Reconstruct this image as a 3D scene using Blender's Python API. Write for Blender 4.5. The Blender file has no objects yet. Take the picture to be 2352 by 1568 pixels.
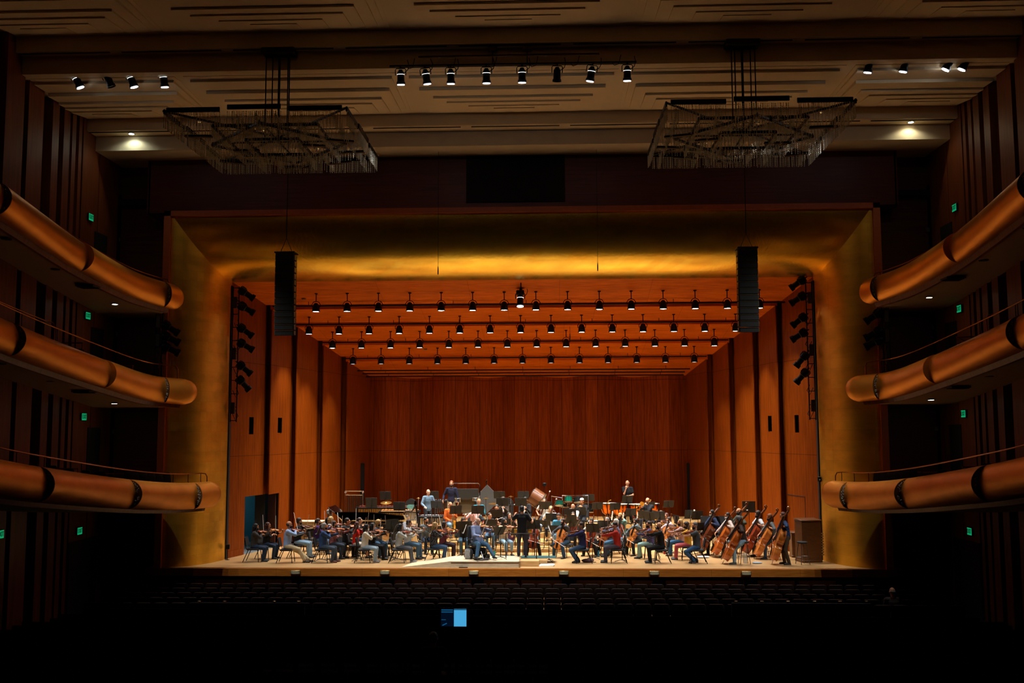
import bpy, math, random
from mathutils import Vector as V, Matrix as MX, Quaternion
import numpy as np
random.seed(7)
PI = math.pi
sc = bpy.context.scene
COL = sc.collection
R = math.radians

# ---------------------------------------------------------------- camera
IMW, IMH, FPX = 2352, 1568, 2240.0
CAM = V((1.04, -33.0, 4.53))
_y, _p, _r = R(2.145), R(5.26), R(-0.19)
_f = V((-math.sin(_y) * math.cos(_p), math.cos(_y) * math.cos(_p), math.sin(_p)))
_rt = V((math.cos(_y), math.sin(_y), 0))
_u = _rt.cross(_f)
_r2 = _rt * math.cos(_r) + _u * math.sin(_r)
_u2 = -_rt * math.sin(_r) + _u * math.cos(_r)
cd = bpy.data.cameras.new('camera')
cam = bpy.data.objects.new('camera', cd)
COL.objects.link(cam)
cd.sensor_width = 36
cd.lens = 36 * FPX / IMW
cd.clip_end = 300
m = MX((_r2, _u2, -_f)).transposed().to_4x4()
m.translation = CAM
cam.matrix_world = m
sc.camera = cam


def at(px, py, Y):
    """survey helper: the point of the place seen at a pixel of the photograph, at depth plane Y"""
    d = _f + _r2 * ((px - IMW / 2) / FPX) + _u2 * ((IMH / 2 - py) / FPX)
    return CAM + d * ((Y - CAM.y) / d.y)


# ---------------------------------------------------------------- materials
def lin(h):
    if isinstance(h, str):
        c = [int(h[i:i + 2], 16) / 255 for i in (0, 2, 4)]
    else:
        return tuple(h[:3]) + (1,)
    return tuple((x / 12.92 if x <= .04045 else ((x + .055) / 1.055) ** 2.4) for x in c) + (1,)


_mats = {}


def mat(name, col, rough=.5, metal=0, noise=.12, scale=20, bump=0, emit=None, estr=0, trans=0, coat=0, spec=.5):
    if name in _mats:
        return _mats[name]
    m = bpy.data.materials.new(name)
    m.use_nodes = True
    nt = m.node_tree
    b = nt.nodes['Principled BSDF']
    c = lin(col)
    b.inputs['Roughness'].default_value = rough
    b.inputs['Metallic'].default_value = metal
    b.inputs['Specular IOR Level'].default_value = spec
    b.inputs['Coat Weight'].default_value = coat
    b.inputs['Transmission Weight'].default_value = trans
    b.inputs['Base Color'].default_value = c
    if noise or bump:
        tc = nt.nodes.new('ShaderNodeTexCoord')
        n = nt.nodes.new('ShaderNodeTexNoise')
        n.inputs['Scale'].default_value = scale
        n.inputs['Detail'].default_value = 4
        nt.links.new(tc.outputs['Object'], n.inputs['Vector'])
        if noise:
            mx = nt.nodes.new('ShaderNodeMix')
            mx.data_type = 'RGBA'
            mx.inputs['A'].default_value = tuple(x * (1 - noise) for x in c[:3]) + (1,)
            mx.inputs['B'].default_value = tuple(min(1, x * (1 + noise)) for x in c[:3]) + (1,)
            nt.links.new(n.outputs['Fac'], mx.inputs['Factor'])
            nt.links.new(mx.outputs['Result'], b.inputs['Base Color'])
        if bump:
            bp = nt.nodes.new('ShaderNodeBump')
            bp.inputs['Strength'].default_value = bump
            bp.inputs['Distance'].default_value = .02
            nt.links.new(n.outputs['Fac'], bp.inputs['Height'])
            nt.links.new(bp.outputs['Normal'], b.inputs['Normal'])
    if emit is not None:
        b.inputs['Emission Color'].default_value = lin(emit)
        b.inputs['Emission Strength'].default_value = estr
    _mats[name] = m
    return m


def wood(name, dark, light, axis='X', bw=.6, seam=.012, rough=.42, tint=.25, gs=(22, 22, 1.2), zseams=(), seamdark=.35, coat=.15, cuts=None):
    """veneered boards: grain, a tint per board and thin joints, all in object space"""
    if name in _mats:
        return _mats[name]
    m = bpy.data.materials.new(name)
    m.use_nodes = True
    nt = m.node_tree
    N, L = nt.nodes.new, nt.links.new
    b = nt.nodes['Principled BSDF']
    b.inputs['Roughness'].default_value = rough
    b.inputs['Coat Weight'].default_value = coat
    b.inputs['Coat Roughness'].default_value = .3
    b.inputs['Specular IOR Level'].default_value = .1 if coat == 0 else .5
    tc = N('ShaderNodeTexCoord')
    oi = N('ShaderNodeObjectInfo')
    mp = N('ShaderNodeMapping')
    mp.inputs['Scale'].default_value = gs
    L(tc.outputs['Object'], mp.inputs['Vector'])
    ad = N('ShaderNodeVectorMath')
    ad.operation = 'ADD'
    L(mp.outputs['Vector'], ad.inputs[0])
    cm = N('ShaderNodeCombineXYZ')
    ml = N('ShaderNodeMath'); ml.operation = 'MULTIPLY'; ml.inputs[1].default_value = 40
    L(oi.outputs['Random'], ml.inputs[0])
    L(ml.outputs[0], cm.inputs[0]); L(ml.outputs[0], cm.inputs[2])
    L(cm.outputs[0], ad.inputs[1])
    n = N('ShaderNodeTexNoise')
    n.inputs['Scale'].default_value = 1
    n.inputs['Detail'].default_value = 6
    n.inputs['Roughness'].default_value = .6
    L(ad.outputs[0], n.inputs['Vector'])
    rp = N('ShaderNodeValToRGB')
    rp.color_ramp.elements[0].position = .3
    rp.color_ramp.elements[0].color = lin(dark)
    rp.color_ramp.elements[1].position = .72
    rp.color_ramp.elements[1].color = lin(light)
    L(n.outputs['Fac'], rp.inputs[0])
    sp = N('ShaderNodeSeparateXYZ')
    L(tc.outputs['Object'], sp.inputs[0])

    def mth(op, a, bv=None):
        q = N('ShaderNodeMath'); q.operation = op
        if isinstance(a, (int, float)): q.inputs[0].default_value = a
        else: L(a, q.inputs[0])
        if bv is not None:
            if isinstance(bv, (int, float)): q.inputs[1].default_value = bv
            else: L(bv, q.inputs[1])
        return q.outputs[0]
    ax = sp.outputs[axis]
    bx = mth('DIVIDE', ax, bw)
    bx = mth('ADD', bx, ml.outputs[0])
    fl = mth('FLOOR', bx)
    fr = mth('FRACT', bx)
    wn = N('ShaderNodeTexWhiteNoise'); wn.noise_dimensions = '1D'
    L(fl, wn.inputs['W'])
    t = mth('MULTIPLY', wn.outputs['Value'], tint)
    t = mth('ADD', t, 1 - tint / 2)
    hv = N('ShaderNodeVectorMath'); hv.operation = 'SCALE'
    L(rp.outputs[0], hv.inputs[0]); L(t, hv.inputs['Scale'])
    sm = mth('LESS_THAN', fr, seam / bw)
    for z in zseams:
        d = mth('ABSOLUTE', mth('SUBTRACT', sp.outputs['Z'], z))
        sm = mth('MAXIMUM', sm, mth('LESS_THAN', d, .011))
    if cuts:
        c2 = mth('FRACT', mth('ADD', mth('DIVIDE', sp.outputs[cuts[0]], cuts[1]), mth('MULTIPLY', wn.outputs['Value'], 3)))
        sm = mth('MAXIMUM', sm, mth('LESS_THAN', c2, seam / cuts[1]))
    k = mth('SUBTRACT', 1, mth('MULTIPLY', sm, 1 - seamdark))
    h2 = N('ShaderNodeVectorMath'); h2.operation = 'SCALE'
    L(hv.outputs[0], h2.inputs[0]); L(k, h2.inputs['Scale'])
    L(h2.outputs[0], b.inputs['Base Color'])
    bp = N('ShaderNodeBump'); bp.inputs['Strength'].default_value = .15; bp.inputs['Distance'].default_value = .004
    L(n.outputs['Fac'], bp.inputs['Height']); L(bp.outputs['Normal'], b.inputs['Normal'])
    _mats[name] = m
    return m


def gold(name, c1, c2, rough, leaf=.35, metal=.85, lo=.5, mort=.004):
    m = bpy.data.materials.new(name)
    m.use_nodes = True
    nt = m.node_tree
    N, L = nt.nodes.new, nt.links.new
    b = nt.nodes['Principled BSDF']
    tc = N('ShaderNodeTexCoord')
    br = N('ShaderNodeTexBrick')
    br.inputs['Scale'].default_value = 1
    br.inputs['Brick Width'].default_value = leaf
    br.inputs['Row Height'].default_value = leaf
    br.inputs['Mortar Size'].default_value = mort
    br.offset = 0
    br.inputs['Color1'].default_value = lin(c1); br.inputs['Color2'].default_value = lin(c2)
    br.inputs['Mortar'].default_value = tuple(x * .9 for x in lin(c2)[:3]) + (1,)
    # map x+y , z so that leaves run over curved faces
    sp = N('ShaderNodeSeparateXYZ'); L(tc.outputs['Object'], sp.inputs[0])
    ad = N('ShaderNodeMath'); L(sp.outputs[0], ad.inputs[0]); L(sp.outputs[1], ad.inputs[1])
    cb = N('ShaderNodeCombineXYZ'); L(ad.outputs[0], cb.inputs[0]); L(sp.outputs[2], cb.inputs[1])
    L(cb.outputs[0], br.inputs['Vector'])
    n = N('ShaderNodeTexNoise'); n.inputs['Scale'].default_value = 1.6; n.inputs['Detail'].default_value = 7
    mp = N('ShaderNodeMapping'); mp.inputs['Scale'].default_value = (.5, 1, 1.6)
    L(tc.outputs['Object'], mp.inputs[0]); L(mp.outputs[0], n.inputs['Vector'])
    mx = N('ShaderNodeMix'); mx.data_type = 'RGBA'; mx.blend_type = 'MULTIPLY'; mx.inputs['Factor'].default_value = .7
    rp = N('ShaderNodeValToRGB'); rp.color_ramp.elements[0].color = (lo, lo * .97, lo * .94, 1); rp.color_ramp.elements[0].position = .35
    rp.color_ramp.elements[1].color = (1, 1, 1, 1); rp.color_ramp.elements[1].position = .6
    L(n.outputs['Fac'], rp.inputs[0]); L(br.outputs['Color'], mx.inputs['A']); L(rp.outputs[0], mx.inputs['B'])
    L(mx.outputs['Result'], b.inputs['Base Color'])
    b.inputs['Metallic'].default_value = metal
    b.inputs['Roughness'].default_value = rough
    n2 = N('ShaderNodeTexNoise'); n2.inputs['Scale'].default_value = 9; n2.inputs['Detail'].default_value = 5
    L(tc.outputs['Object'], n2.inputs['Vector'])
    bp = N('ShaderNodeBump'); bp.inputs['Strength'].default_value = .12; bp.inputs['Distance'].default_value = .03
    L(n2.outputs['Fac'], bp.inputs['Height']); L(bp.outputs[0], b.inputs['Normal'])
    return m


# ---------------------------------------------------------------- mesh builder
class MB:
    def __init__(s):
        s.v = []; s.f = []; s.m = []; s.M = MX.Identity(4); s.mi = 0

    def add(s, vs, fs):
        o = len(s.v)
        M = s.M
        s.v += [tuple(M @ V(v)) for v in vs]
        s.f += [tuple(o + i for i in f) for f in fs]
        s.m += [s.mi] * len(fs)
        return s

    def box(s, c, d, rot=None):
        x, y, z = d[0] / 2, d[1] / 2, d[2] / 2
        vs = [V((a * x, b * y, e * z)) for a in (-1, 1) for b in (-1, 1) for e in (-1, 1)]
        if rot is not None:
            vs = [rot @ v for v in vs]
        vs = [v + V(c) for v in vs]
        return s.add(vs, [(0, 1, 3, 2), (4, 6, 7, 5), (0, 4, 5, 1), (2, 3, 7, 6), (0, 2, 6, 4), (1, 5, 7, 3)])

    def bbox(s, lo, hi):
        return s.box([(lo[i] + hi[i]) / 2 for i in range(3)], [hi[i] - lo[i] for i in range(3)])

    def cbox(s, c, d, b=.01, rot=None):
        """box with chamfered edges"""
        x, y, z = d[0] / 2, d[1] / 2, d[2] / 2
        b = min(b, x * .9, y * .9, z * .9)
        vs = []; fs = []
        idx = {}
        for sx in (-1, 1):
            for sy in (-1, 1):
                for sz in (-1, 1):
                    for k in range(3):
                        p = [sx * x, sy * y, sz * z]
                        for j in range(3):
                            if j != k: p[j] -= (sx, sy, sz)[j] * b
                        idx[(sx, sy, sz, k)] = len(vs)
                        vs.append(V(p))
        for k in range(3):
            i, j = [(1, 2), (2, 0), (0, 1)][k]
            for sg in (-1, 1):
                q = []
                for a, c2 in ((-1, -1), (1, -1), (1, 1), (-1, 1)):
                    t = [0, 0, 0]; t[k] = sg; t[i] = a; t[j] = c2
                    q.append(idx[tuple(t) + (k,)])
                fs.append(q if sg > 0 else q[::-1])
        for k in range(3):
            i, j = [(1, 2), (2, 0), (0, 1)][k]
            for a in (-1, 1):
                for c2 in (-1, 1):
                    t0 = [0, 0, 0]; t0[i] = a; t0[j] = c2; t0[k] = -1
                    t1 = list(t0); t1[k] = 1
                    fs.append([idx[tuple(t0) + (i,)], idx[tuple(t1) + (i,)], idx[tuple(t1) + (j,)], idx[tuple(t0) + (j,)]])
        for sx in (-1, 1):
            for sy in (-1, 1):
                for sz in (-1, 1):
                    fs.append([idx[(sx, sy, sz, k)] for k in range(3)])
        if rot is not None: vs = [rot @ v for v in vs]
        return s.add([v + V(c) for v in vs], fs)

    def loft(s, rings, cap=True, closed=True):
        n = len(rings[0]); vs = [p for r in rings for p in r]; fs = []
        for i in range(len(rings) - 1):
            for j in range(n if closed else n - 1):
                a, b = i * n + j, i * n + (j + 1) % n
                fs.append((a, b, b + n, a + n))
        if cap and closed:
            fs.append(tuple(range(n))[::-1])
            fs.append(tuple(range((len(rings) - 1) * n, len(rings) * n)))
        return s.add(vs, fs)

    def tube(s, pts, r, n=8, cap=True, flat=1.0, up=None):
        pts = [V(p) for p in pts]
        if not isinstance(r, (list, tuple)): r = [r] * len(pts)
        rings = []
        prev = None
        for i, p in enumerate(pts):
            a = pts[max(0, i - 1)]; b = pts[min(len(pts) - 1, i + 1)]
            t = (b - a).normalized() if (b - a).length > 1e-9 else V((0, 0, 1))
            if prev is None:
                u = V(up) if up is not None else (V((0, 0, 1)) if abs(t.z) < .9 else V((1, 0, 0)))
            else:
                u = prev
            u = (u - t * u.dot(t)).normalized()
            prev = u
            w = t.cross(u)
            rings.append([p + (u * math.cos(2 * PI * k / n) * flat + w * math.sin(2 * PI * k / n)) * r[i] for k in range(n)])
        return s.loft(rings, cap)

    def cyl(s, p0, p1, r, n=12): return s.tube([p0, p1], r, n)

    def lathe(s, prof, n=20, c=(0, 0, 0), M=None):
        """prof: (r,z) from bottom to top around local z"""
        rings = []
        for r, z in prof:
            rings.append([V((max(r, 1e-4) * math.cos(2 * PI * k / n), max(r, 1e-4) * math.sin(2 * PI * k / n), z)) for k in range(n)])
        if M is not None: rings = [[M @ p for p in q] for q in rings]
        rings = [[p + V(c) for p in q] for q in rings]
        return s.loft(rings)

    def ell(s, c, r, n=12, mr=None, lo=-1.0, hi=1.0):
        rings = []
        k2 = max(5, n // 2 + 1)
        for i in range(k2 + 1):
            t = lo + (hi - lo) * i / k2
            a = t * PI / 2
            z = math.sin(a); q = max(math.cos(a), 1e-3)
            ring = [V((q * math.cos(2 * PI * j / n) * r[0], q * math.sin(2 * PI * j / n) * r[1], z * r[2])) for j in range(n)]
            if mr is not None: ring = [mr @ p for p in ring]
            rings.append([p + V(c) for p in ring])
        return s.loft(rings)

    def caps(s, p0, p1, r0, r1, n=12):
        """tapered capsule"""
        p0, p1 = V(p0), V(p1)
        d = p1 - p0
        if d.length < 1e-6: d = V((0, 0, 1e-3))
        t = d.normalized()
        pts = []; rr = []
        for a in (-80, -50, -20): pts.append(p0 + t * r0 * math.sin(R(a))); rr.append(r0 * math.cos(R(a)))
        pts.append(p0); rr.append(r0); pts.append(p1); rr.append(r1)
        for a in (20, 50, 80): pts.append(p1 + t * r1 * math.sin(R(a))); rr.append(r1 * math.cos(R(a)))
        u = V((0, 0, 1)) if abs(t.z) < .9 else V((1, 0, 0))
        u = (u - t * u.dot(t)).normalized(); w = t.cross(u)
        rings = [[p + (u * math.cos(2 * PI * k / n) + w * math.sin(2 * PI * k / n)) * q for k in range(n)] for p, q in zip(pts, rr)]
        return s.loft(rings)

    def prism(s, poly, z0, z1, M=None):
        """closed 2D outline extruded along local z"""
        a = [V((p[0], p[1], z0)) for p in poly]; b = [V((p[0], p[1], z1)) for p in poly]
        if M is not None: a = [M @ p for p in a]; b = [M @ p for p in b]
        return s.loft([a, b])

    def mesh(s, name, mats, smooth=True, angle=38):
        me = bpy.data.meshes.new(name)
        me.from_pydata(s.v, [], s.f)
        if not isinstance(mats, (list, tuple)): mats = [mats]
        for m in mats: me.materials.append(m)
        if len(mats) > 1: me.polygons.foreach_set('material_index', s.m)
        import bmesh
        bm = bmesh.new(); bm.from_mesh(me)
        bmesh.ops.recalc_face_normals(bm, faces=bm.faces)
        bm.to_mesh(me); bm.free()
        if smooth:
            me.shade_smooth()
            me.set_sharp_from_angle(angle=R(angle))
        return me

    def build(s, name, mats, parent=None, smooth=True, loc=None, angle=38):
        o = bpy.data.objects.new(name, s.mesh(name, mats, smooth, angle))
        COL.objects.link(o)
        if parent is not None: o.parent = parent
        if loc is not None: o.location = loc
        return o


def tag(o, label, cat, group=None):
    o['label'] = label; o['category'] = cat
    if group: o['group'] = group
    return o


def struct(o):
    o['kind'] = 'structure'; return o


def empty(name, label=None, cat=None, group=None, loc=(0, 0, 0), rz=0, M=None):
    o = bpy.data.objects.new(name, None); COL.objects.link(o)
    o.empty_display_size = .2
    if M is not None: o.matrix_world = M
    else:
        o.location = loc; o.rotation_euler = (0, 0, rz)
    if label: tag(o, label, cat, group)
    return o


KIDS = {}


def copy_tree(src, M=None, loc=None, rz=None, label=None, cat=None, group=None):
    """copy a thing, its parts and their sub-parts; mesh data stay shared"""
    def rec(o, par):
        c = o.copy(); COL.objects.link(c)
        if par is not None: c.parent = par; c.matrix_parent_inverse = o.matrix_parent_inverse
        for k in KIDS.get(o.name, ()): rec(k, c)
        return c
    c = rec(src, None)
    if M is not None: c.matrix_world = M
    if loc is not None: c.location = loc
    if rz is not None: c.rotation_euler = (0, 0, rz)
    for k, val in (('label', label), ('category', cat), ('group', group)):
        if val: c[k] = val
    return c


class Proto:
    """builds the first of a kind; the first use moves it, later uses copy it"""
    def __init__(s, root):
        s.root = root; s.used = False

        def reg(o):
            ks = [k for k in bpy.data.objects if k.parent == o]
            KIDS[o.name] = ks
            for k in ks: reg(k)
        reg(root)

    def put(s, label, cat, group=None, M=None, loc=None, rz=None):
        if not s.used:
            s.used = True; o = s.root
            if M is not None: o.matrix_world = M
            if loc is not None: o.location = loc
            if rz is not None: o.rotation_euler = (0, 0, rz)
            tag(o, label, cat, group)
            return o
        return copy_tree(s.root, M, loc, rz, label, cat, group)


ORD = ['', 'first', 'second', 'third', 'fourth', 'fifth', 'sixth', 'seventh', 'eighth', 'ninth', 'tenth', 'eleventh', 'twelfth',
       'thirteenth', 'fourteenth', 'fifteenth', 'sixteenth', 'seventeenth', 'eighteenth', 'nineteenth']
TENS = {20: 'twent', 30: 'thirt', 40: 'fort', 50: 'fift'}


def ordw(n):
    if n < 20: return ORD[n]
    t, u = n // 10 * 10, n % 10
    return TENS[t] + 'ieth' if u == 0 else TENS[t] + 'y-' + ORD[u]


def frame(o, y, z=(0, 0, 1), s=1.0):
    """matrix with origin o, local +Y along y, local Z near z"""
    y = V(y).normalized(); z = V(z)
    x = y.cross(z).normalized(); z = x.cross(y)
    m = MX((x, y, z)).transposed().to_4x4() @ MX.Scale(s, 4)
    m.translation = V(o)
    return m


# ---------------------------------------------------------------- palette
BLK = mat('black_metal', '141414', .45, .6, 0)
BLKM = mat('black_matte', '0e0d0c', .8, 0, .1)
CHAIRF = mat('black_upholstery', '15161a', .75, 0, .15, 60, .2)
CHROME = mat('chrome', 'd0d0d4', .15, 1, 0)
STEEL = mat('grey_steel', '6c6c6e', .35, .9, .1)
GREY = mat('grey_paint', '5c5b57', .6, 0, .1)
PAPER = mat('paper', 'e9e4d6', .8, 0, .04)
STANDM = mat('stand_metal', '2b2822', .55, .3, .1, 30)
LENS = mat('lamp_lens', 'ffffff', .3, 0, 0, emit='f2f6ff', estr=18)
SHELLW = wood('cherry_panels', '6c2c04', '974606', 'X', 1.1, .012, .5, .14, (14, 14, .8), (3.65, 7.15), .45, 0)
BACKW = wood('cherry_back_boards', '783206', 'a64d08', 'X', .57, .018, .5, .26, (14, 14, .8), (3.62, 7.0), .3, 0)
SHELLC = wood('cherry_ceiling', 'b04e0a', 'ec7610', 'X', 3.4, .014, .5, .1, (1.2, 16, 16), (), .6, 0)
HALLW = wood('hall_wall_panels', '5e2c0e', '854318', 'X', 1.4, .012, .5, .12, (14, 14, .6), (), .5)
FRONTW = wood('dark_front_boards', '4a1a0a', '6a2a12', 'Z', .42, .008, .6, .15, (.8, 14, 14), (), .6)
FLOORW = wood('maple_floor', 'ae8452', 'd0aa76', 'Y', .115, .003, .32, .16, (1.3, 26, 26), (), .6, .25, ('X', 2.4))
OAK = wood('oak_front', 'ac5c14', 'd6822a', 'X', 2.9, .01, .45, .1, (2, 14, 30), (), .5)
RISER = wood('riser_wood', '9c7846', 'bc965e', 'X', 1.2, .008, .4, .15, (3, 14, 14), (), .55)
PLY = wood('pale_ply', 'cdb48c', 'e6d3b0', 'X', 1.2, .006, .5, .08, (3, 10, 10), (), .7)
PLASTER = mat('ceiling_plaster', 'dcc6a0', .85, 0, .05, 3, .1)
TRIM = mat('orange_trim_wood', 'b4551c', .5, 0, .2, 8)
GOLD = gold('gold_leaf', 'ffd650', 'f8c440', .27, .35, .92, .74)
GOLDC = gold('gold_leaf_column', 'ffc644', 'f6b838', .42, .35, .85, .78)
GOLDB = gold('balcony_gold', 'ec9c38', 'ec9c38', .46, .5, .8, .86, 0)
# ================================================================ the stage house
aW = lambda Y: 11.2 - .25 * Y
zC = lambda Y: 10.04 - .24 * (Y - 2.4)
FLOOR_Z = -1.25

# stage floor: trapezoid platform with a wooden front
b = MB()
ys = [(-12.6, .0), (12.6, .0), (12.6, .6), (aW(.6) + 1.2, .6), (aW(15) + .6, 15.5), (-aW(15) - .6, 15.5), (-aW(.6) - 1.2, .6), (-12.6, .6)]
b.prism(ys, -.12, 0)
struct(b.build('floor', FLOORW, None, False))
b = MB()
b.bbox((-10.95, -.06, -.27), (10.95, .0, -.02))
o = struct(b.build('trim_1', OAK, None, False)); o['label'] = 'oak edge board along the front of the stage'
b = MB()
for s in (-1, 1):
    b.bbox((min(s * 10.97, s * 12.6), -.05, -.27), (max(s * 10.97, s * 12.6), .0, -.02))
    b.bbox((min(s * 10.8, s * 10.97), -.03, -.27), (max(s * 10.8, s * 10.97), .0, -.02))
struct(b.build('trim_2', HALLW, None, False))
# recessed lower front of the platform with brackets
b = MB()
b.bbox((-12.6, .55, FLOOR_Z), (12.6, .65, -.12))
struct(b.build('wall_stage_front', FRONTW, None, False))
b = MB()
for k in range(12):
    x0 = -11.1 + k * 1.85
    b.bbox((x0 + .08, .38, -.62), (x0 + 1.77, .42, -.45))
struct(b.build('trim_3', OAK, None, False))
b = MB()
for k in range(7):
    x = -7.45 + k * 3.03
    if x < 11: b.bbox((x - .2, .1, -.62), (x + .2, .4, -.27))
struct(b.build('trim_4', BLKM, None, False))

# gold-rimmed plates let into the stage edge
b = MB(); b.cbox((0, -.075, -.145), (.33, .03, .14), .008); pl = MB()
proot = empty('floor_pocket_plate')
b.build('rim', mat('brass', 'cfa96a', .3, .9), proot)
p2 = MB(); p2.cbox((0, -.088, -.145), (.29, .02, .105), .004); p2.build('cover', mat('plate_grey', 'c0b48a', .7, 0), proot)
for x, z in ((-.12, -.11), (.12, -.11), (-.12, -.18), (.12, -.18)):
    p3 = MB(); p3.lathe([(.0, 0), (.008, 0), (.008, .006), (0, .007)], 8, (x, -.098, z), MX.Rotation(R(90), 3, 'X')); p3.build('screw', BLK, proot)
PP = Proto(proot)
for i, px in enumerate((679, 884, 1088, 1295, 1503, 1714)):
    PP.put('grey floor pocket plate with brass rim, %s from left on the stage edge' % ORD[i + 1], 'plate', 'plates on the stage edge', loc=(at(px, 1314, -.06).x, 0, 0))

# ---- shell: side panels, slots between them, back wall, ceiling panels
def slant_wall(name, x0, y0, x1, y1, zt0, zt1, th, m, zb=0, holes=()):
    """vertical slab from (x0,y0) to (x1,y1); its thickness th lies to the left of the direction of travel"""
    L = math.hypot(x1 - x0, y1 - y0)
    ang = math.atan2(y1 - y0, x1 - x0)
    b = MB()
    cols = sorted({0, L} | {h[0] for h in holes} | {h[1] for h in holes})
    for a, c in zip(cols, cols[1:]):
        hz = [(h[2], h[3]) for h in holes if h[0] <= a and c <= h[1]]
        zt = lambda x: zt0 + (zt1 - zt0) * x / L
        segs = []
        z = zb
        for h0, h1 in sorted(hz):
            if h0 > z: segs.append((z, z, h0, h0))
            z = h1
        segs.append((z, z, zt(a), zt(c)))
        for za, zc, ta, tc in segs:
            b.add([(a, 0, za), (c, 0, zc), (c, 0, tc), (a, 0, ta), (a, th, za), (c, th, zc), (c, th, tc), (a, th, ta)],
                  [(0, 1, 2, 3), (7, 6, 5, 4), (0, 4, 5, 1), (1, 5, 6, 2), (2, 6, 7, 3), (3, 7, 4, 0)])
    o = b.build(name, m, None, False)
    o.location = (x0, y0, 0); o.rotation_euler = (0, 0, ang)
    return struct(o)


BR = [2.1, 4.65, 5.15, 6.65, 7.18, 8.9, 9.5, 11.1, 11.8, 14.2]
segs = [(BR[i], BR[i + 1]) for i in range(0, 10, 2)]
# every section steps in towards the stage: (start y, half width, ceiling height) -> (end y, ...)
SEC = []
ys_, as_, zs_ = BR[0], aW(BR[0]), zC(BR[0])
for i_ in range(5):
    ye_ = BR[2 * i_ + 1]
    SEC.append((ys_, as_, zs_, ye_, aW(ye_), zC(ye_)))
    if i_ < 4:
        yn_ = BR[2 * i_ + 2]; ys_ = ye_ + .05; k_ = (33 + ys_) / (33 + yn_)
        as_ = (aW(yn_) + .0) * k_; zs_ = 4.53 + (zC(yn_) - 4.53) * k_
def inner(y):
    """half width and ceiling height of the shell at depth y"""
    for (a, b_, c, d, e, f_) in SEC:
        if y <= d + .05: t = max(0, (y - a) / (d - a)); return b_ + (e - b_) * t, c + (f_ - c) * t
    return e, f_
for s in (-1, 1):
    side = 'left' if s < 0 else 'right'
    for k, (y0, y1) in enumerate(segs):
        y0, x0, zt0_, y1, x1, zt1_ = SEC[k]
        holes = []
        L = math.hypot(x1 - x0, y1 - y0)
        if k == 0:
            holes = [(L * .60, L * .72, 4.45, 5.1)]
            if s < 0: holes.append((L * .53, L, -.01, 2.13))
        if k == 1:
            holes = [(L * .37, L * .58, 4.5, 5.1)]
            if s < 0: holes.append((0, L * .50, -.01, 2.13))
        if s < 0:
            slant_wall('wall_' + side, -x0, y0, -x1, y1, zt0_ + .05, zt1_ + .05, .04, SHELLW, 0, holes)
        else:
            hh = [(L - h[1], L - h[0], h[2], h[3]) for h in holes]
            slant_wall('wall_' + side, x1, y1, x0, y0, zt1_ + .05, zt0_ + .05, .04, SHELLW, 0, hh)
    # narrow returns between the sections, facing the hall
    for k in range(4):
        ye, ae, ze = SEC[k][3:]; yn, an, zn = SEC[k + 1][:3]
        b = MB(); z0 = 2.13 if (s < 0 and k == 0) else 0
        b.prism([(s * (ae + .02), ye - .05), (s * (ae + .05), ye - .05), (s * (ae + .05), yn + .45), (s * (an + .0), yn + .45), (s * (an + .0), yn + .42), (s * (ae + .02), yn + .42)], z0, ze + .05)
        struct(b.build('wall_' + side, SHELLW, None, False))
    b = MB()   # boards at the foot of the shell
    for y0, y1 in segs:
        if s < 0 and y0 < 6: 
            if y0 < 3: y1 = 3.3
            else: continue
        q0, q1 = inner(y0 + .06)[0], inner(y1)[0]
        p = [(s * (q0 - .03), y0 + .06), (s * (q1 - .03), y1), (s * q1, y1), (s * q0, y0 + .06)]
        b.prism(p, 0, .22)
    struct(b.build('baseboard_' + side, SHELLW, None, False))

# dark covers in the four narrow wall openings
for s in (-1, 1):
    for k, (yy, lab) in enumerate(((3.78, 'nearer'), (5.63, 'farther'))):
        b = MB()
        ang = math.atan2(-.25, 1) if s > 0 else math.atan2(.25, 1)
        x = s * (inner(yy)[0] + .035)
        b.M = MX.Translation((x, yy, 4.78)) @ MX.Rotation(math.atan2(s * .25, 1), 4, 'Z')
        b.box((0, 0, 0), (.02, .38 if k else .31, .68))
        for q in range(9): b.box((-s * .02, 0, -.3 + q * .075), (.03, .24, .012), MX.Rotation(s * .5, 3, 'Y'))
        tag(b.build('wall_grille', mat('grille_black', '030303', 1, 0, 0, spec=0), None, False), 'narrow black grille in the %s stage wall, %s of the two' % ('left' if s < 0 else 'right', lab), 'grille', 'narrow wall grilles')

# back wall: a gently waving run of boards
b = MB()
n = 160; x1 = aW(14.2) + .35
pts = []
for i in range(n + 1):
    x = -x1 + 2 * x1 * i / n
    pts.append((x, 14.35 - .32 * math.cos(2 * PI * (x + .15) / 3.55) * min(1, (x1 - abs(x)) / 1.2)))
for i in range(n):
    (xa, ya), (xb, yb) = pts[i], pts[i + 1]
    b.add([(xa, ya, 0), (xb, yb, 0), (xb, yb, 8), (xa, ya, 8), (xa, ya + .15, 0), (xb, yb + .15, 0), (xb, yb + .15, 8), (xa, ya + .15, 8)],
          [(0, 1, 2, 3), (7, 6, 5, 4), (0, 4, 5, 1), (3, 2, 6, 7)])
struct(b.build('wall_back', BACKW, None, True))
for s, nm in ((-1, 1), (1, 2)):  # black strips stand in for the dark slots at the back corners
    b = MB()
    if s < 0: b.bbox((-aW(13.2) + .02, 13.0, 0), (-aW(13.2) + .22, 13.15, 3.05))
    else: b.bbox((aW(14) - .12, 13.9, 0), (aW(14) - .02, 14.05, 3.0))
    o = struct(b.build('trim_%d' % (4 + nm), BLKM, None, False))

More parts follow.
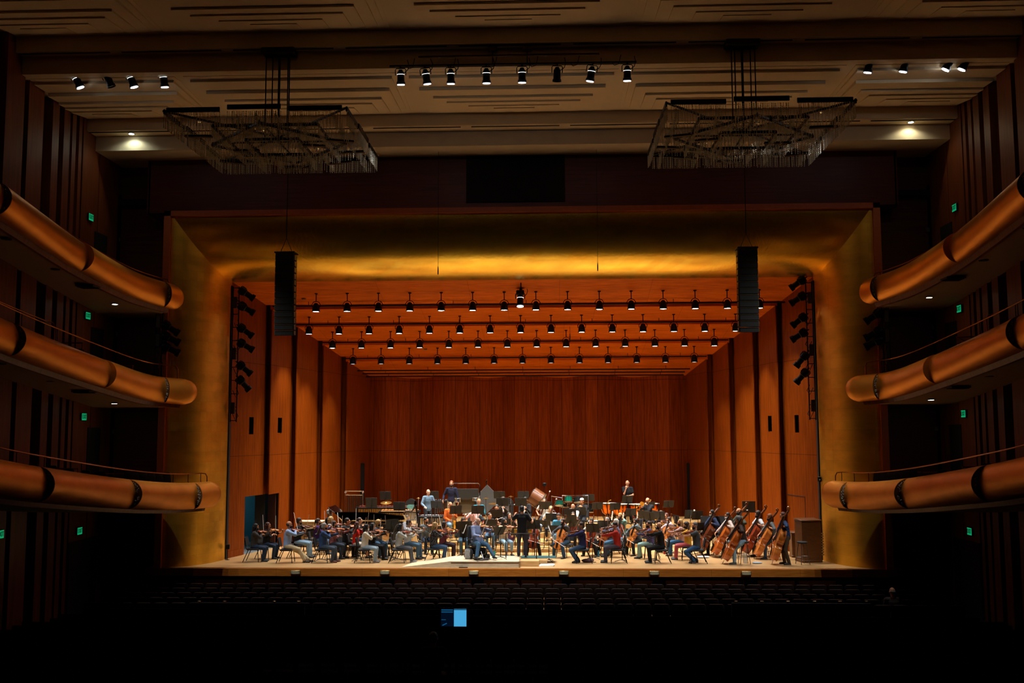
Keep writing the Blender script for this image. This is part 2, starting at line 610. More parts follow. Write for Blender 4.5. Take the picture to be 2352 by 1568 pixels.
# shell ceiling: sloping panels with low steps facing the hall
for k, (y0, a0, z0, y1, a1, z1) in enumerate(SEC):
    if k == 4: z1 += (14.9 - y1) * (z1 - z0) / (y1 - y0); y1 = 14.9
    b = MB(); a0 += .08; a1 += .08
    b.add([(-a0, y0, z0), (a0, y0, z0), (a1, y1, z1), (-a1, y1, z1), (-a0, y0, z0 + .3), (a0, y0, z0 + .3), (a1, y1, z1 + .3), (-a1, y1, z1 + .3)],
          [(3, 2, 1, 0), (4, 5, 6, 7), (0, 1, 5, 4), (1, 2, 6, 5), (2, 3, 7, 6), (3, 0, 4, 7)])
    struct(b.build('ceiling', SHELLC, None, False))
zC = lambda Y: inner(Y)[1]
# outer box of the stage house, closes the light in
b = MB()
b.bbox((-14.4, .6, -.2), (-14.25, 16.2, 13)); b.bbox((14.25, .6, -.2), (14.4, 16.2, 13)); b.bbox((-14.4, 16, -.2), (14.4, 16.2, 13))
b.bbox((-14.4, .6, 12.6), (14.4, 16.2, 12.8)); b.bbox((-14.4, .6, -.3), (14.4, 16.2, -.2))
struct(b.build('wall_stage_house', BLKM, None, False))

# blue-lit passage behind the stage-left door opening
blue = mat('blue_block_wall', '2b6a7c', .8, 0, .15, 4)
b = MB(); b.bbox((-13.2, 7.6, 0), (-11.1, 7.7, 2.6)); b.bbox((-13.2, 2.7, 0), (-13.1, 7.7, 2.6)); struct(b.build('wall_passage', blue, None, False))
b = MB(); b.bbox((-11.1, 7.55, 0), (-9.95, 7.65, 2.6)); struct(b.build('wall_passage', BLKM, None, False))  # painted black to pass for the unlit interior beside the blue wall
b = MB(); b.prism([(-13.2, 2.7), (-aW(2.7) - .2, 2.7), (-aW(7.7) - .2, 7.7), (-13.2, 7.7)], 2.6, 2.7); struct(b.build('ceiling_passage', BLKM, None, False))
b = MB(); b.prism([(-13.2, .75), (-aW(.75) - .02, .75), (-aW(8) - .02, 8), (-13.2, 8)], 0, .004); struct(b.build('floor_passage', mat('passage_floor', '6d7478', .5, 0, .1), None, False))
def slab2(name, p, q, th, z0, z1, m):
    d = V((q[0] - p[0], q[1] - p[1], 0)); nrm = V((-d.y, d.x, 0)).normalized() * th
    b = MB(); b.prism([(p[0], p[1]), (q[0], q[1]), (q[0] + nrm.x, q[1] + nrm.y), (p[0] + nrm.x, p[1] + nrm.y)], z0, z1)
    return b.build(name, m, None, False)
o = struct(slab2('door_1', (-10.13, 5.75), (-9.80, 5.62), .05, .02, 2.1, mat('stage_door', '4a2410', .5, 0, .2)))
b = MB(); b.box((-9.84, 5.6, 1.02), (.03, .05, .16)); b.build('door_handle', CHROME, o)
o = struct(slab2('door_2', (-10.42, 4.98), (-10.05, 5.08), .05, .02, 2.12, BLKM))
pt = bpy.data.lights.new('passage_fill', 'AREA'); pt.energy = 9; pt.color = (.55, .9, 1); pt.size = .6  # unseen area light added to brighten the blue passage wall
o = bpy.data.objects.new('passage_fill', pt); COL.objects.link(o); o.location = (-12.2, 6.2, 2.5)
# door on stage right, closed and flush with the shell (only its joint shows)
b = MB()
y0, y1 = 3.35, 4.62
for yy in (y0,):
    b.box((aW(yy) - .005, yy, 1.05), (.012, .02, 2.1), MX.Rotation(math.atan2(.25, 1), 3, 'Z'))
b.add([(aW(y0) - .008, y0, 2.1), (aW(y1) - .008, y1, 2.1), (aW(y1) - .008, y1, 2.125), (aW(y0) - .008, y0, 2.125),
       (aW(y0) + .01, y0, 2.1), (aW(y1) + .01, y1, 2.1), (aW(y1) + .01, y1, 2.125), (aW(y0) + .01, y0, 2.125)],
      [(0, 1, 2, 3), (7, 6, 5, 4), (0, 4, 5, 1), (1, 5, 6, 2), (2, 6, 7, 3), (3, 7, 4, 0)])
struct(b.build('door_3', BLKM, None, False))

# ---- gold proscenium: convex quarter-ellipse swept up one side, over and down
AX, YD, ZR = 1.45, 2.2, 2.07
NT = 28
prof = []
for i in range(NT + 1):
    t = PI / 2 * i / NT
    prof.append((math.sin(t), YD * (1 - math.cos(t))))
b = MB()
rings = []
for q, y in prof:
    a = 12.05 - AX * q; z = 12.1 - ZR * q
    rings.append((a, y, z))
for s in (-1, 1):
    rr = [[V((s * a, y, 0)), V((s * a, y, z))] for a, y, z in rings]
    b.loft(rr, cap=False, closed=False)
rr = [[V((-a, y, z)), V((a, y, z))] for a, y, z in rings]
o = MB(); o.loft(rr, cap=False, closed=False)
pb = b.build('wall_proscenium', GOLDC, None, True, angle=60); struct(pb)
pt2 = o.build('wall_proscenium', GOLD, None, True, angle=60); struct(pt2)
# outer wooden trim around the arch
b = MB()
b.bbox((-12.28, -.12, 12.02), (12.28, .1, 12.2))
for s in (-1, 1): b.bbox((min(s * 12.05, s * 12.28), -.12, -.02), (max(s * 12.05, s * 12.28), .1, 12.2))
struct(b.build('trim_7', TRIM, None, False))
# black cable ducts at the inner edge
b = MB()
for s in (-1, 1):
    b.bbox((min(s * 10.56, s * 10.64), 2.12, 0), (max(s * 10.56, s * 10.64), 2.3, 9.9))
struct(b.build('trim_8', BLKM, None, False))

# ---- front wall of the hall round the arch
b = MB()
b.bbox((-12.9, 0, 12.15), (12.9, .2, 14.3))
for s in (-1, 1):
    b.bbox((min(s * 12.3, s * 14.4), .9, FLOOR_Z), (max(s * 12.3, s * 14.4), 1.1, 15))
    b.bbox((min(s * 12.85, s * 12.95), 0, 12.15), (max(s * 12.85, s * 12.95), 1, 14.3))
    b.bbox((min(s * 12.2, s * 12.95), .1, 12.12), (max(s * 12.2, s * 12.95), .95, 12.2))
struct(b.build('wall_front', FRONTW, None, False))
b = MB()
p0, p1 = at(1071, 357, -.03), at(1298, 462, -.03)
b.bbox((p0.x, -.05, p1.z), (p1.x, -.001, p0.z))
tag(b.build('speaker_grille', mat('grille_cloth', '07070a', .9, 0, .2, 120), None, False), 'dark rectangular grille panel high in the wall above the gold arch', 'grille')

# side walls: flat panels parted by recessed dark slots
ribs = [(-17, -11.6), (-11.2, -9.2), (-8.8, -7.2), (-6.7, -5.75), (-5.5, -4.65), (-4.1, -3.7), (-3.4, -3.0), (-2.85, -2.6), (-2.4, -2.2), (-2.1, -.93), (-.88, .9)]
ZTOP = 16.2
for s in (-1, 1):
    side = 'left' if s < 0 else 'right'
    for k, (y0, y1) in enumerate(ribs):
        b = MB()
        b.bbox((min(s * 14.25, s * 14.75), y0, FLOOR_Z), (max(s * 14.25, s * 14.75), y1, ZTOP))
        o = b.build('wall_' + side, HALLW, None, False); struct(o)
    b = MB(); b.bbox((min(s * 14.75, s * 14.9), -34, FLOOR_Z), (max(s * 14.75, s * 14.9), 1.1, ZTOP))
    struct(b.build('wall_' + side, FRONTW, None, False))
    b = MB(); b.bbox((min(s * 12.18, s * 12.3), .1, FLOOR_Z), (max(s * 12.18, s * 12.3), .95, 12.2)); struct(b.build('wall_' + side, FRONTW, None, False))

# hall ceiling: stepped bands with pyramids of thin plates
b = MB()
def band(y0, y1, z): b.bbox((-14.9, y0, z), (14.9, y1, z + .5))
band(-34, -6.3, 15.92)
band(-6.3, -5.9, 15.46); b.bbox((-14.9, -6.32, 15.46), (14.9, -6.25, 15.95))
b.bbox((-14.9, -5.95, 14.93), (14.9, -5.88, 15.5)); band(-5.9, -1.87, 14.93)
b.bbox((-14.9, -1.9, 14.53), (14.9, -1.84, 14.95)); band(-1.87, -1.2, 14.53)
b.bbox((-14.9, -1.24, 14.03), (14.9, -1.18, 14.6)); band(-1.2, 1.1, 14.03)
struct(b.build('ceiling', PLASTER, None, False))
b = MB()
for y, z in ((-6.22, 15.45), (-1.74, 14.52)):
    for k in range(-4, 5):
        b.bbox((k * 3.25 - 1.45, y, z - .01), (k * 3.25 + 1.45, y + .05, z + .02))
struct(b.build('trim_9', BLKM, None, False))
steps = [(-5.35, 3.0, .09), (-4.55, 2.8, .10), (-3.9, 2.45, .07), (-3.5, 2.08, .05), (-3.1, 1.43, .035), (-2.8, .65, .025)]
for ip, (zb, ysh, yend, stp) in enumerate(((14.93, 0, -1.9, steps), (15.92, -5.3, -6.35, [(y * 1.0 - 4.4, w, t) for y, w, t in steps]))):
    for cx in (-13.0, -6.5, 0, 6.5, 13.0):
        b = MB(); h0, yf = 0, stp[0][0]
        for y, w, t in stp:
            x0, x1 = max(-14.2, cx - w), min(14.2, cx + w)
            h = h0 * (yend - y) / (yend - yf) + t
            zf = zb - h
            b.add([(x0, y, zf), (x1, y, zf), (x1, yend, zb - .004), (x0, yend, zb - .004), (x0, y, zb + .01), (x1, y, zb + .01), (x1, yend, zb + .01), (x0, yend, zb + .01)],
                  [(3, 2, 1, 0), (4, 5, 6, 7), (0, 1, 5, 4), (1, 2, 6, 5), (2, 3, 7, 6), (3, 0, 4, 7)])
            h0, yf = h, y
        o = b.build('ceiling', PLASTER, None, False); struct(o)
        # outer, flatter plates whose edges show as slanted lines
        b = MB()
        b.bbox((max(-14.2, cx - 3.12), stp[0][0] - .25, zb - .012), (min(14.2, cx + 3.12), yend, zb + .01))
        struct(b.build('ceiling', PLASTER, None, False))

# hall floor, flat under the first rows then raked towards the back
b = MB()
b.add([(-14.9, .6, FLOOR_Z), (14.9, .6, FLOOR_Z), (14.9, -7, FLOOR_Z), (-14.9, -7, FLOOR_Z), (14.9, -34, 1.2), (-14.9, -34, 1.2),
       (-14.9, .6, -1.6), (14.9, .6, -1.6), (14.9, -34, -1.6), (-14.9, -34, -1.6)],
      [(0, 3, 2, 1), (3, 5, 4, 2), (6, 7, 8, 9), (0, 1, 7, 6), (4, 5, 9, 8), (1, 2, 4, 8, 7), (0, 6, 9, 5, 3)])
struct(b.build('floor_hall', mat('hall_carpet', '120a08', .95, 0, .2, 8), None, False))
b = MB(); b.bbox((-14.9, -36.2, -1.6), (14.9, -36, 16.4)); struct(b.build('wall_rear', FRONTW, None, False))

# ---------------------------------------------------------------- exits
GREEN = mat('exit_green', '0a5a34', .5, 0, 0, emit='0fa468', estr=.62)
def text_mesh(txt, size, depth=.004):
    c = bpy.data.curves.new(txt, 'FONT'); c.body = txt; c.size = size; c.extrude = depth; c.align_x = 'CENTER'; c.align_y = 'CENTER'
    o = bpy.data.objects.new('t', c); COL.objects.link(o)
    dg = bpy.context.evaluated_depsgraph_get()
    me = bpy.data.meshes.new_from_object(o.evaluated_get(dg))
    bpy.data.objects.remove(o); bpy.data.curves.remove(c)
    return me
EXITME = text_mesh('EXIT', .155)
EXITME.materials.clear(); EXITME.materials.append(mat('exit_letters', '05301c', .5, 0, 0, emit='043a22', estr=.15))
def exit_sign(px, py, Y, side, lev):
    s = -1 if side == 'left' else 1
    d = _f + _r2 * ((px - IMW / 2) / FPX) + _u2 * ((IMH / 2 - py) / FPX); p = CAM + d * ((s * 14.19 - CAM.x) / d.x)
    root = empty('exit_sign', 'green lit exit sign above a doorway on the %s side, %s' % (side, lev), 'exit sign', 'exit signs')
    root.location = p; root.rotation_euler = (0, 0, R(s * -90))
    b = MB(); b.cbox((0, .02, 0), (.34, .05, .25), .01); b.build('housing', BLK, root)
    b = MB(); b.box((0, -.008, 0), (.31, .008, .22)); b.build('panel', GREEN, root, False)
    o = bpy.data.objects.new('letters', EXITME); COL.objects.link(o); o.parent = root; o.location = (0, -.016, 0); o.rotation_euler = (R(90), 0, 0); o.scale = (.92, 1.25, 1)
LV = ['top level', 'second level', 'first level', 'floor level']
for side, pts in (('left', ((209, 499), (202, 725), (193, 957), (183, 1219))), ('right', ((2192, 477), (2203, 709), (2213, 950), (2227, 1220)))):
    for k, (px, py) in enumerate(pts): exit_sign(px, py, -1.78, side, LV[k])
# a ninth sign farther up the left aisle, cut by the frame
exit_sign(1, 1227, -6.9, 'left', 'by the edge')
# doorways under the signs, their dark openings shown by flat black panels
DOORZ = [(9.2, 11.3), (5.9, 8.05), (2.55, 4.7), (FLOOR_Z, 1.05)]
n = 4
for s in (-1, 1):
    for z0, z1 in DOORZ:
        ya, yb = (-1.1, -.2) if z0 > 0 else (-2.08, -.18)
        b = MB(); b.bbox((min(s * 14.22, s * 14.26), ya, z0), (max(s * 14.22, s * 14.26), yb, z1))
        o = b.build('door_%d' % n, BLKM, None, False); n += 1
        struct(o)
# ================================================================ balconies
def interp(path, n):
    """Catmull-Rom through control points (x,y,z), n samples per span"""
    P = [V(p) for p in path]; out = []
    for i in range(len(P) - 1):
        a = P[max(0, i - 1)]; b_, c = P[i], P[i + 1]; d = P[min(len(P) - 1, i + 2)]
        for k in range(n):
            t = k / n
            out.append(.5 * ((2 * b_) + (c - a) * t + (2 * a - 5 * b_ + 4 * c - d) * t * t + (3 * b_ - a - 3 * c + d) * t ** 3))
    out.append(P[-1])
    return out


TIERS = {
    'top': dict(path=[(12.85, -15, 11.3), (12.8, -12, 10.75), (12.75, -9, 10.26), (12.7, -5.2, 9.68), (12.35, -2.3, 9.28), (11.65, -.75, 9.08)], med=(-9.6, -5.2, -1.1), rail=.16, soff=.5, up=0, z0=.0),
    'middle': dict(path=[(12.85, -15, 8.0), (12.8, -12, 7.5), (12.7, -8.7, 6.9), (12.4, -4.1, 6.3), (12.0, -1.6, 5.98), (11.15, -.75, 5.88)], med=(-8.75, -4.1, -1.15), rail=.44, soff=.5, up=1, z0=0),
    'lower': dict(path=[(11.5, -15, 3.95), (11.35, -12, 3.6), (11.2, -9.9, 3.3), (11.15, -5.0, 2.76), (10.85, -2.0, 2.5), (10.2, -.8, 2.48)], med=(-9.95, -5.0, -1.3), rail=.3, soff=.5, up=0, z0=0),
}
MEDM = mat('dark_bronze', '6e4c28', .5, .4, .25, 40)
CRY = mat('crystal', 'e8e0d0', .08, 0, 0, trans=.6)
RAILM = mat('brass_rail', 'a5642c', .28, .9, .1)
SOFF = mat('balcony_soffit', '9c7a54', .85, 0, .06, 3)
SEATM = mat('seat_fabric', '140b0a', .95, 0, .2, 40, spec=.05)
SEATB = mat('seat_shell', '24150f', .6, 0, .15, spec=.2)
for s in (-1, 1):
    side = 'left' if s < 0 else 'right'
    for tn, T in TIERS.items():
        P = interp(T['path'], 8)
        root = empty('balcony', 'long gold rounded balcony front curving down to the arch, %s level on the %s' % (tn, side), 'balcony', 'side balconies')
        cuts = [-99] + list(T['med']) + [0]
        # front segments
        for k in range(len(cuts) - 1):
            ya, yb = cuts[k], cuts[k + 1]
            Q = [p for p in P if ya < p.y < yb]
            def on(y):
                for i in range(len(P) - 1):
                    if P[i].y <= y <= P[i + 1].y:
                        t = (y - P[i].y) / (P[i + 1].y - P[i].y); return P[i].lerp(P[i + 1], t)
                return P[0] if y < P[0].y else P[-1]
            if ya > -99: Q = [on(ya)] + Q
            if yb < 0: Q.append(on(yb))
            b = MB(); rings = []
            n = len(Q)
            for i, p in enumerate(Q):
                t0 = Q[max(0, i - 1)]; t1 = Q[min(n - 1, i + 1)]
                tg = (t1 - t0); tg.z = 0; tg.normalize()
                nr = V((-tg.y, tg.x, 0)) if True else None   # towards the hall centre (left side mirrored below)
                nr = V((-abs(tg.y), tg.x if tg.x < 0 else tg.x, 0)).normalized()
                D = .27 + (.19 * (1 - i / max(1, n - 1)) if k > 0 else .02)
                H = .43
                ring = []
                for a in range(-9, 10):
                    th = R(a * 10)
                    q = p + nr * (D * math.cos(th)) + V((0, 0, H * math.sin(th)))
                    ring.append(V((s * q.x, q.y, q.z)))
                # inner side
                for z in (.41, -.41):
                    q = p - nr * .06 + V((0, 0, z)); ring.append(V((s * q.x, q.y, q.z)))
                rings.append(ring)
            if k == len(cuts) - 2:      # rounded end
                p = Q[-1]; tg = (Q[-1] - Q[-2]); tg.z = 0; tg.normalize(); nr = V((-abs(tg.y), tg.x, 0)).normalized()
                for j in range(1, 8):
                    f = j / 7; sh = math.cos(f * PI / 2); ext = .42 * math.sin(f * PI / 2)
                    sh = max(sh, .02)
                    ring = []
                    for a in range(-9, 10):
                        th = R(a * 10)
                        q = p + tg * ext + nr * (.27 * math.cos(th) * sh) + V((0, 0, .41 * math.sin(th) * sh)); ring.append(V((s * q.x, q.y, q.z)))
                    for z in (.41, -.41):
                        q = p + tg * ext - nr * .06 * sh + V((0, 0, z * sh)); ring.append(V((s * q.x, q.y, q.z)))
                    rings.append(ring)
            b.loft(rings)
            b.build('front_panel', GOLDB, root, True, angle=50)
            if k > 0:        # crescent light cove facing the hall at the step between two panels
                p = Q[0]; tg = (Q[1] - Q[0]); tg.z = 0; tg.normalize(); nr = V((-abs(tg.y), tg.x, 0)).normalized()
                b = MB(); o_, i_ = [], []
                for a in range(-9, 10):
                    th = R(a * 10)
                    for lst, D in ((o_, .465), (i_, .245)):
                        q = p - tg * .012 + nr * (D * math.cos(th)) + V((0, 0, .415 * math.sin(th))); lst.append(V((s * q.x, q.y, q.z)))
                vs = o_ + i_ + [v + V((0, .02, 0)) for v in o_ + i_]
                fs = []
                for a in range(18):
                    fs += [(a, a + 1, 20 + a, 19 + a), (38 + a, 57 + a, 58 + a, 39 + a), (a, 38 + a, 39 + a, a + 1), (19 + a, 20 + a, 58 + a, 57 + a)]
                b.add(vs, fs)
                md = b.build('light_cove', MEDM, root, False)
                b = MB(); rnd = random.Random(int(p.y * 10) + len(tn))
                for _ in range(46):
                    th = R(rnd.uniform(-62, 62)); D = rnd.uniform(.28, .40)
                    q = p - tg * .03 + nr * (D * math.cos(th)) + V((0, 0, .4 * math.sin(th)))
                    b.ell((s * q.x, q.y, q.z), (.014, .014, .017), 6)
                b.build('crystal_drops', CRY, md)['kind'] = 'stuff'
        # slab with plaster soffit
        b = MB(); rings = []
        for p in P:
            zt, zb = p.z - .22, p.z - T['soff']
            xi = p.x + .22
            rings.append([V((s * xi, p.y, zb)), V((s * 14.3, p.y, zb)), V((s * 14.3, p.y, zt)), V((s * xi, p.y, zt))])
        p = P[-1]; rings.append([V((s * 12.32, -.14, p.z - T['soff'])), V((s * 14.3, -.14, p.z - T['soff'])), V((s * 14.3, -.14, p.z - .22)), V((s * 12.32, -.14, p.z - .22))])
        rings.append([V((s * 12.32, .88, p.z - T['soff'])), V((s * 14.3, .88, p.z - T['soff'])), V((s * 14.3, .88, p.z - .22)), V((s * 12.32, .88, p.z - .22))])
        b.loft(rings); b.build('deck', SOFF, root, False)
        # dark wooden lip under the front
        b = MB(); rings = []
        for p in P:
            rings.append([V((s * (p.x + .10), p.y, p.z - .36)), V((s * (p.x + .26), p.y, p.z - .36)), V((s * (p.x + .26), p.y, p.z - T['soff'] - .03)), V((s * (p.x + .16), p.y, p.z - T['soff'] - .03))])
        b.loft(rings); b.build('lip', HALLW, root, False)
        # handrail with posts
        def rail(off, dz, h, pend, name='handrail'):
            Q = [V((s * (p.x + off), p.y, p.z + dz + h)) for p in P if p.y <= pend]
            b = MB(); e = Q[-1]
            b.tube(Q + [e + V((-s * .12, .1, -.02)), e + V((-s * .16, .14, -.12)), e + V((-s * .16, .14, -h))], .018, 8)
            rl = b.build(name, RAILM, root)
            i = 2
            while i < len(Q):
                b = MB(); q = Q[i]; b.tube([q, q + V((0, 0, -h * .8)), q + V((-s * 0.02, 0, -h - .03))], .011, 6)
                b.build('post', BLK, rl); i += 3
        rail(.12, .41, T['rail'], -.9)
        if T['up']: rail(1.15, .30, 1.05, -4.6)
        # seats along the end boxes
        nseat = 5 if tn == 'lower' else (4 if tn == 'middle' else 0)
        T.setdefault('seats', []).append((s, nseat, P))


# theatre seat prototype: faces +Y
def make_seat(deck=False):
    r = empty('theatre_seat')
    b = MB(); b.cbox((0, .16, .42), (.44, .40, .09), .03); b.build('seat', SEATM, r)
    b = MB(); rings = []
    for z, y, w in ((.38, -.02, .46), (.6, -.04, .48), (.8, -.08, .48), (.93, -.11, .46), (.965, -.12, .40)):
        rings.append([V((x * w / 2, y + d, z)) for x, d in ((-1, 0), (-.7, .05), (.7, .05), (1, 0), (.8, -.035), (-.8, -.035))])
    b.loft(rings); b.build('backrest', SEATB, r)
    for sx in (-1, 1):
        b = MB(); b.cbox((sx * .25, .12, .61), (.035, .32, .03), .008); b.bbox((sx * .25 - .015, -.03, 0), (sx * .25 + .015, .1, .6))
        b.build('armrest', mat('arm_wood', '6b4a2c', .4, 0, .1), r)
    return r


SEAT = Proto(make_seat())
# balcony seats
for tn in ('lower', 'middle'):
    for (s, ns, P) in TIERS[tn]['seats']:
        side = 'left' if s < 0 else 'right'
        for i in range(ns):
            if tn == 'lower': y = -1.0 - i * .62; x = 11.65
            else: y = -2.2 - i * .62; x = 13.1
            zz = min(P, key=lambda p: abs(p.y - y)).z - .22
            SEAT.put('dark seat in the %s %s balcony, %s from the arch' % (tn, side, ORD[i + 1]), 'seat', 'seats in the side balconies', loc=(s * x, y, zz), rz=R(0 if tn == 'lower' else s * 25))
        # second file of seats with their backs to the wall
        for i in range(ns):
            if tn != 'lower': break
            y = -3.1 - i * 1.0
            zz = min(P, key=lambda p: abs(p.y - y)).z - .22
            SEAT.put('dark seat behind the %s %s balcony rail, %s from the arch in the rear file' % (tn, side, ORD[i + 1]), 'seat', 'seats in the side balconies', loc=(s * 12.7, y, zz), rz=R(s * 35))
        for k, (dx, dy) in enumerate(((13.0, -1.6), (13.1, -4.9))):
            zz = min(P, key=lambda p: abs(p.y - dy)).z - .22
            b = MB(); h = .95
            b.tube([(s * dx - .45, dy, h), (s * dx + .45, dy, h)], .02, 8)
            for e in (-.43, .43): b.tube([(s * dx + e, dy, h), (s * dx + e, dy, 0)], .016, 6)
            if k: b.tube([(s * dx - .43, dy, h), (s * dx - s * -.9, dy - .5, 0)], .014, 6)
            tag(b.build('aisle_rail', RAILM, None, True, (0, 0, zz)), 'metal aisle rail on the %s %s balcony, %s from the arch' % (tn, side, ORD[k + 1]), 'rail', 'aisle rails on the balconies')

# front rows of hall seats, seen from behind; they face the stage
def rowx(n, off): return [(i - (n - 1) / 2) * .505 + off for i in range(n)]
rows = [(-1.45, 44, 0), (-2.32, 46, .25), (-3.2, 47, 0), (-4.08, 48, .25), (-4.96, 49, 0)]
cnt = 0
rear = []
for ri, (y, n, off) in enumerate(rows):
    for i, x in enumerate(rowx(n, off + .1)):
        SEAT.put('%s seat from the left in the %s row before the stage' % (ordw(i + 1), ORD[ri + 1]), 'seat', 'stalls seats', loc=(x, y + .02 * (x / 6) ** 2 * -1, FLOOR_Z))
        cnt += 1
b = MB()
for ri in range(5, 24):
    y = -4.96 - (ri - 4) * .9
    z = FLOOR_Z if y > -7 else FLOOR_Z + (-7 - y) * (1.2 - FLOOR_Z) / 27
    for x in rowx(48, .25 * (ri % 2)):
        if abs(x) > 12.3 or (ri in (12, 13, 14, 15, 16) and -4.6 < x < 1.2) or (ri == 5 and 6.5 < x < 13): continue
        b.box((x, y - .08, z + .68), (.47, .07, .54)); b.box((x, y + .14, z + .42), (.44, .4, .09)); b.box((x, y + .1, z + .2), (.05, .2, .4))
o = b.build('theatre_seats', mat('unlit_seat_fabric', '0a0606', 1, 0, .2, 40, spec=0), None, False)  # seat fabric made near black, the lack of light put into its colour
tag(o, 'unlit rows of seats filling the dark floor behind the first five rows', 'seats'); o['kind'] = 'stuff'

# ================================================================ chandeliers
BEADM = mat('crystal_beads', 'efe0c4', .18, .35, .3, 5)
BRONZE = mat('chandelier_bronze', '1c0f0a', .4, .6, .2)
def chandelier(cx, cy, label, mirror=1):
    root = empty('chandelier', label, 'chandelier', 'ceiling chandeliers', loc=(cx, cy, 0))
    Z = 12.95
    rnd = random.Random(5)
    def bar(p, q, z, w=.05, h=.13, name='frame_bar'):
        p, q = V((p[0] * mirror, p[1], z)), V((q[0] * mirror, q[1], z)); d = q - p
        b = MB(); b.M = MX.Translation((p + q) / 2) @ MX.Rotation(math.atan2(d.y, d.x), 4, 'Z')
        b.cbox((0, 0, 0), (d.length, w, h), .01); return b
    def curtain(p, q, z, h, step=.045):
        p, q = V((p[0] * mirror, p[1], 0)), V((q[0] * mirror, q[1], 0)); n = int((q - p).length / step)
        b = MB()
        for i in range(n):
            c = p.lerp(q, (i + .5) / n); r = .010 + rnd.random() * .007; hh = h * rnd.choice((1, 1, 1, 1, .94))
            k = 3; c = c + V((rnd.uniform(-.02, .02), rnd.uniform(-.02, .02), 0))
            rings = []
            zz = z - .05
            for j in range(int(hh / .055)):
                rings += [(zz, .002), (zz - .026, r), ]
                zz -= .055
            rings.append((zz, .001))
            b.loft([[c + V((rr * math.cos(2 * PI * a / k), rr * math.sin(2 * PI * a / k), z2)) for a in range(k)] for z2, rr in rings])
        o = b.build('crystal_curtain', BEADM, root, False); o['kind'] = 'stuff'
    A = 2.42
    sq = [(-A, -A), (A, -A), (A, A), (-A, A)]
    # outer square: each side of three bars with gaps, crystals hung below
    for i in range(4):
        p, q = V(sq[i] + (0,)), V(sq[(i + 1) % 4] + (0,))
        for k in range(3):
            a, c = p.lerp(q, k / 3 + .02), p.lerp(q, (k + 1) / 3 - .02)
            bar(a, c, Z + (.06 if k == 1 else 0)).build('frame_bar', BRONZE, root)
            curtain(a, c, Z, .42 if i != 0 else .40)
    B = 1.45
    sq2 = [(-B, -B), (B, -B), (B, B), (-B, B)]
    for i in range(4):
        bar(sq2[i], sq2[(i + 1) % 4], Z - .12, .05, .09).build('frame_bar', BRONZE, root); curtain(sq2[i], sq2[(i + 1) % 4], Z - .02, .38)
    rot = [(0, -1.95), (1.95, 0), (0, 1.95), (-1.95, 0)]
    for i in range(4):
        bar(rot[i], rot[(i + 1) % 4], Z - .22, .05, .08).build('frame_bar', BRONZE, root); curtain(rot[i], rot[(i + 1) % 4], Z - .12, .32)
    for c in sq: bar((0, 0), c, Z - .02, .04, .06).build('arm', BRONZE, root)
    for c in rot: bar((0, 0), c, Z - .16, .04, .05).build('arm', BRONZE, root)
    C = .75
    sq3 = [(-C, -C), (C, -C), (C, C), (-C, C)]
    for i in range(4):
        bar(sq3[i], sq3[(i + 1) % 4], Z - .3, .05, .08).build('frame_bar', BRONZE, root); curtain(sq3[i], sq3[(i + 1) % 4], Z - .2, .3)
    for k in range(-4, 5):
        if k in (-3, 3): continue
        t = k * .53
        curtain((-2.3, t), (2.3, t), Z - .1 + .1 * (1 - abs(k) / 4), .34, .08)
        curtain((t, -2.3), (t, 2.3), Z - .1 + .1 * (1 - abs(k) / 4), .34, .08)
    # light channels under the frame
    for (x, y, a) in ((-1.9, -1.2, .1), (1.9, -.6, .3), (2.0, .5, -.1), (-1.8, 1.4, .5), (0, 2.0, 0), (1.4, 1.6, -.3), (-1.0, .2, 0), (1.0, -.2, .2)):
        b = MB(); b.M = MX.Translation((x * mirror, y, Z - .33)) @ MX.Rotation(a * mirror, 4, 'Z'); b.cbox((0, 0, 0), (.75, .13, .06), .01)
        b.build('light_channel', BRONZE, root)
    for (x, y) in ((-1.7, -1.7), (.9, .9), (1.3, 1.7), (-.2, -.9)):
        b = MB(); b.ell((x * mirror, y, Z - .1), (.04, .02, .016), 10); b.build('glint', mat('glint_glow', 'fff0c8', .3, 0, 0, emit='ffd890', estr=.5), root)  # small glowing blobs imitate gold reflections in the chandelier
    for (x, y) in ((-.33, -.3), (-.2, -.1), (.33, -.25), (.24, -.08), (0, -.12)):
        b = MB(); b.cyl((x, y, Z - .1), (x, y, 15.46), .018 if x else .035, 8); b.build('hanging_rod', BLK, root)
    b = MB(); b.cbox((0, 0, 15.38), (.95, .75, .16), .02); b.build('canopy', BRONZE, root)
    return root
chandelier(-6.62, -6.0, 'big square crystal chandelier hanging near the left side of the ceiling')
chandelier(6.55, -6.0, 'big square crystal chandelier hanging near the right side of the ceiling', -1)

# ================================================================ lamps
def spot(name, parent, loc, energy, size=R(84), blend=1.0, rot=(0, 0, 0), rad=.08, col=(1, .955, .88)):
    l = bpy.data.lights.new(name, 'SPOT'); l.energy = energy; l.spot_size = size; l.spot_blend = blend; l.shadow_soft_size = rad; l.color = col
    o = bpy.data.objects.new(name, l); COL.objects.link(o); o.location = loc; o.rotation_euler = rot
    if parent: o.parent = parent
    return o


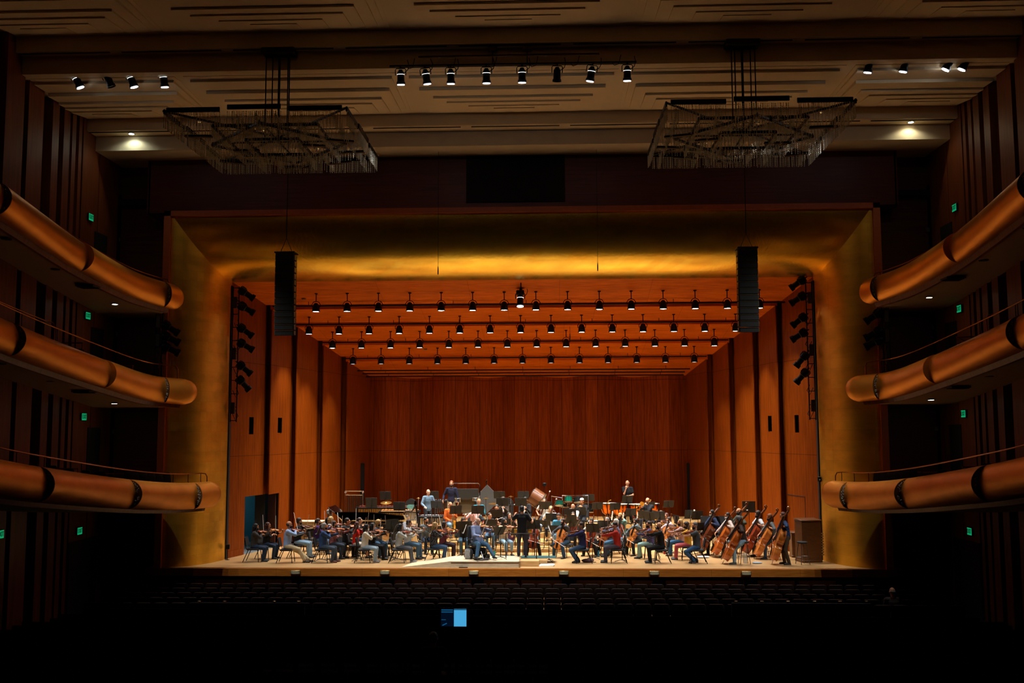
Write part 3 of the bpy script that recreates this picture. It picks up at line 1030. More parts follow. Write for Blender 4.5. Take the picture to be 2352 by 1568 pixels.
E_STAGE = 660
def make_stage_lamp():
    r = empty('stage_lamp')     # origin at the ceiling fixing
    b = MB(); b.lathe([(.06, -.03), (.06, 0)], 12); b.cyl((0, 0, -.3), (0, 0, -.02), .018, 8); b.build('stem', BLK, r)
    b = MB(); b.tube([(-.15, 0, -.52), (-.16, 0, -.42), (-.1, 0, -.33), (0, 0, -.3), (.1, 0, -.33), (.16, 0, -.42), (.15, 0, -.52)], .013, 6); b.build('yoke', BLK, r)
    b = MB(); b.lathe([(.03, -.36), (.07, -.38), (.10, -.43), (.13, -.5), (.14, -.66), (.15, -.665), (.15, -.70), (.132, -.70), (.125, -.64), (.05, -.52), (.0, -.5)], 18)
    h = b.build('housing', BLK, r)
    b = MB(); b.lathe([(0, -.685), (.115, -.685), (.115, -.69), (0, -.698)], 16); b.build('lens', LENS, h)
    o = spot('lamp_light', None, (0, 0, -.75), E_STAGE); o.parent = h
    return r
SL = Proto(make_stage_lamp())
LENS_ = LENS; LENS = mat('dim_lens', 'ffffff', .3, 0, 0, emit='f2f6ff', estr=2.2); E_STAGE = 330; SLD = Proto(make_stage_lamp()); LENS = LENS_
LROWS = [(3.5, 726, 690, 1744, 680, 15), (5.8, 710, 730, 1689, 722, 15), (7.45, 764, 765, 1640, 756, 14), (9.55, 811, 803, 1594, 797, 13)]
for ri, (Y, xa, ya, xb, yb, n) in enumerate(LROWS):
    X0, X1 = at(xa, ya, Y).x, at(xb, yb, Y).x
    for i in range(n):
        X = X0 + (X1 - X0) * i / (n - 1)
        o = (SLD if ri == 3 else SL).put('black hanging stage lamp, %s from left in the %s lamp row from the front' % (ordw(i + 1), ORD[ri + 1]), 'stage lamp', 'lamps under the stage ceiling', loc=(X, Y, zC(Y)))
PIPES = [(4.35, 625, 1895), (6.35, 678, 1768), (8.6, 733, 1672), (10.8, 786, 1622), (12.3, 822, 1583), (12.9, 834, 1571), (13.5, 842, 1568)]
for k, (Y, xa, xb) in enumerate(PIPES):
    z = zC(Y) - .16
    xa, xb = at(xa, 750, Y).x, at(xb, 750, Y).x
    xa = max(xa, -inner(Y)[0] + .03); xb = min(xb, inner(Y)[0] - .03)
    root = empty('lighting_pipe', 'long black pipe under the stage ceiling, %s from the front' % ORD[k + 1], 'pipe', 'pipes under the stage ceiling')
    b = MB(); b.cyl((xa, Y, z), (xb, Y, z), .03, 8); b.build('pipe', BLK, root)
    for q in range(7):
        x = xa + (xb - xa) * (q + .5) / 7
        b = MB(); b.cyl((x, Y, z), (x, Y, zC(Y) + .02), .01, 6); b.build('hanger', BLK, root)
# smoke detectors on the shell ceiling
for k, (px, py, Y) in enumerate(((698, 689, 4.0), (977, 797, 9.7), (1428, 794, 9.7))):
    X = at(px, py, Y).x
    b = MB(); b.lathe([(0, -.06), (.07, -.05), (.09, -.01), (.09, 0), (0, 0)], 16, (X, Y, zC(Y)))
    tag(b.build('smoke_detector', mat('detector_white', '8a5a3a', .5), None), 'small round detector on the wooden stage ceiling, %s from left' % ORD[k + 1], 'detector', 'ceiling detectors')

# theatre spotlight: barrel along local -Z, yoke on top
def make_spot(lit=True, long=False):
    r = empty('spotlight')
    L = .42 if not long else .62
    rr = .105 if not long else .1
    b = MB(); b.tube([(-.15, 0, -.17), (-.15, 0, -.02), (-.12, 0, .02), (.12, 0, .02), (.15, 0, -.02), (.15, 0, -.17)], .013, 6); b.cyl((0, 0, .02), (0, 0, .12), .02, 8); b.build('yoke', BLK, r)
    b = MB()
    if long:
        b.lathe([(0, .05), (.09, .03), (.14, -.04), (.14, -.22), (.10, -.25), (.10, -.46), (.13, -.48), (.14, -.60), (.12, -.60), (.10, -.5), (0, -.49)], 14)
    else:
        b.lathe([(0, .0), (.05, -.01), (.075, -.06), (.10, -.10), (.105, -.34), (.12, -.35), (.13, -.42), (.115, -.42), (.1, -.36), (0, -.35)], 16)
    h = b.build('barrel', BLK, r)
    b = MB(); q_ = -.012 if lit else .035; b.lathe([(0, -L + q_), (rr, -L + q_), (rr, -L + q_ - .006), (0, -L + q_ - .016)], 16)
    if lit:
        b.build('lens', LENS, h)
        b = MB()
        b.lathe([(.1055, -.150), (.1075, -.150), (.1075, -.141), (.1055, -.141)], 20)
        b.build('vent_ring', mat('vent_glow', 'ffffff', .4, 0, 0, emit='f2f6ff', estr=2.5), h)
    else: b.build('lens', mat('dark_lens', '1a1a20', .1, 0, 0), h)
    if not long:
        b = MB(); b.tube([(.1, 0, -.1), (.2, .03, -.02), (.24, .04, .1), (.2, 0, .26)], .011, 6); b.build('cable', BLKM, r)
    if lit:
        o = spot('spot_beam', h, (0, 0, -L - .04), 1300, R(44), .9, rad=.05, col=(.95, .97, 1))
    return r
SPL = Proto(make_spot(True)); SPD = Proto(make_spot(False)); SPT = Proto(make_spot(False, True))
def bar_group(px0, px1, py, Y, cans, label, hang):
    p0, p1 = at(px0, py, Y), at(px1, py, Y); z = (p0.z + p1.z) / 2
    root = empty('lighting_bar', label, 'lighting bar', 'lighting bars under the hall ceiling')
    b = MB(); b.cyl((p0.x, Y, z), (p1.x, Y, z), .028, 10); b.build('bar', BLK, root)
    w = (p1.x - p0.x)
    b = MB(); b.cyl((p0.x + w * .12, Y - .15, z + .2), (p1.x - w * .15, Y - .15, z + .2), .03, 10); b.build('upper_bar', mat('bar_brown', '4a3020', .5, .3), root)
    for f in hang:
        x = p0.x + w * f
        b = MB(); b.cyl((x, Y - .08, z), (x, Y - .08, 15.46), .014, 8); b.build('hanger', BLK, root)
        b = MB(); b.cbox((x, Y - .08, 15.40), (.24, .2, .14), .01); b.build('junction_box', mat('box_tan', '6d5138', .7), root)
    for k in range(6):
        x = p0.x + w * (k + .4) / 6
        b = MB(); b.tube([(x, Y, z), (x + .08, Y, z - .09), (x + .2, Y, z - .05), (x + .26, Y - .1, z + .18)], .01, 6); b.build('cable', BLKM, root)
    for k, (px, py2, tilt, lit) in enumerate(cans):
        x = at(px, py2, Y).x
        M = MX.Translation((x, Y, z - .1)) @ MX.Rotation(R(tilt), 4, 'Y') @ MX.Rotation(R(13), 4, 'X')
        (SPL if lit else SPD).put('black spotlight %s from left under the %s' % (ORD[k + 1], label), 'spotlight', 'spotlights under the hall ceiling', M=M)
bar_group(895, 1462, 147, -6.0, [(920, 170, 0, 1), (976, 170, -8, 1), (1035, 170, 0, 1), (1117, 170, 0, 1), (1199, 170, 0, 1), (1280, 170, 2, 0), (1361, 170, 10, 1), (1441, 170, 0, 1)], 'middle lighting bar of the hall ceiling', (.42, .56))
bar_group(150, 412, 160, -5.6, [(170, 180, -22, 1), (243, 180, -20, 0), (297, 180, -16, 1), (374, 180, -4, 1)], 'left lighting bar of the hall ceiling', (.35,))
bar_group(1962, 2254, 122, -5.6, [(1999, 140, 8, 1), (2083, 140, 12, 1), (2190, 140, 28, 1), (2226, 140, 26, 1)], 'right lighting bar of the hall ceiling', (.4,))

# recessed downlights
DL = mat('downlight', 'ffffff', .3, 0, 0, emit='f0fff4', estr=14)
DL2 = mat('downlight_warm', 'ffffff', .3, 0, 0, emit='fff4d0', estr=14)
def downlight(x, y, z, label, e, col=(.85, 1, .92), m=DL, rad=.085, size=R(150)):
    root = empty('downlight', label, 'downlight', 'small round ceiling lights', loc=(x, y, z))
    b = MB(); b.lathe([(rad, -.012), (rad + .03, -.012), (rad + .03, 0), (rad, 0)], 18); b.build('ring', GREY, root)
    b = MB(); b.lathe([(0, -.015), (rad, -.015), (rad, -.004), (0, -.004)], 18); b.build('lens', m, root)
    if e: spot('downlight_beam', root, (0, 0, -.03), e, size, .5, col=col, rad=.05)
p = at(302, 305, -1.5); downlight(p.x, -1.5, 14.53, 'lit round ceiling light beside the left chandelier', 22)
p = at(2092, 275, -1.5); downlight(p.x, -1.5, 14.53, 'lit round ceiling light beside the right chandelier', 22, (1, 1, .8), DL2)
for s in (-1, 1):
    side = 'left' if s < 0 else 'right'
    for tn, x, y in (('top', 13.1, -1.9), ('middle', 13.1, -1.7)):
        P = TIERS[tn]['seats'][0][2]; z = min(P, key=lambda p: abs(p.y - y)).z - TIERS[tn]['soff']
        downlight(s * x, y, z - .0, 'lit round light under the %s balcony on the %s' % (tn, side), 1.0, (.9, 1, 1), DL if s < 0 or tn == 'middle' else DL2)
        P0 = P
        for k, (x2, y2) in enumerate(((13.2, -5.6), (13.2, -8.2))):
            z2 = min(P0, key=lambda p: abs(p.y - y2)).z - TIERS[tn]['soff']
            b = MB(); b.lathe([(0, -.02), (.12, -.02), (.14, 0), (0, 0)], 14, (s * x2, y2, z2))
            tag(b.build('ceiling_diffuser', BLKM, None), 'dark round air outlet under the %s %s balcony, %s from the arch' % (tn, side, ORD[k + 1]), 'air outlet', 'air outlets under the balconies')
        y2 = -4.0; z2 = min(P0, key=lambda p: abs(p.y - y2)).z - TIERS[tn]['soff']
        b = MB(); b.box((0, 0, -.03), (.55, .5, .05)); 
        for q in range(4): b.box((0, -.18 + q * .12, -.065), (.5, .02, .03))
        tag(b.build('air_grille', mat('grille_brown', '1c130c', .7), None, False, (s * 13.0, y2, z2)), 'dark square air grille under the %s balcony on the %s' % (tn, side), 'air grille', 'air grilles under the balconies')
for k, (px, py, Y, z) in enumerate(((226, 259, -2.4, 14.93), (2165, 225, -2.4, 14.93), (38, 50, -7.5, 15.92), (2340, 4, -7.5, 15.92))):
    p = at(px, py, Y); b = MB(); b.lathe([(0, -.03), (.09, -.03), (.13, 0), (0, 0)], 14, (p.x, p.y, z))
    tag(b.build('ceiling_diffuser', BLKM, None), 'dark round outlet in the hall ceiling, %s' % ('left of the left chandelier', 'right of the right chandelier', 'in the top left corner', 'in the top right corner')[k], 'air outlet', 'air outlets in the hall ceiling')

# ---- side ladders of long spotlights at the inner edge of the arch
def ladder(s, Y, x, zs, z0, z1, label, prev='side ladder'):
    root = empty('lighting_ladder', label, 'lighting ladder', 'lighting ladders beside the arch')
    for dx in (0, .22):
        b = MB(); b.cyl((x - s * dx, Y, z0), (x - s * dx, Y, z1), .022, 8); b.build('rail', BLK, root)
    n = int((z1 - z0) / .45)
    b = MB()
    for k in range(n + 1):
        z = z0 + .05 + k * (z1 - z0 - .1) / n; b.cyl((x, Y, z), (x - s * .22, Y, z), .014, 6)
    b.build('rungs', BLK, root)
    for z in (z0 + .5, (z0 + z1) / 2, z1 - .6):
        b = MB(); b.cbox((x - s * .1, Y - .04, z), (.14, .1, .42), .01); b.build('dimmer_box', mat('box_brown', '3a2416', .5, .2), root)
    b = MB(); rnd = random.Random(int(z0 * 7))
    for k in range(6):
        z = z0 + (z1 - z0) * (k + .5) / 6
        b.tube([(x - s * .2, Y - .05, z), (x - s * .3, Y - .05, z - .2), (x - s * .2, Y - .05, z - .35), (x - s * .08, Y - .05, z - .1)], .012, 6)
    b.build('cable', BLKM, root)
    for k, (z, tilt) in enumerate(zs):
        M = MX.Translation((x - s * .26, Y - .02, z)) @ MX.Rotation(R(-s * tilt), 4, 'Y') @ MX.Rotation(R(18), 4, 'X')
        SPT.put('long black spotlight, %s from top on the %s' % (ORD[k + 1], label), 'spotlight', 'spotlights beside the arch', M=M)
def zat(py, Y=2.1, px=545): return at(px, py, Y).z
ladder(-1, 2.05, -10.5, [(zat(665), -55), (zat(700), -58), (zat(750), -52), (zat(785), -58), (zat(835), -48), (zat(868), -40)], 4.9, 9.85, 'left ladder inside the arch')
ladder(1, 2.05, 10.5, [(zat(652), -55), (zat(688), -58), (zat(735), -52), (zat(770), -58), (zat(820), -38), (zat(858), -40)], 4.9, 9.85, 'right ladder inside the arch')
# three spotlights behind each arch edge under the top balcony
ladder(-1, -.35, -12.35, [(zat(742, -.35), -55), (zat(768, -.35), -62), (zat(792, -.35), -62)], 6.4, 8.9, 'left pole under the top balcony')
ladder(1, -.35, 12.35, [(zat(727, -.35), -55), (zat(768, -.35), -62), (zat(788, -.35), -62)], 6.4, 8.9, 'right pole under the top balcony')

# ---- line arrays
def line_array(x, label):
    root = empty('line_array_speaker', label, 'speaker', 'hanging speaker columns', loc=(x, -2.0, 0))
    z = 10.26; ang = 0; y = 0
    n = 13
    for k in range(n):
        h = .205 if k < n - 1 else .17
        ang += 0 if k < 7 else R(1.1)
        b = MB(); b.M = MX.Translation((0, y, z - h / 2)) @ MX.Rotation(ang, 4, 'X')
        b.cbox((0, 0, 0), (.60, .42, h - .012), .012)
        bx = b.build('speaker_box', mat('speaker_front', '1a1712', .8, .1, .2, 80), root)
        b2 = MB(); b2.M = b.M
        b2.box((0, -.215, h / 2 - .012), (.60, .006, .008))
        for sx in (-1, 1): b2.box((sx * .31, -.05, 0), (.02, .2, h - .05))
        b2.build('edge_hardware', mat('array_edge', '77683e', .5, .5), bx, False)
        z -= h; y += math.sin(ang) * .2
    b = MB(); b.cbox((0, 0, 10.31), (.66, .5, .05), .01); b.build('rigging_frame', BLK, root)
    for sx in (-.0,):
        b = MB(); b.tube([(-.2, 0, 10.33), (0, 0, 10.8), (.2, 0, 10.33)], .012, 6); b.cyl((0, 0, 10.8), (0, 0, 14.03), .012, 6); b.build('cable', BLK, root)
line_array(-7.45, 'tall black column of hanging speakers left of the stage centre')
line_array(7.38, 'tall black column of hanging speakers right of the stage centre')
# hanging microphones
for k, (px, pyt, pyb, Y, zt, lab) in enumerate(((1006, 480, 630, -.6, 14.03, 'left of the middle before the gold beam'), (1373, 480, 622, -.6, 14.03, 'right of the middle before the gold beam'),
        (1309, 700, 780, 6.9, None, 'under the stage ceiling'))):
    p = at(px, pyb, Y); zt = zt or zC(Y) + .3
    root = empty('hanging_microphone', 'thin black microphone on a wire ' + lab, 'microphone', 'hanging microphones', loc=(p.x, Y, 0))
    b = MB(); b.cyl((0, 0, p.z + .15), (0, 0, zt), .006, 5); b.build('wire', BLK, root)
    b = MB(); b.lathe([(0, p.z), (.016, p.z), (.02, p.z + .1), (.014, p.z + .26), (0, p.z + .28)], 10); b.build('capsule', BLK, root)
# larger hanging projector spot at the stage centre
p = at(1195, 690, 3.2)
M = MX.Translation((p.x, 3.15, p.z + .25)); o = make_spot(True); o.matrix_world = M @ MX.Rotation(R(-10), 4, 'X') @ MX.Scale(1.15, 4)
o.name = 'moving_head_lamp'; tag(o, 'larger black spotlight with glowing body in the middle of the front lamp row', 'spotlight')
b = MB(); b.tube([(0, 0, .3), (0, 0, .12)], .03, 8); b.cbox((0, 0, .03), (.26, .2, .14), .02); b.build('base', BLK, o)
p2 = at(1197, 650, 2.9)
root = empty('cable_hook', 'short dangling black cable at the middle of the gold beam', 'cable', loc=(p2.x, 2.6, 0))
b = MB(); b.tube([(0, 0, 9.98), (.0, 0, 9.8), (.04, 0, 9.65), (.0, 0, 9.55)], .022, 6); b.build('cable', BLK, root)
# small security camera and wall boxes
for k, (px, py, Y, lab) in enumerate(((2042, 485, .87, 'on the dark wall right of the arch'),)):
    p = at(px, py, Y); root = empty('security_camera', 'small camera box ' + lab, 'camera', loc=p)
    b = MB(); b.cbox((0, -.1, 0), (.16, .2, .14), .02); b.build('body', mat('cam_grey', '5a4c40', .5), root); b = MB(); b.cyl((0, 0, .05), (0, -.08, 0), .02, 8); b.build('bracket', BLK, root)
for k, (px, py, lab) in enumerate(((271, 551, 'top left'), (266, 767, 'second level left'), (258, 991, 'first level left'), (2131, 528, 'top right'), (2142, 752, 'second level right'), (2152, 984, 'first level right'))):
    s = -1 if px < 1000 else 1
    p = at(px, py, .87)
    root = empty('wall_speaker', 'small pale box on the dark wall, %s' % lab, 'wall box', 'small wall boxes', loc=p)
    b = MB(); b.cbox((0, -.05, 0), (.17, .1, .15), .01); b.build('case', mat('pale_box', '6e665a', .6), root)
    b = MB(); b.box((0, -.105, 0), (.12, .008, .1)); b.build('face', GREY, root, False)
# ================================================================ people
_tex = bpy.data.textures.new('folds', 'CLOUDS'); _tex.noise_scale = .11; _tex.noise_depth = 1
_texh = bpy.data.textures.new('strands', 'CLOUDS'); _texh.noise_scale = .035


def fabric(col, pat=None):
    n = 'fabric_' + col + (pat or '')
    if n in _mats: return _mats[n]
    m = mat(n, col, .85, 0, .18, 9, .25, spec=.25)
    if pat:
        nt = m.node_tree; b = nt.nodes['Principled BSDF']
        tc = nt.nodes.new('ShaderNodeTexCoord')
        ch = nt.nodes.new('ShaderNodeTexVoronoi' if pat == 'floral' else 'ShaderNodeTexChecker')
        ch.inputs['Scale'].default_value = 26 if pat == 'floral' else 22
        nt.links.new(tc.outputs['Object'], ch.inputs['Vector'])
        if pat == 'floral':
            lt = nt.nodes.new('ShaderNodeMath'); lt.operation = 'LESS_THAN'; lt.inputs[1].default_value = .3
            nt.links.new(ch.outputs['Distance'], lt.inputs[0]); fac = lt.outputs[0]
        else: fac = ch.outputs['Fac']
        mx = nt.nodes.new('ShaderNodeMix'); mx.data_type = 'RGBA'
        c = lin(col)
        mx.inputs['A'].default_value = c; mx.inputs['B'].default_value = tuple(min(1, x * 3 + .12) for x in c[:3]) + (1,) if pat == 'floral' else tuple(x * .35 for x in c[:3]) + (1,)
        nt.links.new(fac, mx.inputs['Factor']); nt.links.new(mx.outputs['Result'], b.inputs['Base Color'])
    return m


SKINS = {'a': 'bd825e', 'b': 'a2704e', 'c': '7c5036', 'd': 'cc9878'}
HAIRS = {'black': '0c0a0a', 'brown': '2e1a10', 'auburn': '4a2010', 'blond': 'a5824e', 'grey': '8d8a86', 'white': 'cfcac2', 'dgrey': '4c4a48', 'ginger': '7a3e18'}
EYE = mat('eye_dark', '120c0a', .2, 0, 0)
LIP = mat('lip', 'a0524a', .5, 0, 0)


def remesh(b, name, m, root, vox, disp=0, tex=None, it=2, mats=None):
    me = bpy.data.meshes.new(name); me.from_pydata(b.v, [], b.f)
    me.materials.append(m)
    o = bpy.data.objects.new(name, me); COL.objects.link(o); o.parent = root
    r = o.modifiers.new('skin', 'REMESH'); r.mode = 'VOXEL'; r.voxel_size = vox; r.use_smooth_shade = True
    if it:
        s = o.modifiers.new('relax', 'SMOOTH'); s.factor = .5; s.iterations = it
    if disp:
        d = o.modifiers.new('folds', 'DISPLACE'); d.texture = tex or _tex; d.strength = disp; d.mid_level = .5; d.texture_coords = 'LOCAL'
    return o


def ik(a, c, l1, l2, pole):
    a, c, pole = V(a), V(c), V(pole)
    d = c - a; L = d.length
    if L > (l1 + l2) * .995: c = a + d * ((l1 + l2) * .995 / L); d = c - a; L = d.length
    x = (l1 * l1 - l2 * l2 + L * L) / (2 * L)
    h = math.sqrt(max(0, l1 * l1 - x * x))
    u = d / L; p = pole - u * pole.dot(u)
    if p.length < 1e-4: p = V((0, 0, 1)) - u * u.z
    return a + u * x + p.normalized() * h, c


def ering(c, rx, ry, xa, ya, n=16):
    return [V(c) + xa * (rx * math.cos(2 * PI * k / n)) + ya * (ry * math.sin(2 * PI * k / n)) for k in range(n)]


def hand(b, w, d, nrm, side, curl=.9):
    """palm, four jointed fingers and a thumb from the side of the palm"""
    d = V(d).normalized(); nrm = V(nrm); nrm = (nrm - d * nrm.dot(d)).normalized()
    lat = d.cross(nrm).normalized() * side
    w = V(w)
    for k in range(4):
        o = (k - 1.5) * .019
        b.caps(w + lat * (o * .6), w + d * .085 + lat * o, .015, .0115, 8)
        L = (.040, .045, .042, .033)[k]
        base = w + d * .088 + lat * o * 1.05
        d1 = (d * math.cos(curl * .7) + nrm * math.sin(curl * .7)).normalized(); j = base + d1 * L
        d2 = (d * math.cos(curl * 1.7) + nrm * math.sin(curl * 1.7)).normalized(); e = j + d2 * L * .85
        b.caps(base, j, .0098, .0088, 8); b.caps(j, e, .0088, .0072, 8)
    t0 = w + d * .02 - lat * .024; t1 = t0 + (d * .6 - lat * .55 + nrm * .4).normalized() * .045; t2 = t1 + (d * .8 + nrm * .5).normalized() * .032
    b.caps(t0, t1, .014, .011, 8); b.caps(t1, t2, .0105, .0085, 8)


class Fig:
    pass


def skeleton(kind='sit', lean=6, turn=0, hy=0, hp=6, hz=None, side=0):
    f = Fig()
    f.kind = kind
    hz = hz if hz is not None else {'sit': .565, 'stand': .94, 'perch': .80}[kind]
    f.P0 = V((0, 0, hz))
    dr = lambda a: V((math.sin(R(side)) , math.sin(R(a)), math.cos(R(a)))).normalized()
    f.P1 = f.P0 + dr(lean * .4) * .2
    f.P2 = f.P1 + dr(lean) * .17
    f.P3 = f.P2 + dr(lean * 1.3) * .16
    f.u = dr(lean)
    f.tx = MX.Rotation(R(turn), 3, 'Z') @ V((1, 0, 0)); f.ty = MX.Rotation(R(turn), 3, 'Z') @ V((0, 1, 0))
    f.S = {1: f.P3 - f.u * .05 + f.tx * .175, -1: f.P3 - f.u * .05 - f.tx * .175}
    f.MR = MX.Rotation(R(hy + turn), 3, 'Z') @ MX.Rotation(R(-hp), 3, 'X')
    f.Hc = f.P3 + V((0, math.sin(R(lean)) * .05 + .015, .168))
    f.face = lambda x, y, z: f.Hc + f.MR @ V((x, y, z))
    f.mouth = f.face(0, .1, -.068)
    return f


def person(label, M, f, L, group='orchestra musicians'):
    """f: skeleton with f.W[side]=(wrist, dir, normal, curl) and f.F[side]=foot position"""
    root = empty('person', label, 'person', group, M=M)
    skin = mat('skin_' + L.get('skin', 'a'), SKINS[L.get('skin', 'a')], .55, 0, .06, 12)
    bw = L.get('w', 1.0)
    tx, ty = f.tx, f.ty
    hx, hyv = V((1, 0, 0)), V((0, 1, 0))
    el, wr, kn, an = {}, {}, {}, {}
    for s in (-1, 1):
        w, d, nrm, curl = f.W[s]
        pole = f.pole.get(s, V((s * .55, -.35, -.8))) if hasattr(f, 'pole') else V((s * .55, -.35, -.8))
        el[s], wr[s] = ik(f.S[s], w, .29, .255, pole)
        hip = f.P0 + V((s * .09, 0, -.03))
        ft = V(f.F[s])
        kn[s], an[s] = ik(hip, ft + V((0, 0, .085)), .43, .415, V((s * .12, 1, .25 if f.kind == 'sit' else .0)))
    def torso(b, o, low=-.08, top=True):
        rr = [(f.P0 + V((0, 0, low)), .145 + o, .105 + o, hx, hyv), (f.P0, .158 * bw + o, .12 * bw + o, hx, hyv), (f.P1 - f.u * .03, .138 * bw + o, .108 * bw + o, (hx + tx).normalized(), (hyv + ty).normalized()),
              (f.P2 - f.u * .04, .158 * bw + o, .118 * bw + o, tx, ty), (f.P2 + f.u * .06, .165 + o, .11 + o, tx, ty), (f.P3 - f.u * .045, .15 + o, .078 + o, tx, ty), (f.P3 - f.u * .0, .08 + o, .06 + o, tx, ty)]
        b.loft([ering(*r) for r in rr])
        for s in (-1, 1):
            b.caps(f.P3 - f.u * .055, f.S[s], .062 + o, .058 + o)
    def leg(b, s, o, z1=1.0):
        hip = f.P0 + V((s * .085, 0, -.02))
        b.caps(hip, kn[s], .088 * bw + o, .058 + o)
        e = kn[s].lerp(an[s], z1)
        b.caps(kn[s], kn[s].lerp(e, .4), .058 + o, .054 + o); b.caps(kn[s].lerp(e, .4), e, .054 + o, .036 + o + (.012 if o and z1 > .9 else 0))
    # body
    b = MB(); torso(b, 0)
    for s in (-1, 1):
        leg(b, s, 0)
        a = an[s]; b.caps(a, a + V((0, .03, -.05)), .035, .03)
        b.caps(a + V((0, -.02, -.05)), a + V((s * .02, .13, -.06)), .03, .024)
        b.caps(f.S[s], el[s], .05, .038); b.caps(el[s], wr[s], .038, .025)
        hand(b, wr[s], f.W[s][1], f.W[s][2], s, f.W[s][3])
    b.caps(f.P3 - f.u * .03, f.Hc + V((0, -.02, -.03)), .056, .052)
    mr = f.MR
    b.ell(f.face(0, -.012, .03), (.074, .094, .086), 16, mr)
    b.ell(f.face(0, .018, -.028), (.061, .072, .096), 16, mr)
    b.ell(f.face(0, .04, -.092), (.040, .045, .034), 12, mr)
    b.caps(f.face(0, .088, .012), f.face(0, .108, -.03), .009, .014, 8)
    b.ell(f.face(0, .078, .034), (.05, .018, .012), 10, mr)
    for s in (-1, 1): b.ell(f.face(s * .078, -.004, -.01), (.011, .022, .032), 8, mr)
    remesh(b, 'body', skin, root, .0095, it=1)
    b = MB()
    for s in (-1, 1): b.ell(f.face(s * .03, .086, .012), (.011, .007, .008), 8, mr)
    b.build('eyes', EYE, root)
    # shirt
    sl = L.get('sleeve', 'long'); o = L.get('loose', .018)
    b = MB(); torso(b, o, -.10 if not L.get('tuck') else -.02)
    for s in (-1, 1):
        if sl == 'long':
            b.caps(f.S[s], el[s], .058 + o * .8, .046 + o * .6); b.caps(el[s], el[s].lerp(wr[s], .93), .044 + o * .6, .032 + o * .3)
        elif sl == 'mid':
            b.caps(f.S[s], el[s], .058 + o * .8, .046 + o * .6); b.caps(el[s], el[s].lerp(wr[s], .3), .044 + o * .6, .04 + o * .4)
        elif sl == 'short':
            b.caps(f.S[s], f.S[s].lerp(el[s], .62), .06 + o * .8, .056 + o * .7)
    if L.get('hood'):
        b.caps(f.P3 + V((-.06, -.08, 0)), f.P3 + V((.06, -.08, 0)), .05, .05)
    remesh(b, 'top', fabric(L['top'], L.get('pat')), root, .014, .016)
    if L.get('inner'):
        b = MB(); b.loft([ering(f.P1 + ty * .05, .07, .095 + o, tx, ty), ering(f.P3 - f.u * .05 + ty * .035, .06, .062 + o, tx, ty)])
        b.build('undershirt', fabric(L['inner']), root)
    # trousers, shorts or skirt
    pk = L.get('pk', 'long')
    b = MB(); b.loft([ering(f.P0 + V((0, 0, -.1)), .15, .115, hx, hyv), ering(f.P0, .163 * bw + .006, .125 * bw + .004, hx, hyv), ering(f.P0 + V((0, 0, .08)), .142 * bw + .004, .112 * bw + .004, hx, hyv)])
    if pk == 'skirt':
        k = (kn[1] + kn[-1]) / 2
        b.loft([ering(f.P0, .17, .12, hx, hyv), ering(f.P0.lerp(k, .95), .24, .1, hx, V((0, .2, 1)).normalized()), ering(k + V((0, .02, -.25)), .22, .13, hx, hyv)])
    else:
        for s in (-1, 1): leg(b, s, .013, .97 if pk == 'long' else (.72 if pk == 'crop' else .1))
    remesh(b, 'trousers' if pk != 'skirt' else 'skirt', fabric(L['legs']), root, .014, .012)
    # shoes
    for s in (-1, 1):
        a = an[s]; b = MB()
        b.caps(a + V((0, -.03, -.035)), a + V((0, .03, -.035)), .042, .04, 10)
        b.caps(a + V((0, .03, -.045)), a + V((s * .025, .15, -.055)), .042, .033, 10)
        b.box(a + V((s * .012, .055, -.075)), (.078, .25, .02))
        remesh(b, 'shoe', mat('shoe_' + L.get('shoe', '15'), L.get('shoe', '15') * 3, .6, 0, .1), root, .011, it=1)
    # hair
    hs, hc = L.get('hair', ('short', 'brown'))
    if hs != 'bald':
        b = MB(); F = f.face
        if hs == 'fringe':
            b.ell(F(0, -.045, .0), (.084, .068, .06), 12, mr)
        else:
            r = 1.14 if hs == 'curly' else 1.0
            b.ell(F(0, -.026, .048), (.084 * r, .098 * r, .086 * r), 14, mr)
            b.ell(F(0, -.045, -.01), (.082 * r, .066 * r, .075 * r), 12, mr)
            if hs in ('long', 'bob', 'curly'):
                n = .24 if hs == 'long' else .13
                b.caps(F(0, -.07, -.01), F(0, -.075, -.01) + V((0, -.02, -n)), .07 * r, .055 * r)
                for s in (-1, 1): b.caps(F(s * .07, -.01, .02), F(s * .075, .0, -.02) + V((0, .0, -n * .75)), .026 * r, .022 * r)
            if hs == 'tail': b.ell(F(0, -.12, .03), (.035, .04, .035), 10, mr); b.caps(F(0, -.13, .02), F(0, -.12, 0) + V((0, -.02, -.16)), .028, .014)
        remesh(b, 'hair', mat('hair_' + hc, HAIRS[hc], .6, 0, .35, 60, .4), root, .012, .012, _texh, 1)
    if L.get('mask'):
        b = MB(); b.ell(f.face(0, .052, -.062), (.063, .066, .055), 14, mr)
        b.tube([f.face(-.08, 0, -.0), f.face(-.06, .06, -.04)], .003, 5); b.tube([f.face(.08, 0, -.0), f.face(.06, .06, -.04)], .003, 5)
        b.build('face_mask', mat('mask_' + L['mask'], L['mask'], .9, 0, .08), root)
    else:
        b = MB(); b.ell(f.face(0, .087, -.07), (.022, .006, .006), 8, mr); b.build('mouth', LIP, root)
    if L.get('beard'):
        b = MB(); b.ell(f.face(0, .04, -.088), (.058, .062, .045), 12, mr); b.build('beard', mat('hair_' + L['beard'], HAIRS[L['beard']], .7, 0, .3, 60, .4), root)
    if L.get('glasses'):
        b = MB()
        for s in (-1, 1):
            c = f.face(s * .032, .1, .012)
            b.tube([c + mr @ V((.022 * math.cos(t * PI / 6), 0, .018 * math.sin(t * PI / 6))) for t in range(13)], .0025, 5)
            b.tube([c + mr @ V((s * .02, 0, 0)), f.face(s * .08, 0, .01)], .002, 5)
        b.build('glasses', BLK, root)
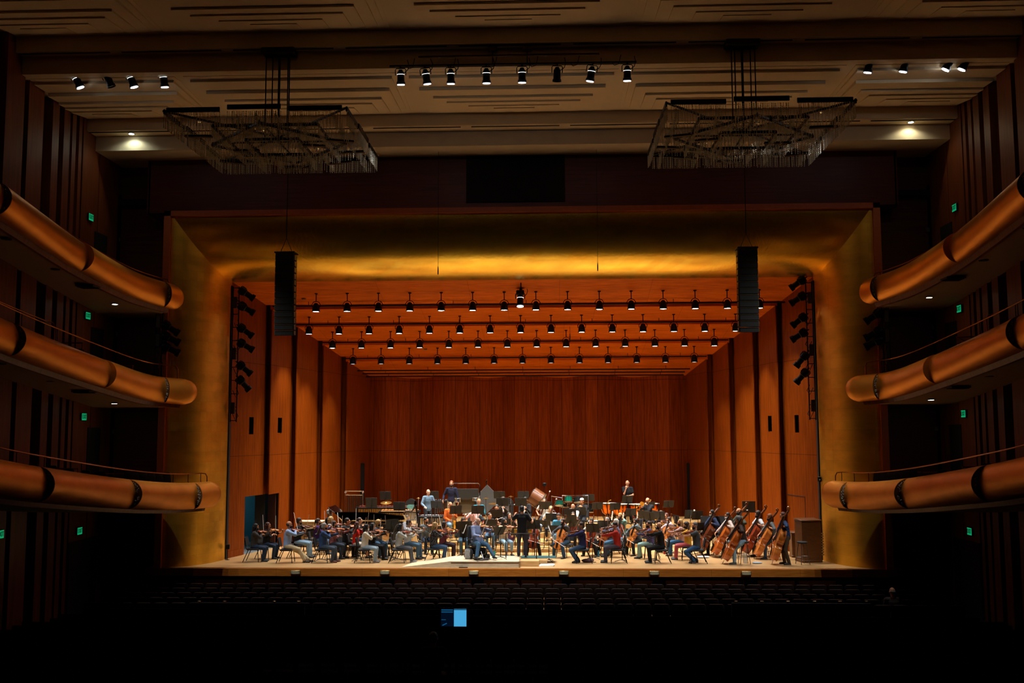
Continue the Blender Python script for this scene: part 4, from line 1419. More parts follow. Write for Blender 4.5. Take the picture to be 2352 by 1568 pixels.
    if L.get('phones'):
        b = MB(); b.tube([f.face(.085 * math.cos(t * PI / 10), -.01, .02 + .105 * math.sin(t * PI / 10)) for t in range(11)], .01, 6)
        for s in (-1, 1): b.ell(f.face(s * .088, -.005, -.005), (.02, .035, .04), 10, mr)
        b.build('headphones', mat('headphone_white', 'd8d8d4', .4), root)
    if L.get('cap'):
        b = MB(); b.ell(f.face(0, -.01, .06), (.088, .104, .07), 14, mr, 0, 1); b.build('cap', fabric(L['cap']), root)
    return root


# ================================================================ string instruments
def outline(L, n=1):
    t_w = [(0, .0), (.012, .09), (.04, .165), (.09, .235), (.16, .28), (.22, .293), (.28, .285), (.34, .26), (.385, .235), (.405, .238), (.415, .215), (.44, .18), (.49, .16), (.54, .158), (.59, .172), (.625, .2),
           (.64, .218), (.66, .212), (.70, .222), (.76, .237), (.82, .236), (.88, .215), (.93, .165), (.965, .10), (.985, .05), (1, .045)]
    return [(w * L, t * L) for t, w in t_w] + [(-w * L, t * L) for t, w in t_w[::-1] if w > 0]


def bowed(kind, m_body, m_neck):
    """origin at the tail end of the top plate, +Y to the scroll, +Z away from the back"""
    L, rib, neck, al = {'violin': (.356, .036, .135, .012), 'viola': (.41, .042, .15, .013), 'cello': (.755, .12, .28, .022), 'double_bass': (1.12, .20, .42, .03)}[kind]
    k = L / .356
    r = empty(kind)
    pts = outline(L)
    b = MB()
    ins = lambda f, dz: [V((x * f, L * .5 + (y - L * .5) * f, dz)) for x, y in pts]
    b.loft([ins(.55, -rib - al), ins(.9, -rib - al * .5), ins(1.0, -rib - .001), ins(1.0, -rib + .002 * k), ins(.965, -rib + .003 * k), ins(.965, -.004 * k), ins(1.0, -.003 * k), ins(1.0, 0), ins(.9, al * .45), ins(.55, al)])
    b.build('body', m_body, r, angle=50)
    # f holes
    b = MB()
    for s in (-1, 1):
        q = [V((s * L * .075, L * .36, al * .85)), V((s * L * .10, L * .385, al * .8)), V((s * L * .105, L * .44, al * .8)), V((s * L * .085, L * .5, al * .9)), V((s * L * .06, L * .55, al * .95)), V((s * L * .075, L * .565, al * .9))]
        b.tube(q, .0022 * k, 5)
    b.build('f_holes', BLK, r)
    b = MB()
    ny = L + neck
    hn = .028 * k
    b.loft([[V((x * .014 * k, L * .97, z)) for x, z in ((-1, .014 * k), (1, .014 * k), (.8, -.02 * k), (-.8, -.02 * k))],
            [V((x * .012 * k, ny, z)) for x, z in ((-1, .014 * k), (1, .014 * k), (.7, -.004 * k), (-.7, -.004 * k))]])
    sc_ = [V((0, ny, .002 * k)), V((0, ny + .04 * k, -.006 * k)), V((0, ny + .07 * k, -.014 * k)), V((0, ny + .092 * k, -.014 * k))]
    b.tube(sc_, [.0125 * k, .0125 * k, .011 * k, .009 * k], 8)
    for a in range(14):
        t = a / 13 * 3.6 * PI / 2; rr = (.017 - .0008 * a) * k
        p = V((0, ny + .095 * k + rr * math.sin(t), -.002 * k - rr * math.cos(t)))
        if a: b.tube([pp, p], .007 * k, 6)
        pp = p
    b.build('neck', m_neck, r)
    b = MB()
    b.loft([[V((x * .020 * k, L * .60, z + hn * .6)) for x, z in ((-1, 0), (1, 0), (.8, .006 * k), (-.8, .006 * k))], [V((x * .0125 * k, ny, z + .015 * k)) for x, z in ((-1, 0), (1, 0), (.8, .005 * k), (-.8, .005 * k))]])
    b.build('fingerboard', BLK, r)
    b = MB(); b.loft([[V((x * .012 * k, L * .03, z + hn * .4)) for x, z in ((-1, 0), (1, 0), (.8, .007 * k), (-.8, .007 * k))], [V((x * .021 * k, L * .29, z + hn * .7)) for x, z in ((-1, 0), (1, 0), (.8, .008 * k), (-.8, .008 * k))]]); b.build('tailpiece', BLK, r)
    b = MB(); b.loft([[V((x, L * .44 + d, z)) for x, z in ((-.021 * k, al), (-.008 * k, al + .008 * k), (.008 * k, al + .008 * k), (.021 * k, al), (.019 * k, hn), (0, hn + .006 * k), (-.019 * k, hn))] for d in (-.002 * k, .002 * k)]); b.build('bridge', mat('bridge_maple', 'd8b070', .5), r, False)
    b = MB()
    for x in (-1.5, -.5, .5, 1.5):
        b.tube([(x * .007 * k, L * .28, hn * .95), (x * .009 * k, L * .44, hn + .008 * k), (x * .004 * k, ny, .022 * k)], .0007 * k + .0004, 3)
    b.build('strings', CHROME, r)
    for i in range(4):
        b = MB(); s = 1 if i % 2 else -1; y = ny + (.02 + .014 * i) * k
        b.cyl((-s * .012 * k, y, -.005 * k), (s * .03 * k, y, -.005 * k), .0028 * k, 6); b.ell((s * .036 * k, y, -.005 * k), (.007 * k, .004 * k, .0085 * k), 8); b.build('peg', BLK, r)
    if kind in ('violin', 'viola'):
        b = MB(); b.ell((-.045 * k, .02 * k, .012 * k + .008), (.032 * k, .028 * k, .008 * k), 12); b.build('chin_rest', BLK, r)
        b = MB(); b.tube([(-.1 * k, .03 * k, -rib - .02), (0, .02 * k, -rib - .028), (.1 * k, .06 * k, -rib - .02)], .008, 6); b.build('shoulder_rest', BLK, r)
    else:
        e = .30 if kind == 'cello' else .17
        b = MB(); b.cyl((0, 0, -rib * .5), (0, -e, -rib * .5), .006 if kind == 'cello' else .008, 8); b.lathe([(.014, -.03), (.016, 0), (0, .002)], 10, (0, 0, 0), MX.Translation((0, 0, -rib * .5)).to_3x3() @ MX.Rotation(R(-90), 3, 'X')); b.build('endpin', STEEL, r)
    return r


VAR = {}
def varnish(n, c1, c2): return wood('varnish_' + n, c1, c2, 'X', 3, .0, .22, .0, (9, 3, 9), (), 1, .6)
VIO = [(varnish('amber', '8a3a0c', 'c8661c')), varnish('red', '6a1f08', '9c3a10'), varnish('brown', '4a1c08', '74340f'), varnish('honey', 'a8541a', 'd88434')]
NECKM = varnish('neck', '5a2a0e', '8a4a1c')
for kd in ('violin', 'viola', 'cello', 'double_bass'):
    for i in range(4): VAR[(kd, i)] = None
def get_inst(kd, i):
    if VAR[(kd, i)] is None: VAR[(kd, i)] = Proto(bowed(kd, VIO[i], NECKM))
    return VAR[(kd, i)]
def make_bow(L=.74, name='bow', k=1.0):
    r = empty(name)
    b = MB(); b.tube([(0, -.03, .008 * k), (0, .0, .008 * k), (0, L * .5, .003), (0, L - .02, .011 * k), (0, L, .006)], [.0045 * k, .0045 * k, .0038 * k, .003 * k, .003 * k], 7); b.tube([(0, L - .012, .01 * k), (0, L - .006, -.008)], .004, 6); b.build('stick', mat('bow_wood', '7a3d1c', .35, 0, .2), r)
    b = MB(); b.cbox((0, .02, -.006 * k), (.012 * k, .05, .02 * k), .003); b.build('frog', BLK, r)
    b = MB(); b.box((0, L / 2 + .01, -.009), (.010, L - .05, .0016)); b.build('bow_hair', mat('bow_hair', 'f0ece0', .7), r)
    return r
BOW = Proto(make_bow()); BOWB = Proto(make_bow(.68, 'bow', 1.5))

# ================================================================ chairs, stands
def make_chair():
    r = empty('orchestra_chair')     # faces +Y
    b = MB(); b.cbox((0, .02, .445), (.45, .44, .05), .018); b.build('seat', CHAIRF, r)
    b = MB(); rings = []
    for x in (-.21, -.12, 0, .12, .21):
        cy = -.215 - .03 * (1 - (x / .21) ** 2)
        rings.append([V((x, cy + .02, .56)), V((x, cy - .035 + .02 - .02, .86 - .02 * (abs(x) > .2))), V((x, cy - .065, .85)), V((x, cy - .012, .55))])
    b.loft(rings); b.build('backrest', CHAIRF, r)
    for sx in (-1, 1):
        b = MB(); b.tube([(sx * .20, .20, .43), (sx * .235, .245, .02), (sx * .235, .247, 0)], .0135, 8); b.build('leg', BLK, r)
        b = MB(); b.tube([(sx * .20, -.12, .43), (sx * .235, -.30, .02), (sx * .235, -.305, 0)], .0135, 8); b.build('leg', BLK, r)
        b = MB(); b.tube([(sx * .20, -.10, .43), (sx * .215, -.2, .47), (sx * .215, -.235, .6), (sx * .205, -.265, .8)], .012, 8); b.build('back_upright', BLK, r)
    b = MB(); b.tube([(-.2, .2, .42), (.2, .2, .42), (.2, -.16, .42), (-.2, -.16, .42), (-.2, .2, .42)], .011, 6); b.build('seat_frame', BLK, r)
    return r
CHAIR = Proto(make_chair())
def make_stool():
    r = empty('bass_stool')
    b = MB(); b.lathe([(0, .70), (.16, .70), (.18, .72), (.18, .75), (.15, .765), (0, .77)], 20); b.build('seat', CHAIRF, r)
    for a in range(4):
        t = R(45 + a * 90); b = MB(); b.cyl((.12 * math.cos(t), .12 * math.sin(t), .7), (.24 * math.cos(t), .24 * math.sin(t), 0), .012, 8); b.build('leg', STEEL, r)
    b = MB(); b.tube([(.205 * math.cos(R(a * 20)), .205 * math.sin(R(a * 20)), .25) for a in range(19)], .008, 6); b.build('foot_ring', STEEL, r)
    return r
STOOL = Proto(make_stool())
def make_stand(h=1.08, tilt=20):
    """music stand; the player stands on the -Y side, pages face -Y"""
    r = empty('music_stand')
    Mt = MX.Translation((0, 0, h)) @ MX.Rotation(R(-tilt), 4, 'X')
    b = MB(); b.M = Mt; b.cbox((0, 0, .02), (.50, .006, .34), .003); b.cbox((0, -.035, -.15), (.50, .06, .006), .002); b.box((0, .012, 0), (.06, .02, .30)); b.build('desk', STANDM, r)
    b = MB(); b.cyl((0, .03, h - .06), (0, .03, .45), .010, 8); b.cyl((0, .03, .5), (0, .03, .05), .015, 8); b.build('post', BLK, r)
    b = MB()
    for a in range(3):
        t = R(90 + a * 120); b.tube([(0, .03, .07), (.12 * math.cos(t), .03 + .12 * math.sin(t), .055), (.27 * math.cos(t), .03 + .27 * math.sin(t), .008)], .012, 6)
    b.build('tripod_base', BLK, r)
    return r
STAND = Proto(make_stand()); STANDH = Proto(make_stand(1.22, 12)); STANDL = Proto(make_stand(.92, 30))
def make_pages(h=1.08, tilt=20):
    r = empty('sheet_music')
    Mt = MX.Translation((0, 0, h)) @ MX.Rotation(R(-tilt), 4, 'X')
    for s in (-1, 1):
        b = MB(); b.M = Mt; b.loft([[V((s * x, -.008 - c, z)) for z in (-.14, .15)] + [V((s * x, -.0045 - c, z)) for z in (.15, -.14)] for x, c in ((.002, .004), (.06, .012), (.13, .006), (.225, .001))]); b.build('page', PAPER, r, False)
    return r
PAGES = Proto(make_pages()); PAGESH = Proto(make_pages(1.22, 12)); PAGESL = Proto(make_pages(.92, 30))

# risers
LV_ = [(4.2, 2.6, 0, .12), (5.35, 3.7, 0, .25), (6.75, 5.2, 0, .45), (8.1, 4.9, .9, .65)]
def riser_z(x, y):
    z = 0
    for Y0, w, xc, h in LV_:
        if y > Y0 + max(0, (abs(x - xc) - w) * .9): z = h
    return z
for k, (Y0, w, xc, h) in enumerate(LV_):
    lim = lambda yy: aW(yy) - .5
    yb = 12.2; e = w + (yb - Y0) / .9
    xr = min(xc + e, lim(yb)); xl = max(xc - e, -lim(yb))
    def side_pt(xx, sg):     # where the slanted edge meets the side limit
        return Y0 + (abs(xx - xc) - w) * .9
    pts = [(xc - w, Y0), (xc + w, Y0), (xr, min(side_pt(xr, 1), yb)), (xr, yb), (xl, yb), (xl, min(side_pt(xl, -1), yb))]
    b = MB(); b.prism(pts, (LV_[k - 1][3] if k else 0) , h)
    o = b.build('orchestra_riser', RISER, None, False)
    tag(o, 'wooden platform step under the players, %s step from the front' % ORD[k + 1], 'riser', 'orchestra risers')


def PM(px, Y, deg, sc_=1.0, py=1230):
    """matrix of a player: px column at depth Y, facing deg (0 = stage right of the picture, 90 = upstage)"""
    x = at(px, py, Y).x
    z = riser_z(x, Y)
    M = MX.Translation((x, Y, z)) @ MX.Rotation(R(deg - 90), 4, 'Z') @ MX.Scale(sc_, 4)
    return M
rnd = random.Random(3)


def player(d, px, Y, deg, inst, L, seat='chair', alpha=52, fr=.2, var=0, stand=None, hy=None, hp=None, lean=None, note='', z=None, kind=None):
    s_ = L.get('s', .98)
    M = PM(px, Y, deg, s_)
    if z is not None: M.translation.z = z
    kind = kind or {'chair': 'sit', 'none': 'stand', 'stool': 'perch', 'wheel': 'sit'}[seat]
    lean = lean if lean is not None else {'cello': 12, 'double_bass': 10}.get(inst, 5)
    dhy = {'violin': 32, 'viola': 32, 'flute': 10}.get(inst, 0) if hy is None else hy
    f = skeleton(kind, lean, {'violin': 0, 'viola': 0}.get(inst, 0), dhy, (10 if hp is None else hp))
    kz = .015
    jit = lambda a: rnd.uniform(-a, a)
    if kind == 'sit':
        spread = {'cello': .25}.get(inst, .12); fy = .40 + jit(.06)
        f.F = {1: (spread, fy + jit(.05), 0), -1: (-spread, fy + jit(.06), 0)}
    elif kind == 'perch': f.F = {1: (.16, .3, .24), -1: (-.14, .34, 0)}
    else: f.F = {1: (.12, .05, 0), -1: (-.12, -.03, 0)}
    if L.get('feet'): f.F = {1: L['feet'][1], -1: L['feet'][0]}
    things = []
    Z = V((0, 0, 1))
    if inst in ('violin', 'viola'):
        sz = 1.0 if inst == 'violin' else 1.12
        c = f.P3 + V((-.07, .075, .02)); dv = V((-.58, .80, -.12 + jit(.06))).normalized()
        Mi = frame(c, dv, (.22, .1, .95))
        zl = Mi.to_3x3() @ Z
        ct = c + dv * .21 * sz + zl * .04
        n1 = dv.cross(Z).normalized()
        bd = (-n1 * math.cos(R(alpha)) + zl * math.sin(R(alpha)) - dv * .05).normalized()
        fg = ct - bd * fr
        Mb = frame(fg, bd, dv.cross(bd) * -1 + zl * .3)
        f.W = {-1: (c + dv * .49 * sz + V((-.01, .0, -.09)), V((.25, .15, .95)), V((.85, -.3, .1)), .9), 1: (fg + V((.035, -.075, .01)), V((-.3, .9, -.15)), V((-.3, 0, -1)), .8)}
        f.pole = {-1: V((-.1, .1, -1)), 1: V((.9, 0, -.45))}
        things = [(get_inst(inst, var), Mi, inst), (BOW, Mb, 'bow')]
    elif inst == 'cello':
        c = V((.02, .50, .33)); dv = V((-.07, -.37, .92)).normalized(); Mi = frame(c, dv, (0, .95, .4)); zl = Mi.to_3x3() @ Z
        ct = c + dv * .24 + zl * .075; bd = V((-.93, .12, -.30 + jit(.12))).normalized(); fg = ct - bd * fr
        Mb = frame(fg, bd, V((0, .4, 1)))
        f.W = {-1: (c + dv * .93 + V((-.10, -.02, -.02)), V((.9, .1, .2)), V((.2, -1, 0)), 1.1), 1: (fg + V((.05, -.06, .04)), V((-.5, .7, -.35)), V((-.2, -.1, -1)), .8)}
        f.pole = {-1: V((-.55, .25, -1)), 1: V((1, .1, -.5))}
        things = [(get_inst('cello', var), Mi, 'cello'), (BOW, Mb, 'bow')]
    elif inst == 'double_bass':
        py_ = .56 if kind == 'stand' else .74
        c = V((.03, py_, .17)); dv = V((-.10, -.32 if kind == 'stand' else -.50, .92)).normalized(); Mi = frame(c, dv, (.10, .9, .35)); zl = Mi.to_3x3() @ Z
        ct = c + dv * .58 + zl * .12; bd = V((-.9, .2, -.38 + jit(.1))).normalized(); fg = ct - bd * fr
        Mb = frame(fg, bd, V((0, .4, 1)))
        f.W = {-1: (c + dv * (1.2 if kind == 'stand' else 1.12) + V((-.10, -.05, -.01)), V((.9, .25, .2)), V((.2, -1, 0)), 1.2), 1: (fg + V((.03, -.07, .05)), V((-.3, .7, -.5)), V((-.2, -.1, -1)), .8)}
        f.pole = {-1: V((-.5, .35, -1)), 1: V((1, -.1, -.7))}
        things = [(get_inst('double_bass', var), Mi, 'double_bass'), (BOWB, Mb, 'bow')]
    elif inst in ('clarinet', 'oboe'):
        dv = V((0, .62, -.78)).normalized(); c = f.mouth; Mi = frame(c, dv, (0, .7, .6))
        f.W = {-1: (c + dv * .24 + V((-.06, -.06, -.03)), V((.5, .6, .3)), V((.6, .2, .2)), 1.1), 1: (c + dv * .42 + V((.06, -.06, -.03)), V((-.5, .6, .3)), V((-.6, .2, .2)), 1.1)}
        things = [(WIND[inst], Mi, inst)]
    elif inst == 'flute':
        c = f.mouth + V((-.03, .015, .0)); dv = V((.97, .12, -.18)).normalized(); Mi = frame(c, dv, (0, 0, 1))
        f.W = {-1: (c + dv * .2 + V((-.08, .03, -.06)), V((.6, -.3, .6)), V((.2, -1, .3)), 1.0), 1: (c + dv * .47 + V((0, -.06, -.06)), V((-.1, .7, .5)), V((-.1, .5, -.6)), 1.0)}
        things = [(WIND['flute'], Mi, 'flute')]
    elif inst == 'bassoon':
        c = V((.26, .12, .48)); dv = (f.face(-.16, .12, .2) - c).normalized(); Mi = frame(c, dv, (0, 1, .1))
        f.W = {-1: (c + dv * .52 + V((-.05, -.05, -.02)), V((.6, .7, .2)), V((.7, -.3, .1)), 1.0), 1: (c + dv * .2 + V((.06, -.05, 0)), V((-.5, .7, .2)), V((-.7, -.3, .1)), 1.0)}
        things = [(WIND['bassoon'], Mi, 'bassoon')]
    elif inst == 'trumpet':
        c = f.mouth; dv = V((0, .97, -.2)).normalized(); Mi = frame(c, dv, (0, 0, 1))
        f.W = {-1: (c + dv * .17 + V((-.05, -.08, -.07)), V((.3, .7, .5)), V((.9, .1, 0)), 1.1), 1: (c + dv * .22 + V((.07, -.09, -.01)), V((-.4, .9, .1)), V((-.2, .1, -1)), .9)}
        things = [(WIND['trumpet'], Mi, 'trumpet')]
    elif inst == 'trombone':
        c = f.mouth; dv = V((.1, .98, -.15)).normalized(); Mi = frame(c, dv, (0, 0, 1))
        f.W = {-1: (c + dv * .12 + V((-.06, -.06, -.05)), V((.3, .6, .5)), V((.9, .1, 0)), 1.1), 1: (c + dv * .42 + V((.03, -.08, -.08)), V((-.1, .9, .3)), V((-.5, .1, .4)), 1.0)}
        things = [(WIND['trombone'], Mi, 'trombone')]
    elif inst == 'french_horn':
        c = f.mouth; Mi = frame(c, (0.1, .9, -.3), (0, .2, 1))
        f.W = {-1: (c + V((-.06, .16, -.13)), V((.4, .7, .3)), V((.9, .1, 0)), 1.1), 1: (V((.22, .22, f.P0.z + .28)), V((-.2, .8, .2)), V((-.9, .2, 0)), .5)}
        things = [(WIND['french_horn'], Mi, 'french_horn')]
    elif inst == 'saxophone':
        c = f.mouth; Mi = frame(c, (0, .25, -.97), (0, 1, .2))
        f.W = {-1: (c + V((-.08, .1, -.30)), V((.5, .6, .1)), V((.6, -.2, 0)), 1.1), 1: (c + V((.09, .1, -.52)), V((-.5, .6, .1)), V((-.6, -.2, 0)), 1.1)}
        things = [(WIND['saxophone'], Mi, 'saxophone')]
    else:
        zt = f.P0.z + .09
        if kind == 'sit': f.W = {-1: (V((-.11, .26, zt)), V((.3, .9, -.1)), V((0, 0, -1)), .4), 1: (V((.11, .26, zt)), V((-.3, .9, -.1)), V((0, 0, -1)), .4)}
        else: f.W = {-1: (V((-.24, .30, 1.05)), V((.1, .9, -.2)), V((0, 0, -1)), .7), 1: (V((.24, .30, 1.05)), V((-.1, .9, -.2)), V((0, 0, -1)), .7)}
    if L.get('W'):
        f.W = L['W'](f)
    if L.get('pole'): f.pole = L['pole']
    lab = d + (', ' + note if note else '')
    o = person(lab, M, f, L)
    nm = {'double_bass': 'double bass', 'french_horn': 'french horn'}
    for P_, Mi, k in things:
        t = P_.put(('%s held by the ' % nm.get(k, k) if k != 'bow' else 'bow held by the ') + d.replace('person', 'person', 1), nm.get(k, k),
                   {'violin': 'violins', 'viola': 'violas', 'cello': 'cellos', 'double_bass': 'double basses', 'bow': 'bows'}.get(k), M=M @ Mi)
    base = M.translation
    a = R(deg)
    fwd = V((math.cos(a), math.sin(a), 0))
    if seat == 'chair':
        CHAIR.put('black chair under the ' + d, 'chair', 'orchestra chairs', loc=base - fwd * .02, rz=a - PI / 2)
    elif seat == 'stool':
        STOOL.put('tall stool under the ' + d, 'stool', 'bass stools', loc=base - fwd * .03, rz=a)
    if stand:
        dist, side, hgt = stand if isinstance(stand, tuple) else (stand, 0, 0)
        p = base + fwd * dist + V((-fwd.y, fwd.x, 0)) * side
        p.z = riser_z(p.x, p.y)
        S_, G_ = ((STAND, PAGES), (STANDH, PAGESH), (STANDL, PAGESL))[hgt]
        S_.put('black music stand before the ' + d, 'music stand', 'music stands', loc=p, rz=a - PI / 2)
        G_.put('open pages before the ' + d, 'sheet music', 'open music pages', loc=p, rz=a - PI / 2)
    return M, f, o
# ================================================================ wind instruments: origin at the mouthpiece, +Y along the tube
BRASS = mat('brass_gold', 'd8a850', .22, 1, .05)
SILV = mat('silver_keys', 'c8ccd0', .2, 1, 0)
EBON = mat('ebony_tube', '0d0b0b', .3, 0, 0, coat=.3)
MAPR = mat('bassoon_maple', '4a1408', .3, 0, .2, 10, coat=.5)
def rodkeys(r, y0, y1, n, z=.016):
    b = MB()
    for i in range(n):
        y = y0 + (y1 - y0) * (i + .5) / n; b.lathe([(0, z), (.008, z), (.008, z + .004), (0, z + .005)], 8, (0, y, 0))
    b.tube([(.013, y0, z * .6), (.013, y1, z * .6)], .0025, 5); b.build('keys', SILV, r)
def make_wind(kind):
    r = empty(kind)
    b = MB()
    if kind in ('clarinet', 'oboe'):
        b.tube([(0, 0, 0), (0, .06, 0), (0, .08, 0), (0, .52, 0), (0, .58, 0), (0, .62, 0)], [.007, .011, .014, .014, .022, .034], 12); b.build('tube', EBON, r); rodkeys(r, .12, .5, 9)
    elif kind == 'flute':
        b.tube([(-.08, 0, 0), (0, 0, 0), (0, .001, 0)][:2], .0001, 4); b = MB(); b.tube([(0, -.06, 0), (0, .6, 0)], .0095, 10); b.build('tube', SILV, r); rodkeys(r, .2, .55, 10, .01)
    elif kind == 'bassoon':
        b.tube([(0, 0, 0), (0, .12, 0), (0, .9, 0), (0, 1.2, 0), (0, 1.3, 0)], [.034, .034, .024, .02, .026], 12); b.tube([(.03, .02, 0), (.03, .75, 0)], .016, 10); b.build('tube', MAPR, r)
        b = MB(); b.lathe([(.018, 0), (.03, 0), (.03, .03), (.02, .03)], 14, (0, 0, 0), MX.Rotation(R(-90), 3, 'X')); b2 = MB(); b2.tube([(0, 1.28, 0), (0, 1.325, 0)], [.028, .03], 12); b2.build('bell_ring', PAPER, r)
        b = MB(); b.tube([(.03, .75, 0), (.06, .84, -.05), (.11, .8, -.14), (.13, .76, -.17)], [.006, .005, .004, .003], 6); b.build('bocal', SILV, r); rodkeys(r, .15, .8, 10, .03)
    elif kind == 'trumpet':
        b.tube([(0, 0, 0), (0, .03, 0), (0, .2, 0), (0, .34, 0), (0, .42, 0), (0, .47, 0), (0, .49, 0)], [.012, .006, .006, .008, .016, .035, .058], 14)
        b.tube([(0, .12, 0), (0, .06, -.03), (0, .06, -.09), (0, .12, -.11), (0, .32, -.11), (0, .38, -.08), (0, .38, -.03), (0, .32, 0)], .006, 8); b.build('tubing', BRASS, r)
        for i in range(3):
            b = MB(); b.cyl((.012, .19 + i * .028, -.12), (.012, .19 + i * .028, .01), .010, 10); b.cyl((.012, .19 + i * .028, 0), (.012, .19 + i * .028, .035), .005, 8); b.build('valve', SILV, r)
    elif kind == 'trombone':
        b.tube([(.0, 0, 0), (0, .03, 0), (0, .75, 0), (.0, .8, -.03), (0, .8, -.08), (0, .75, -.11), (0, .1, -.11)], [.014, .007, .007, .007, .007, .007, .007], 8); b.build('slide', BRASS, r)
        b = MB(); b.tube([(-.08, .05, 0), (-.08, -.15, .03), (-.08, -.22, .08), (-.08, -.15, .13), (-.08, .1, .1), (-.08, .34, .08), (-.08, .44, .075), (-.08, .5, .07)], [.007, .008, .009, .010, .013, .03, .055, .10], 14); b.build('bell_section', BRASS, r)
    elif kind == 'french_horn':
        b.tube([(0, 0, 0)] + [(.0 + .14 * math.sin(R(t)), .17 - .14 * math.cos(R(t)) * .9, -.12 + .01 * math.sin(R(t * 3))) for t in range(0, 361, 24)], [.010] + [.009 + .0006 * i for i in range(16)], 8)
        b.tube([(0, .05, -.13), (.08, .02, -.17), (.16, .0, -.24), (.22, -.02, -.3), (.25, -.04, -.33)], [.014, .022, .045, .09, .145], 16)
        b.tube([(.08 * math.sin(R(t)), .17 - .08 * math.cos(R(t)), -.11) for t in range(0, 361, 24)], .007, 8); b.build('tubing', BRASS, r)
    elif kind == 'saxophone':
        b.tube([(0, 0, 0), (0, .05, .03), (0, .12, .05), (0, .2, .04), (0, .5, .035), (0, .78, .03), (0, .86, .07), (0, .86, .13), (0, .8, .17), (0, .66, .19), (0, .56, .22)], [.008, .009, .012, .016, .026, .036, .042, .045, .05, .06, .085], 14)
        b.build('tubing', BRASS, r); rodkeys(r, .24, .74, 10, .075)
    return r
class WD(dict):
    def __missing__(s, k): s[k] = Proto(make_wind(k)); return s[k]
WIND = WD()

# ================================================================ the orchestra
J, DJ, LJ, BK = '3d5670', '223247', '7794aa', '16161a'
C_ = 'person in '
TB = []
def P(*a, **k): player(*a, **k)

# -- first and second violins, left of the picture, most of them facing right
P(C_ + 'charcoal sweater and jeans, outermost on the left', 584, 1.55, 2, 'violin', dict(top='3a3634', legs=DJ, hair=('long', 'black'), mask='1a1a1c', s=.95), fr=.15, alpha=60, var=0)
P(C_ + 'black top and jeans with auburn violin', 612, 2.35, -12, 'violin', dict(top='141316', legs=DJ, hair=('long', 'auburn'), sleeve='mid', s=.93), fr=.22, alpha=62, var=3)
P(C_ + 'pale blue shirt and khaki trousers', 660, 1.3, 3, 'violin', dict(top='8fa6cc', legs='b8a680', hair=('fringe', 'brown'), mask='18181a', shoe='3b2f26', s=1.03, feet=(V((-.06, .72, 0)), V((.1, .62, 0)))), fr=.1, alpha=46, var=1, stand=(1.05, .35, 0))
P(C_ + 'black sweater and light jeans', 683, 2.6, 2, 'violin', dict(top='17161a', legs=LJ, hair=('short', 'brown'), mask='18181a', s=1.03), fr=.35, alpha=85, var=2)
P(C_ + 'purple top beyond the grey-haired player', 727, 3.6, 5, 'violin', dict(top='3b2058', legs=J, hair=('tail', 'brown'), mask='18181a', s=.95), fr=.2, alpha=68, var=0)
P(C_ + 'blue sweater and slate jeans', 741, 1.35, 2, 'violin', dict(top='2e4670', legs='3d4a5a', hair=('short', 'grey'), mask='18181a', shoe='5a2a22', s=.98), fr=.12, alpha=70, var=3, stand=(1.1, .45, 0))
P(C_ + 'mauve patterned blouse with ripped jeans', 764, 2.3, 0, 'violin', dict(top='7a4a4c', pat='floral', legs='2a3340', hair=('short', 'brown'), mask='18181a', s=.97), fr=.3, alpha=75, var=0)
P(C_ + 'light grey top behind the mauve blouse', 757, 4.3, -10, 'violin', dict(top='8a8a90', legs=DJ, hair=('curly', 'blond'), s=.95), fr=.3, alpha=55, var=1)
P(C_ + 'black jacket with raised bow', 795, 3.0, -25, 'violin', dict(top='1c1f22', legs='15161a', hair=('short', 'black'), inner='9aa0a4', s=1.0), fr=.12, alpha=62, var=0, stand=(.95, .3, 0))
P(C_ + 'dark green top behind the red top', 824, 4.0, -35, 'violin', dict(top='20262a', legs=DJ, hair=('tail', 'brown'), skin='d', s=.95), fr=.25, alpha=78, var=3)
P(C_ + 'bright red top and white skirt', 817, 2.55, 3, 'violin', dict(top='c8200e', legs='d8d0c4', pk='short', hair=('long', 'auburn'), mask='d8d8d6', s=.93, sleeve='short'), fr=.3, alpha=88, var=2)
P(C_ + 'cream knit top and pale jeans', 838, 1.35, 2, 'violin', dict(top='cfc8b6', legs='8ba0ae', hair=('bob', 'black'), mask='dcdcdc', shoe='6e6864', s=.95, sleeve='mid'), fr=.14, alpha=72, var=2, stand=(1.0, .5, 0))
P(C_ + 'grey top and jeans, facing the hall', 868, 2.9, -55, 'violin', dict(top='6c7078', legs='3a5a78', hair=('curly', 'blond'), mask='101012', s=.96, w=1.05), fr=.3, alpha=85, var=3, stand=(.95, .1, 1))
P(C_ + 'black dress with a paper on the lap', 853, 2.1, 0, 'violin', dict(top='121214', legs='131318', hair=('long', 'black'), s=.93), fr=.3, alpha=75, var=0)
P(C_ + 'light grey sweater and grey trousers', 916, 1.35, 2, 'violin', dict(top='a5a8a4', legs='4a4c50', hair=('bob', 'black'), shoe='6e6864', s=.96), fr=.1, alpha=80, var=1, stand=(1.15, .35, 0))
P(C_ + 'white shirt and blue jeans beyond the grey sweater', 936, 2.3, -6, 'violin', dict(top='b8bcc0', legs='45647e', hair=('short', 'brown'), s=1.0), fr=.3, alpha=60, var=2)
P(C_ + 'slate long-sleeved top facing the hall', 977, 3.9, -62, 'violin', dict(top='5c646a', legs='1e2c40', hair=('short', 'black'), mask='121214', s=.96), fr=.35, alpha=92, var=0, stand=(.9, .1, 2))
P(C_ + 'black floral blouse and dark jeans', 996, 1.6, 4, 'violin', dict(top='1c181a', pat='floral', legs='2a405a', hair=('bob', 'blond'), s=.98, w=1.1), fr=.14, alpha=50, var=0, stand=(1.1, .3, 0))
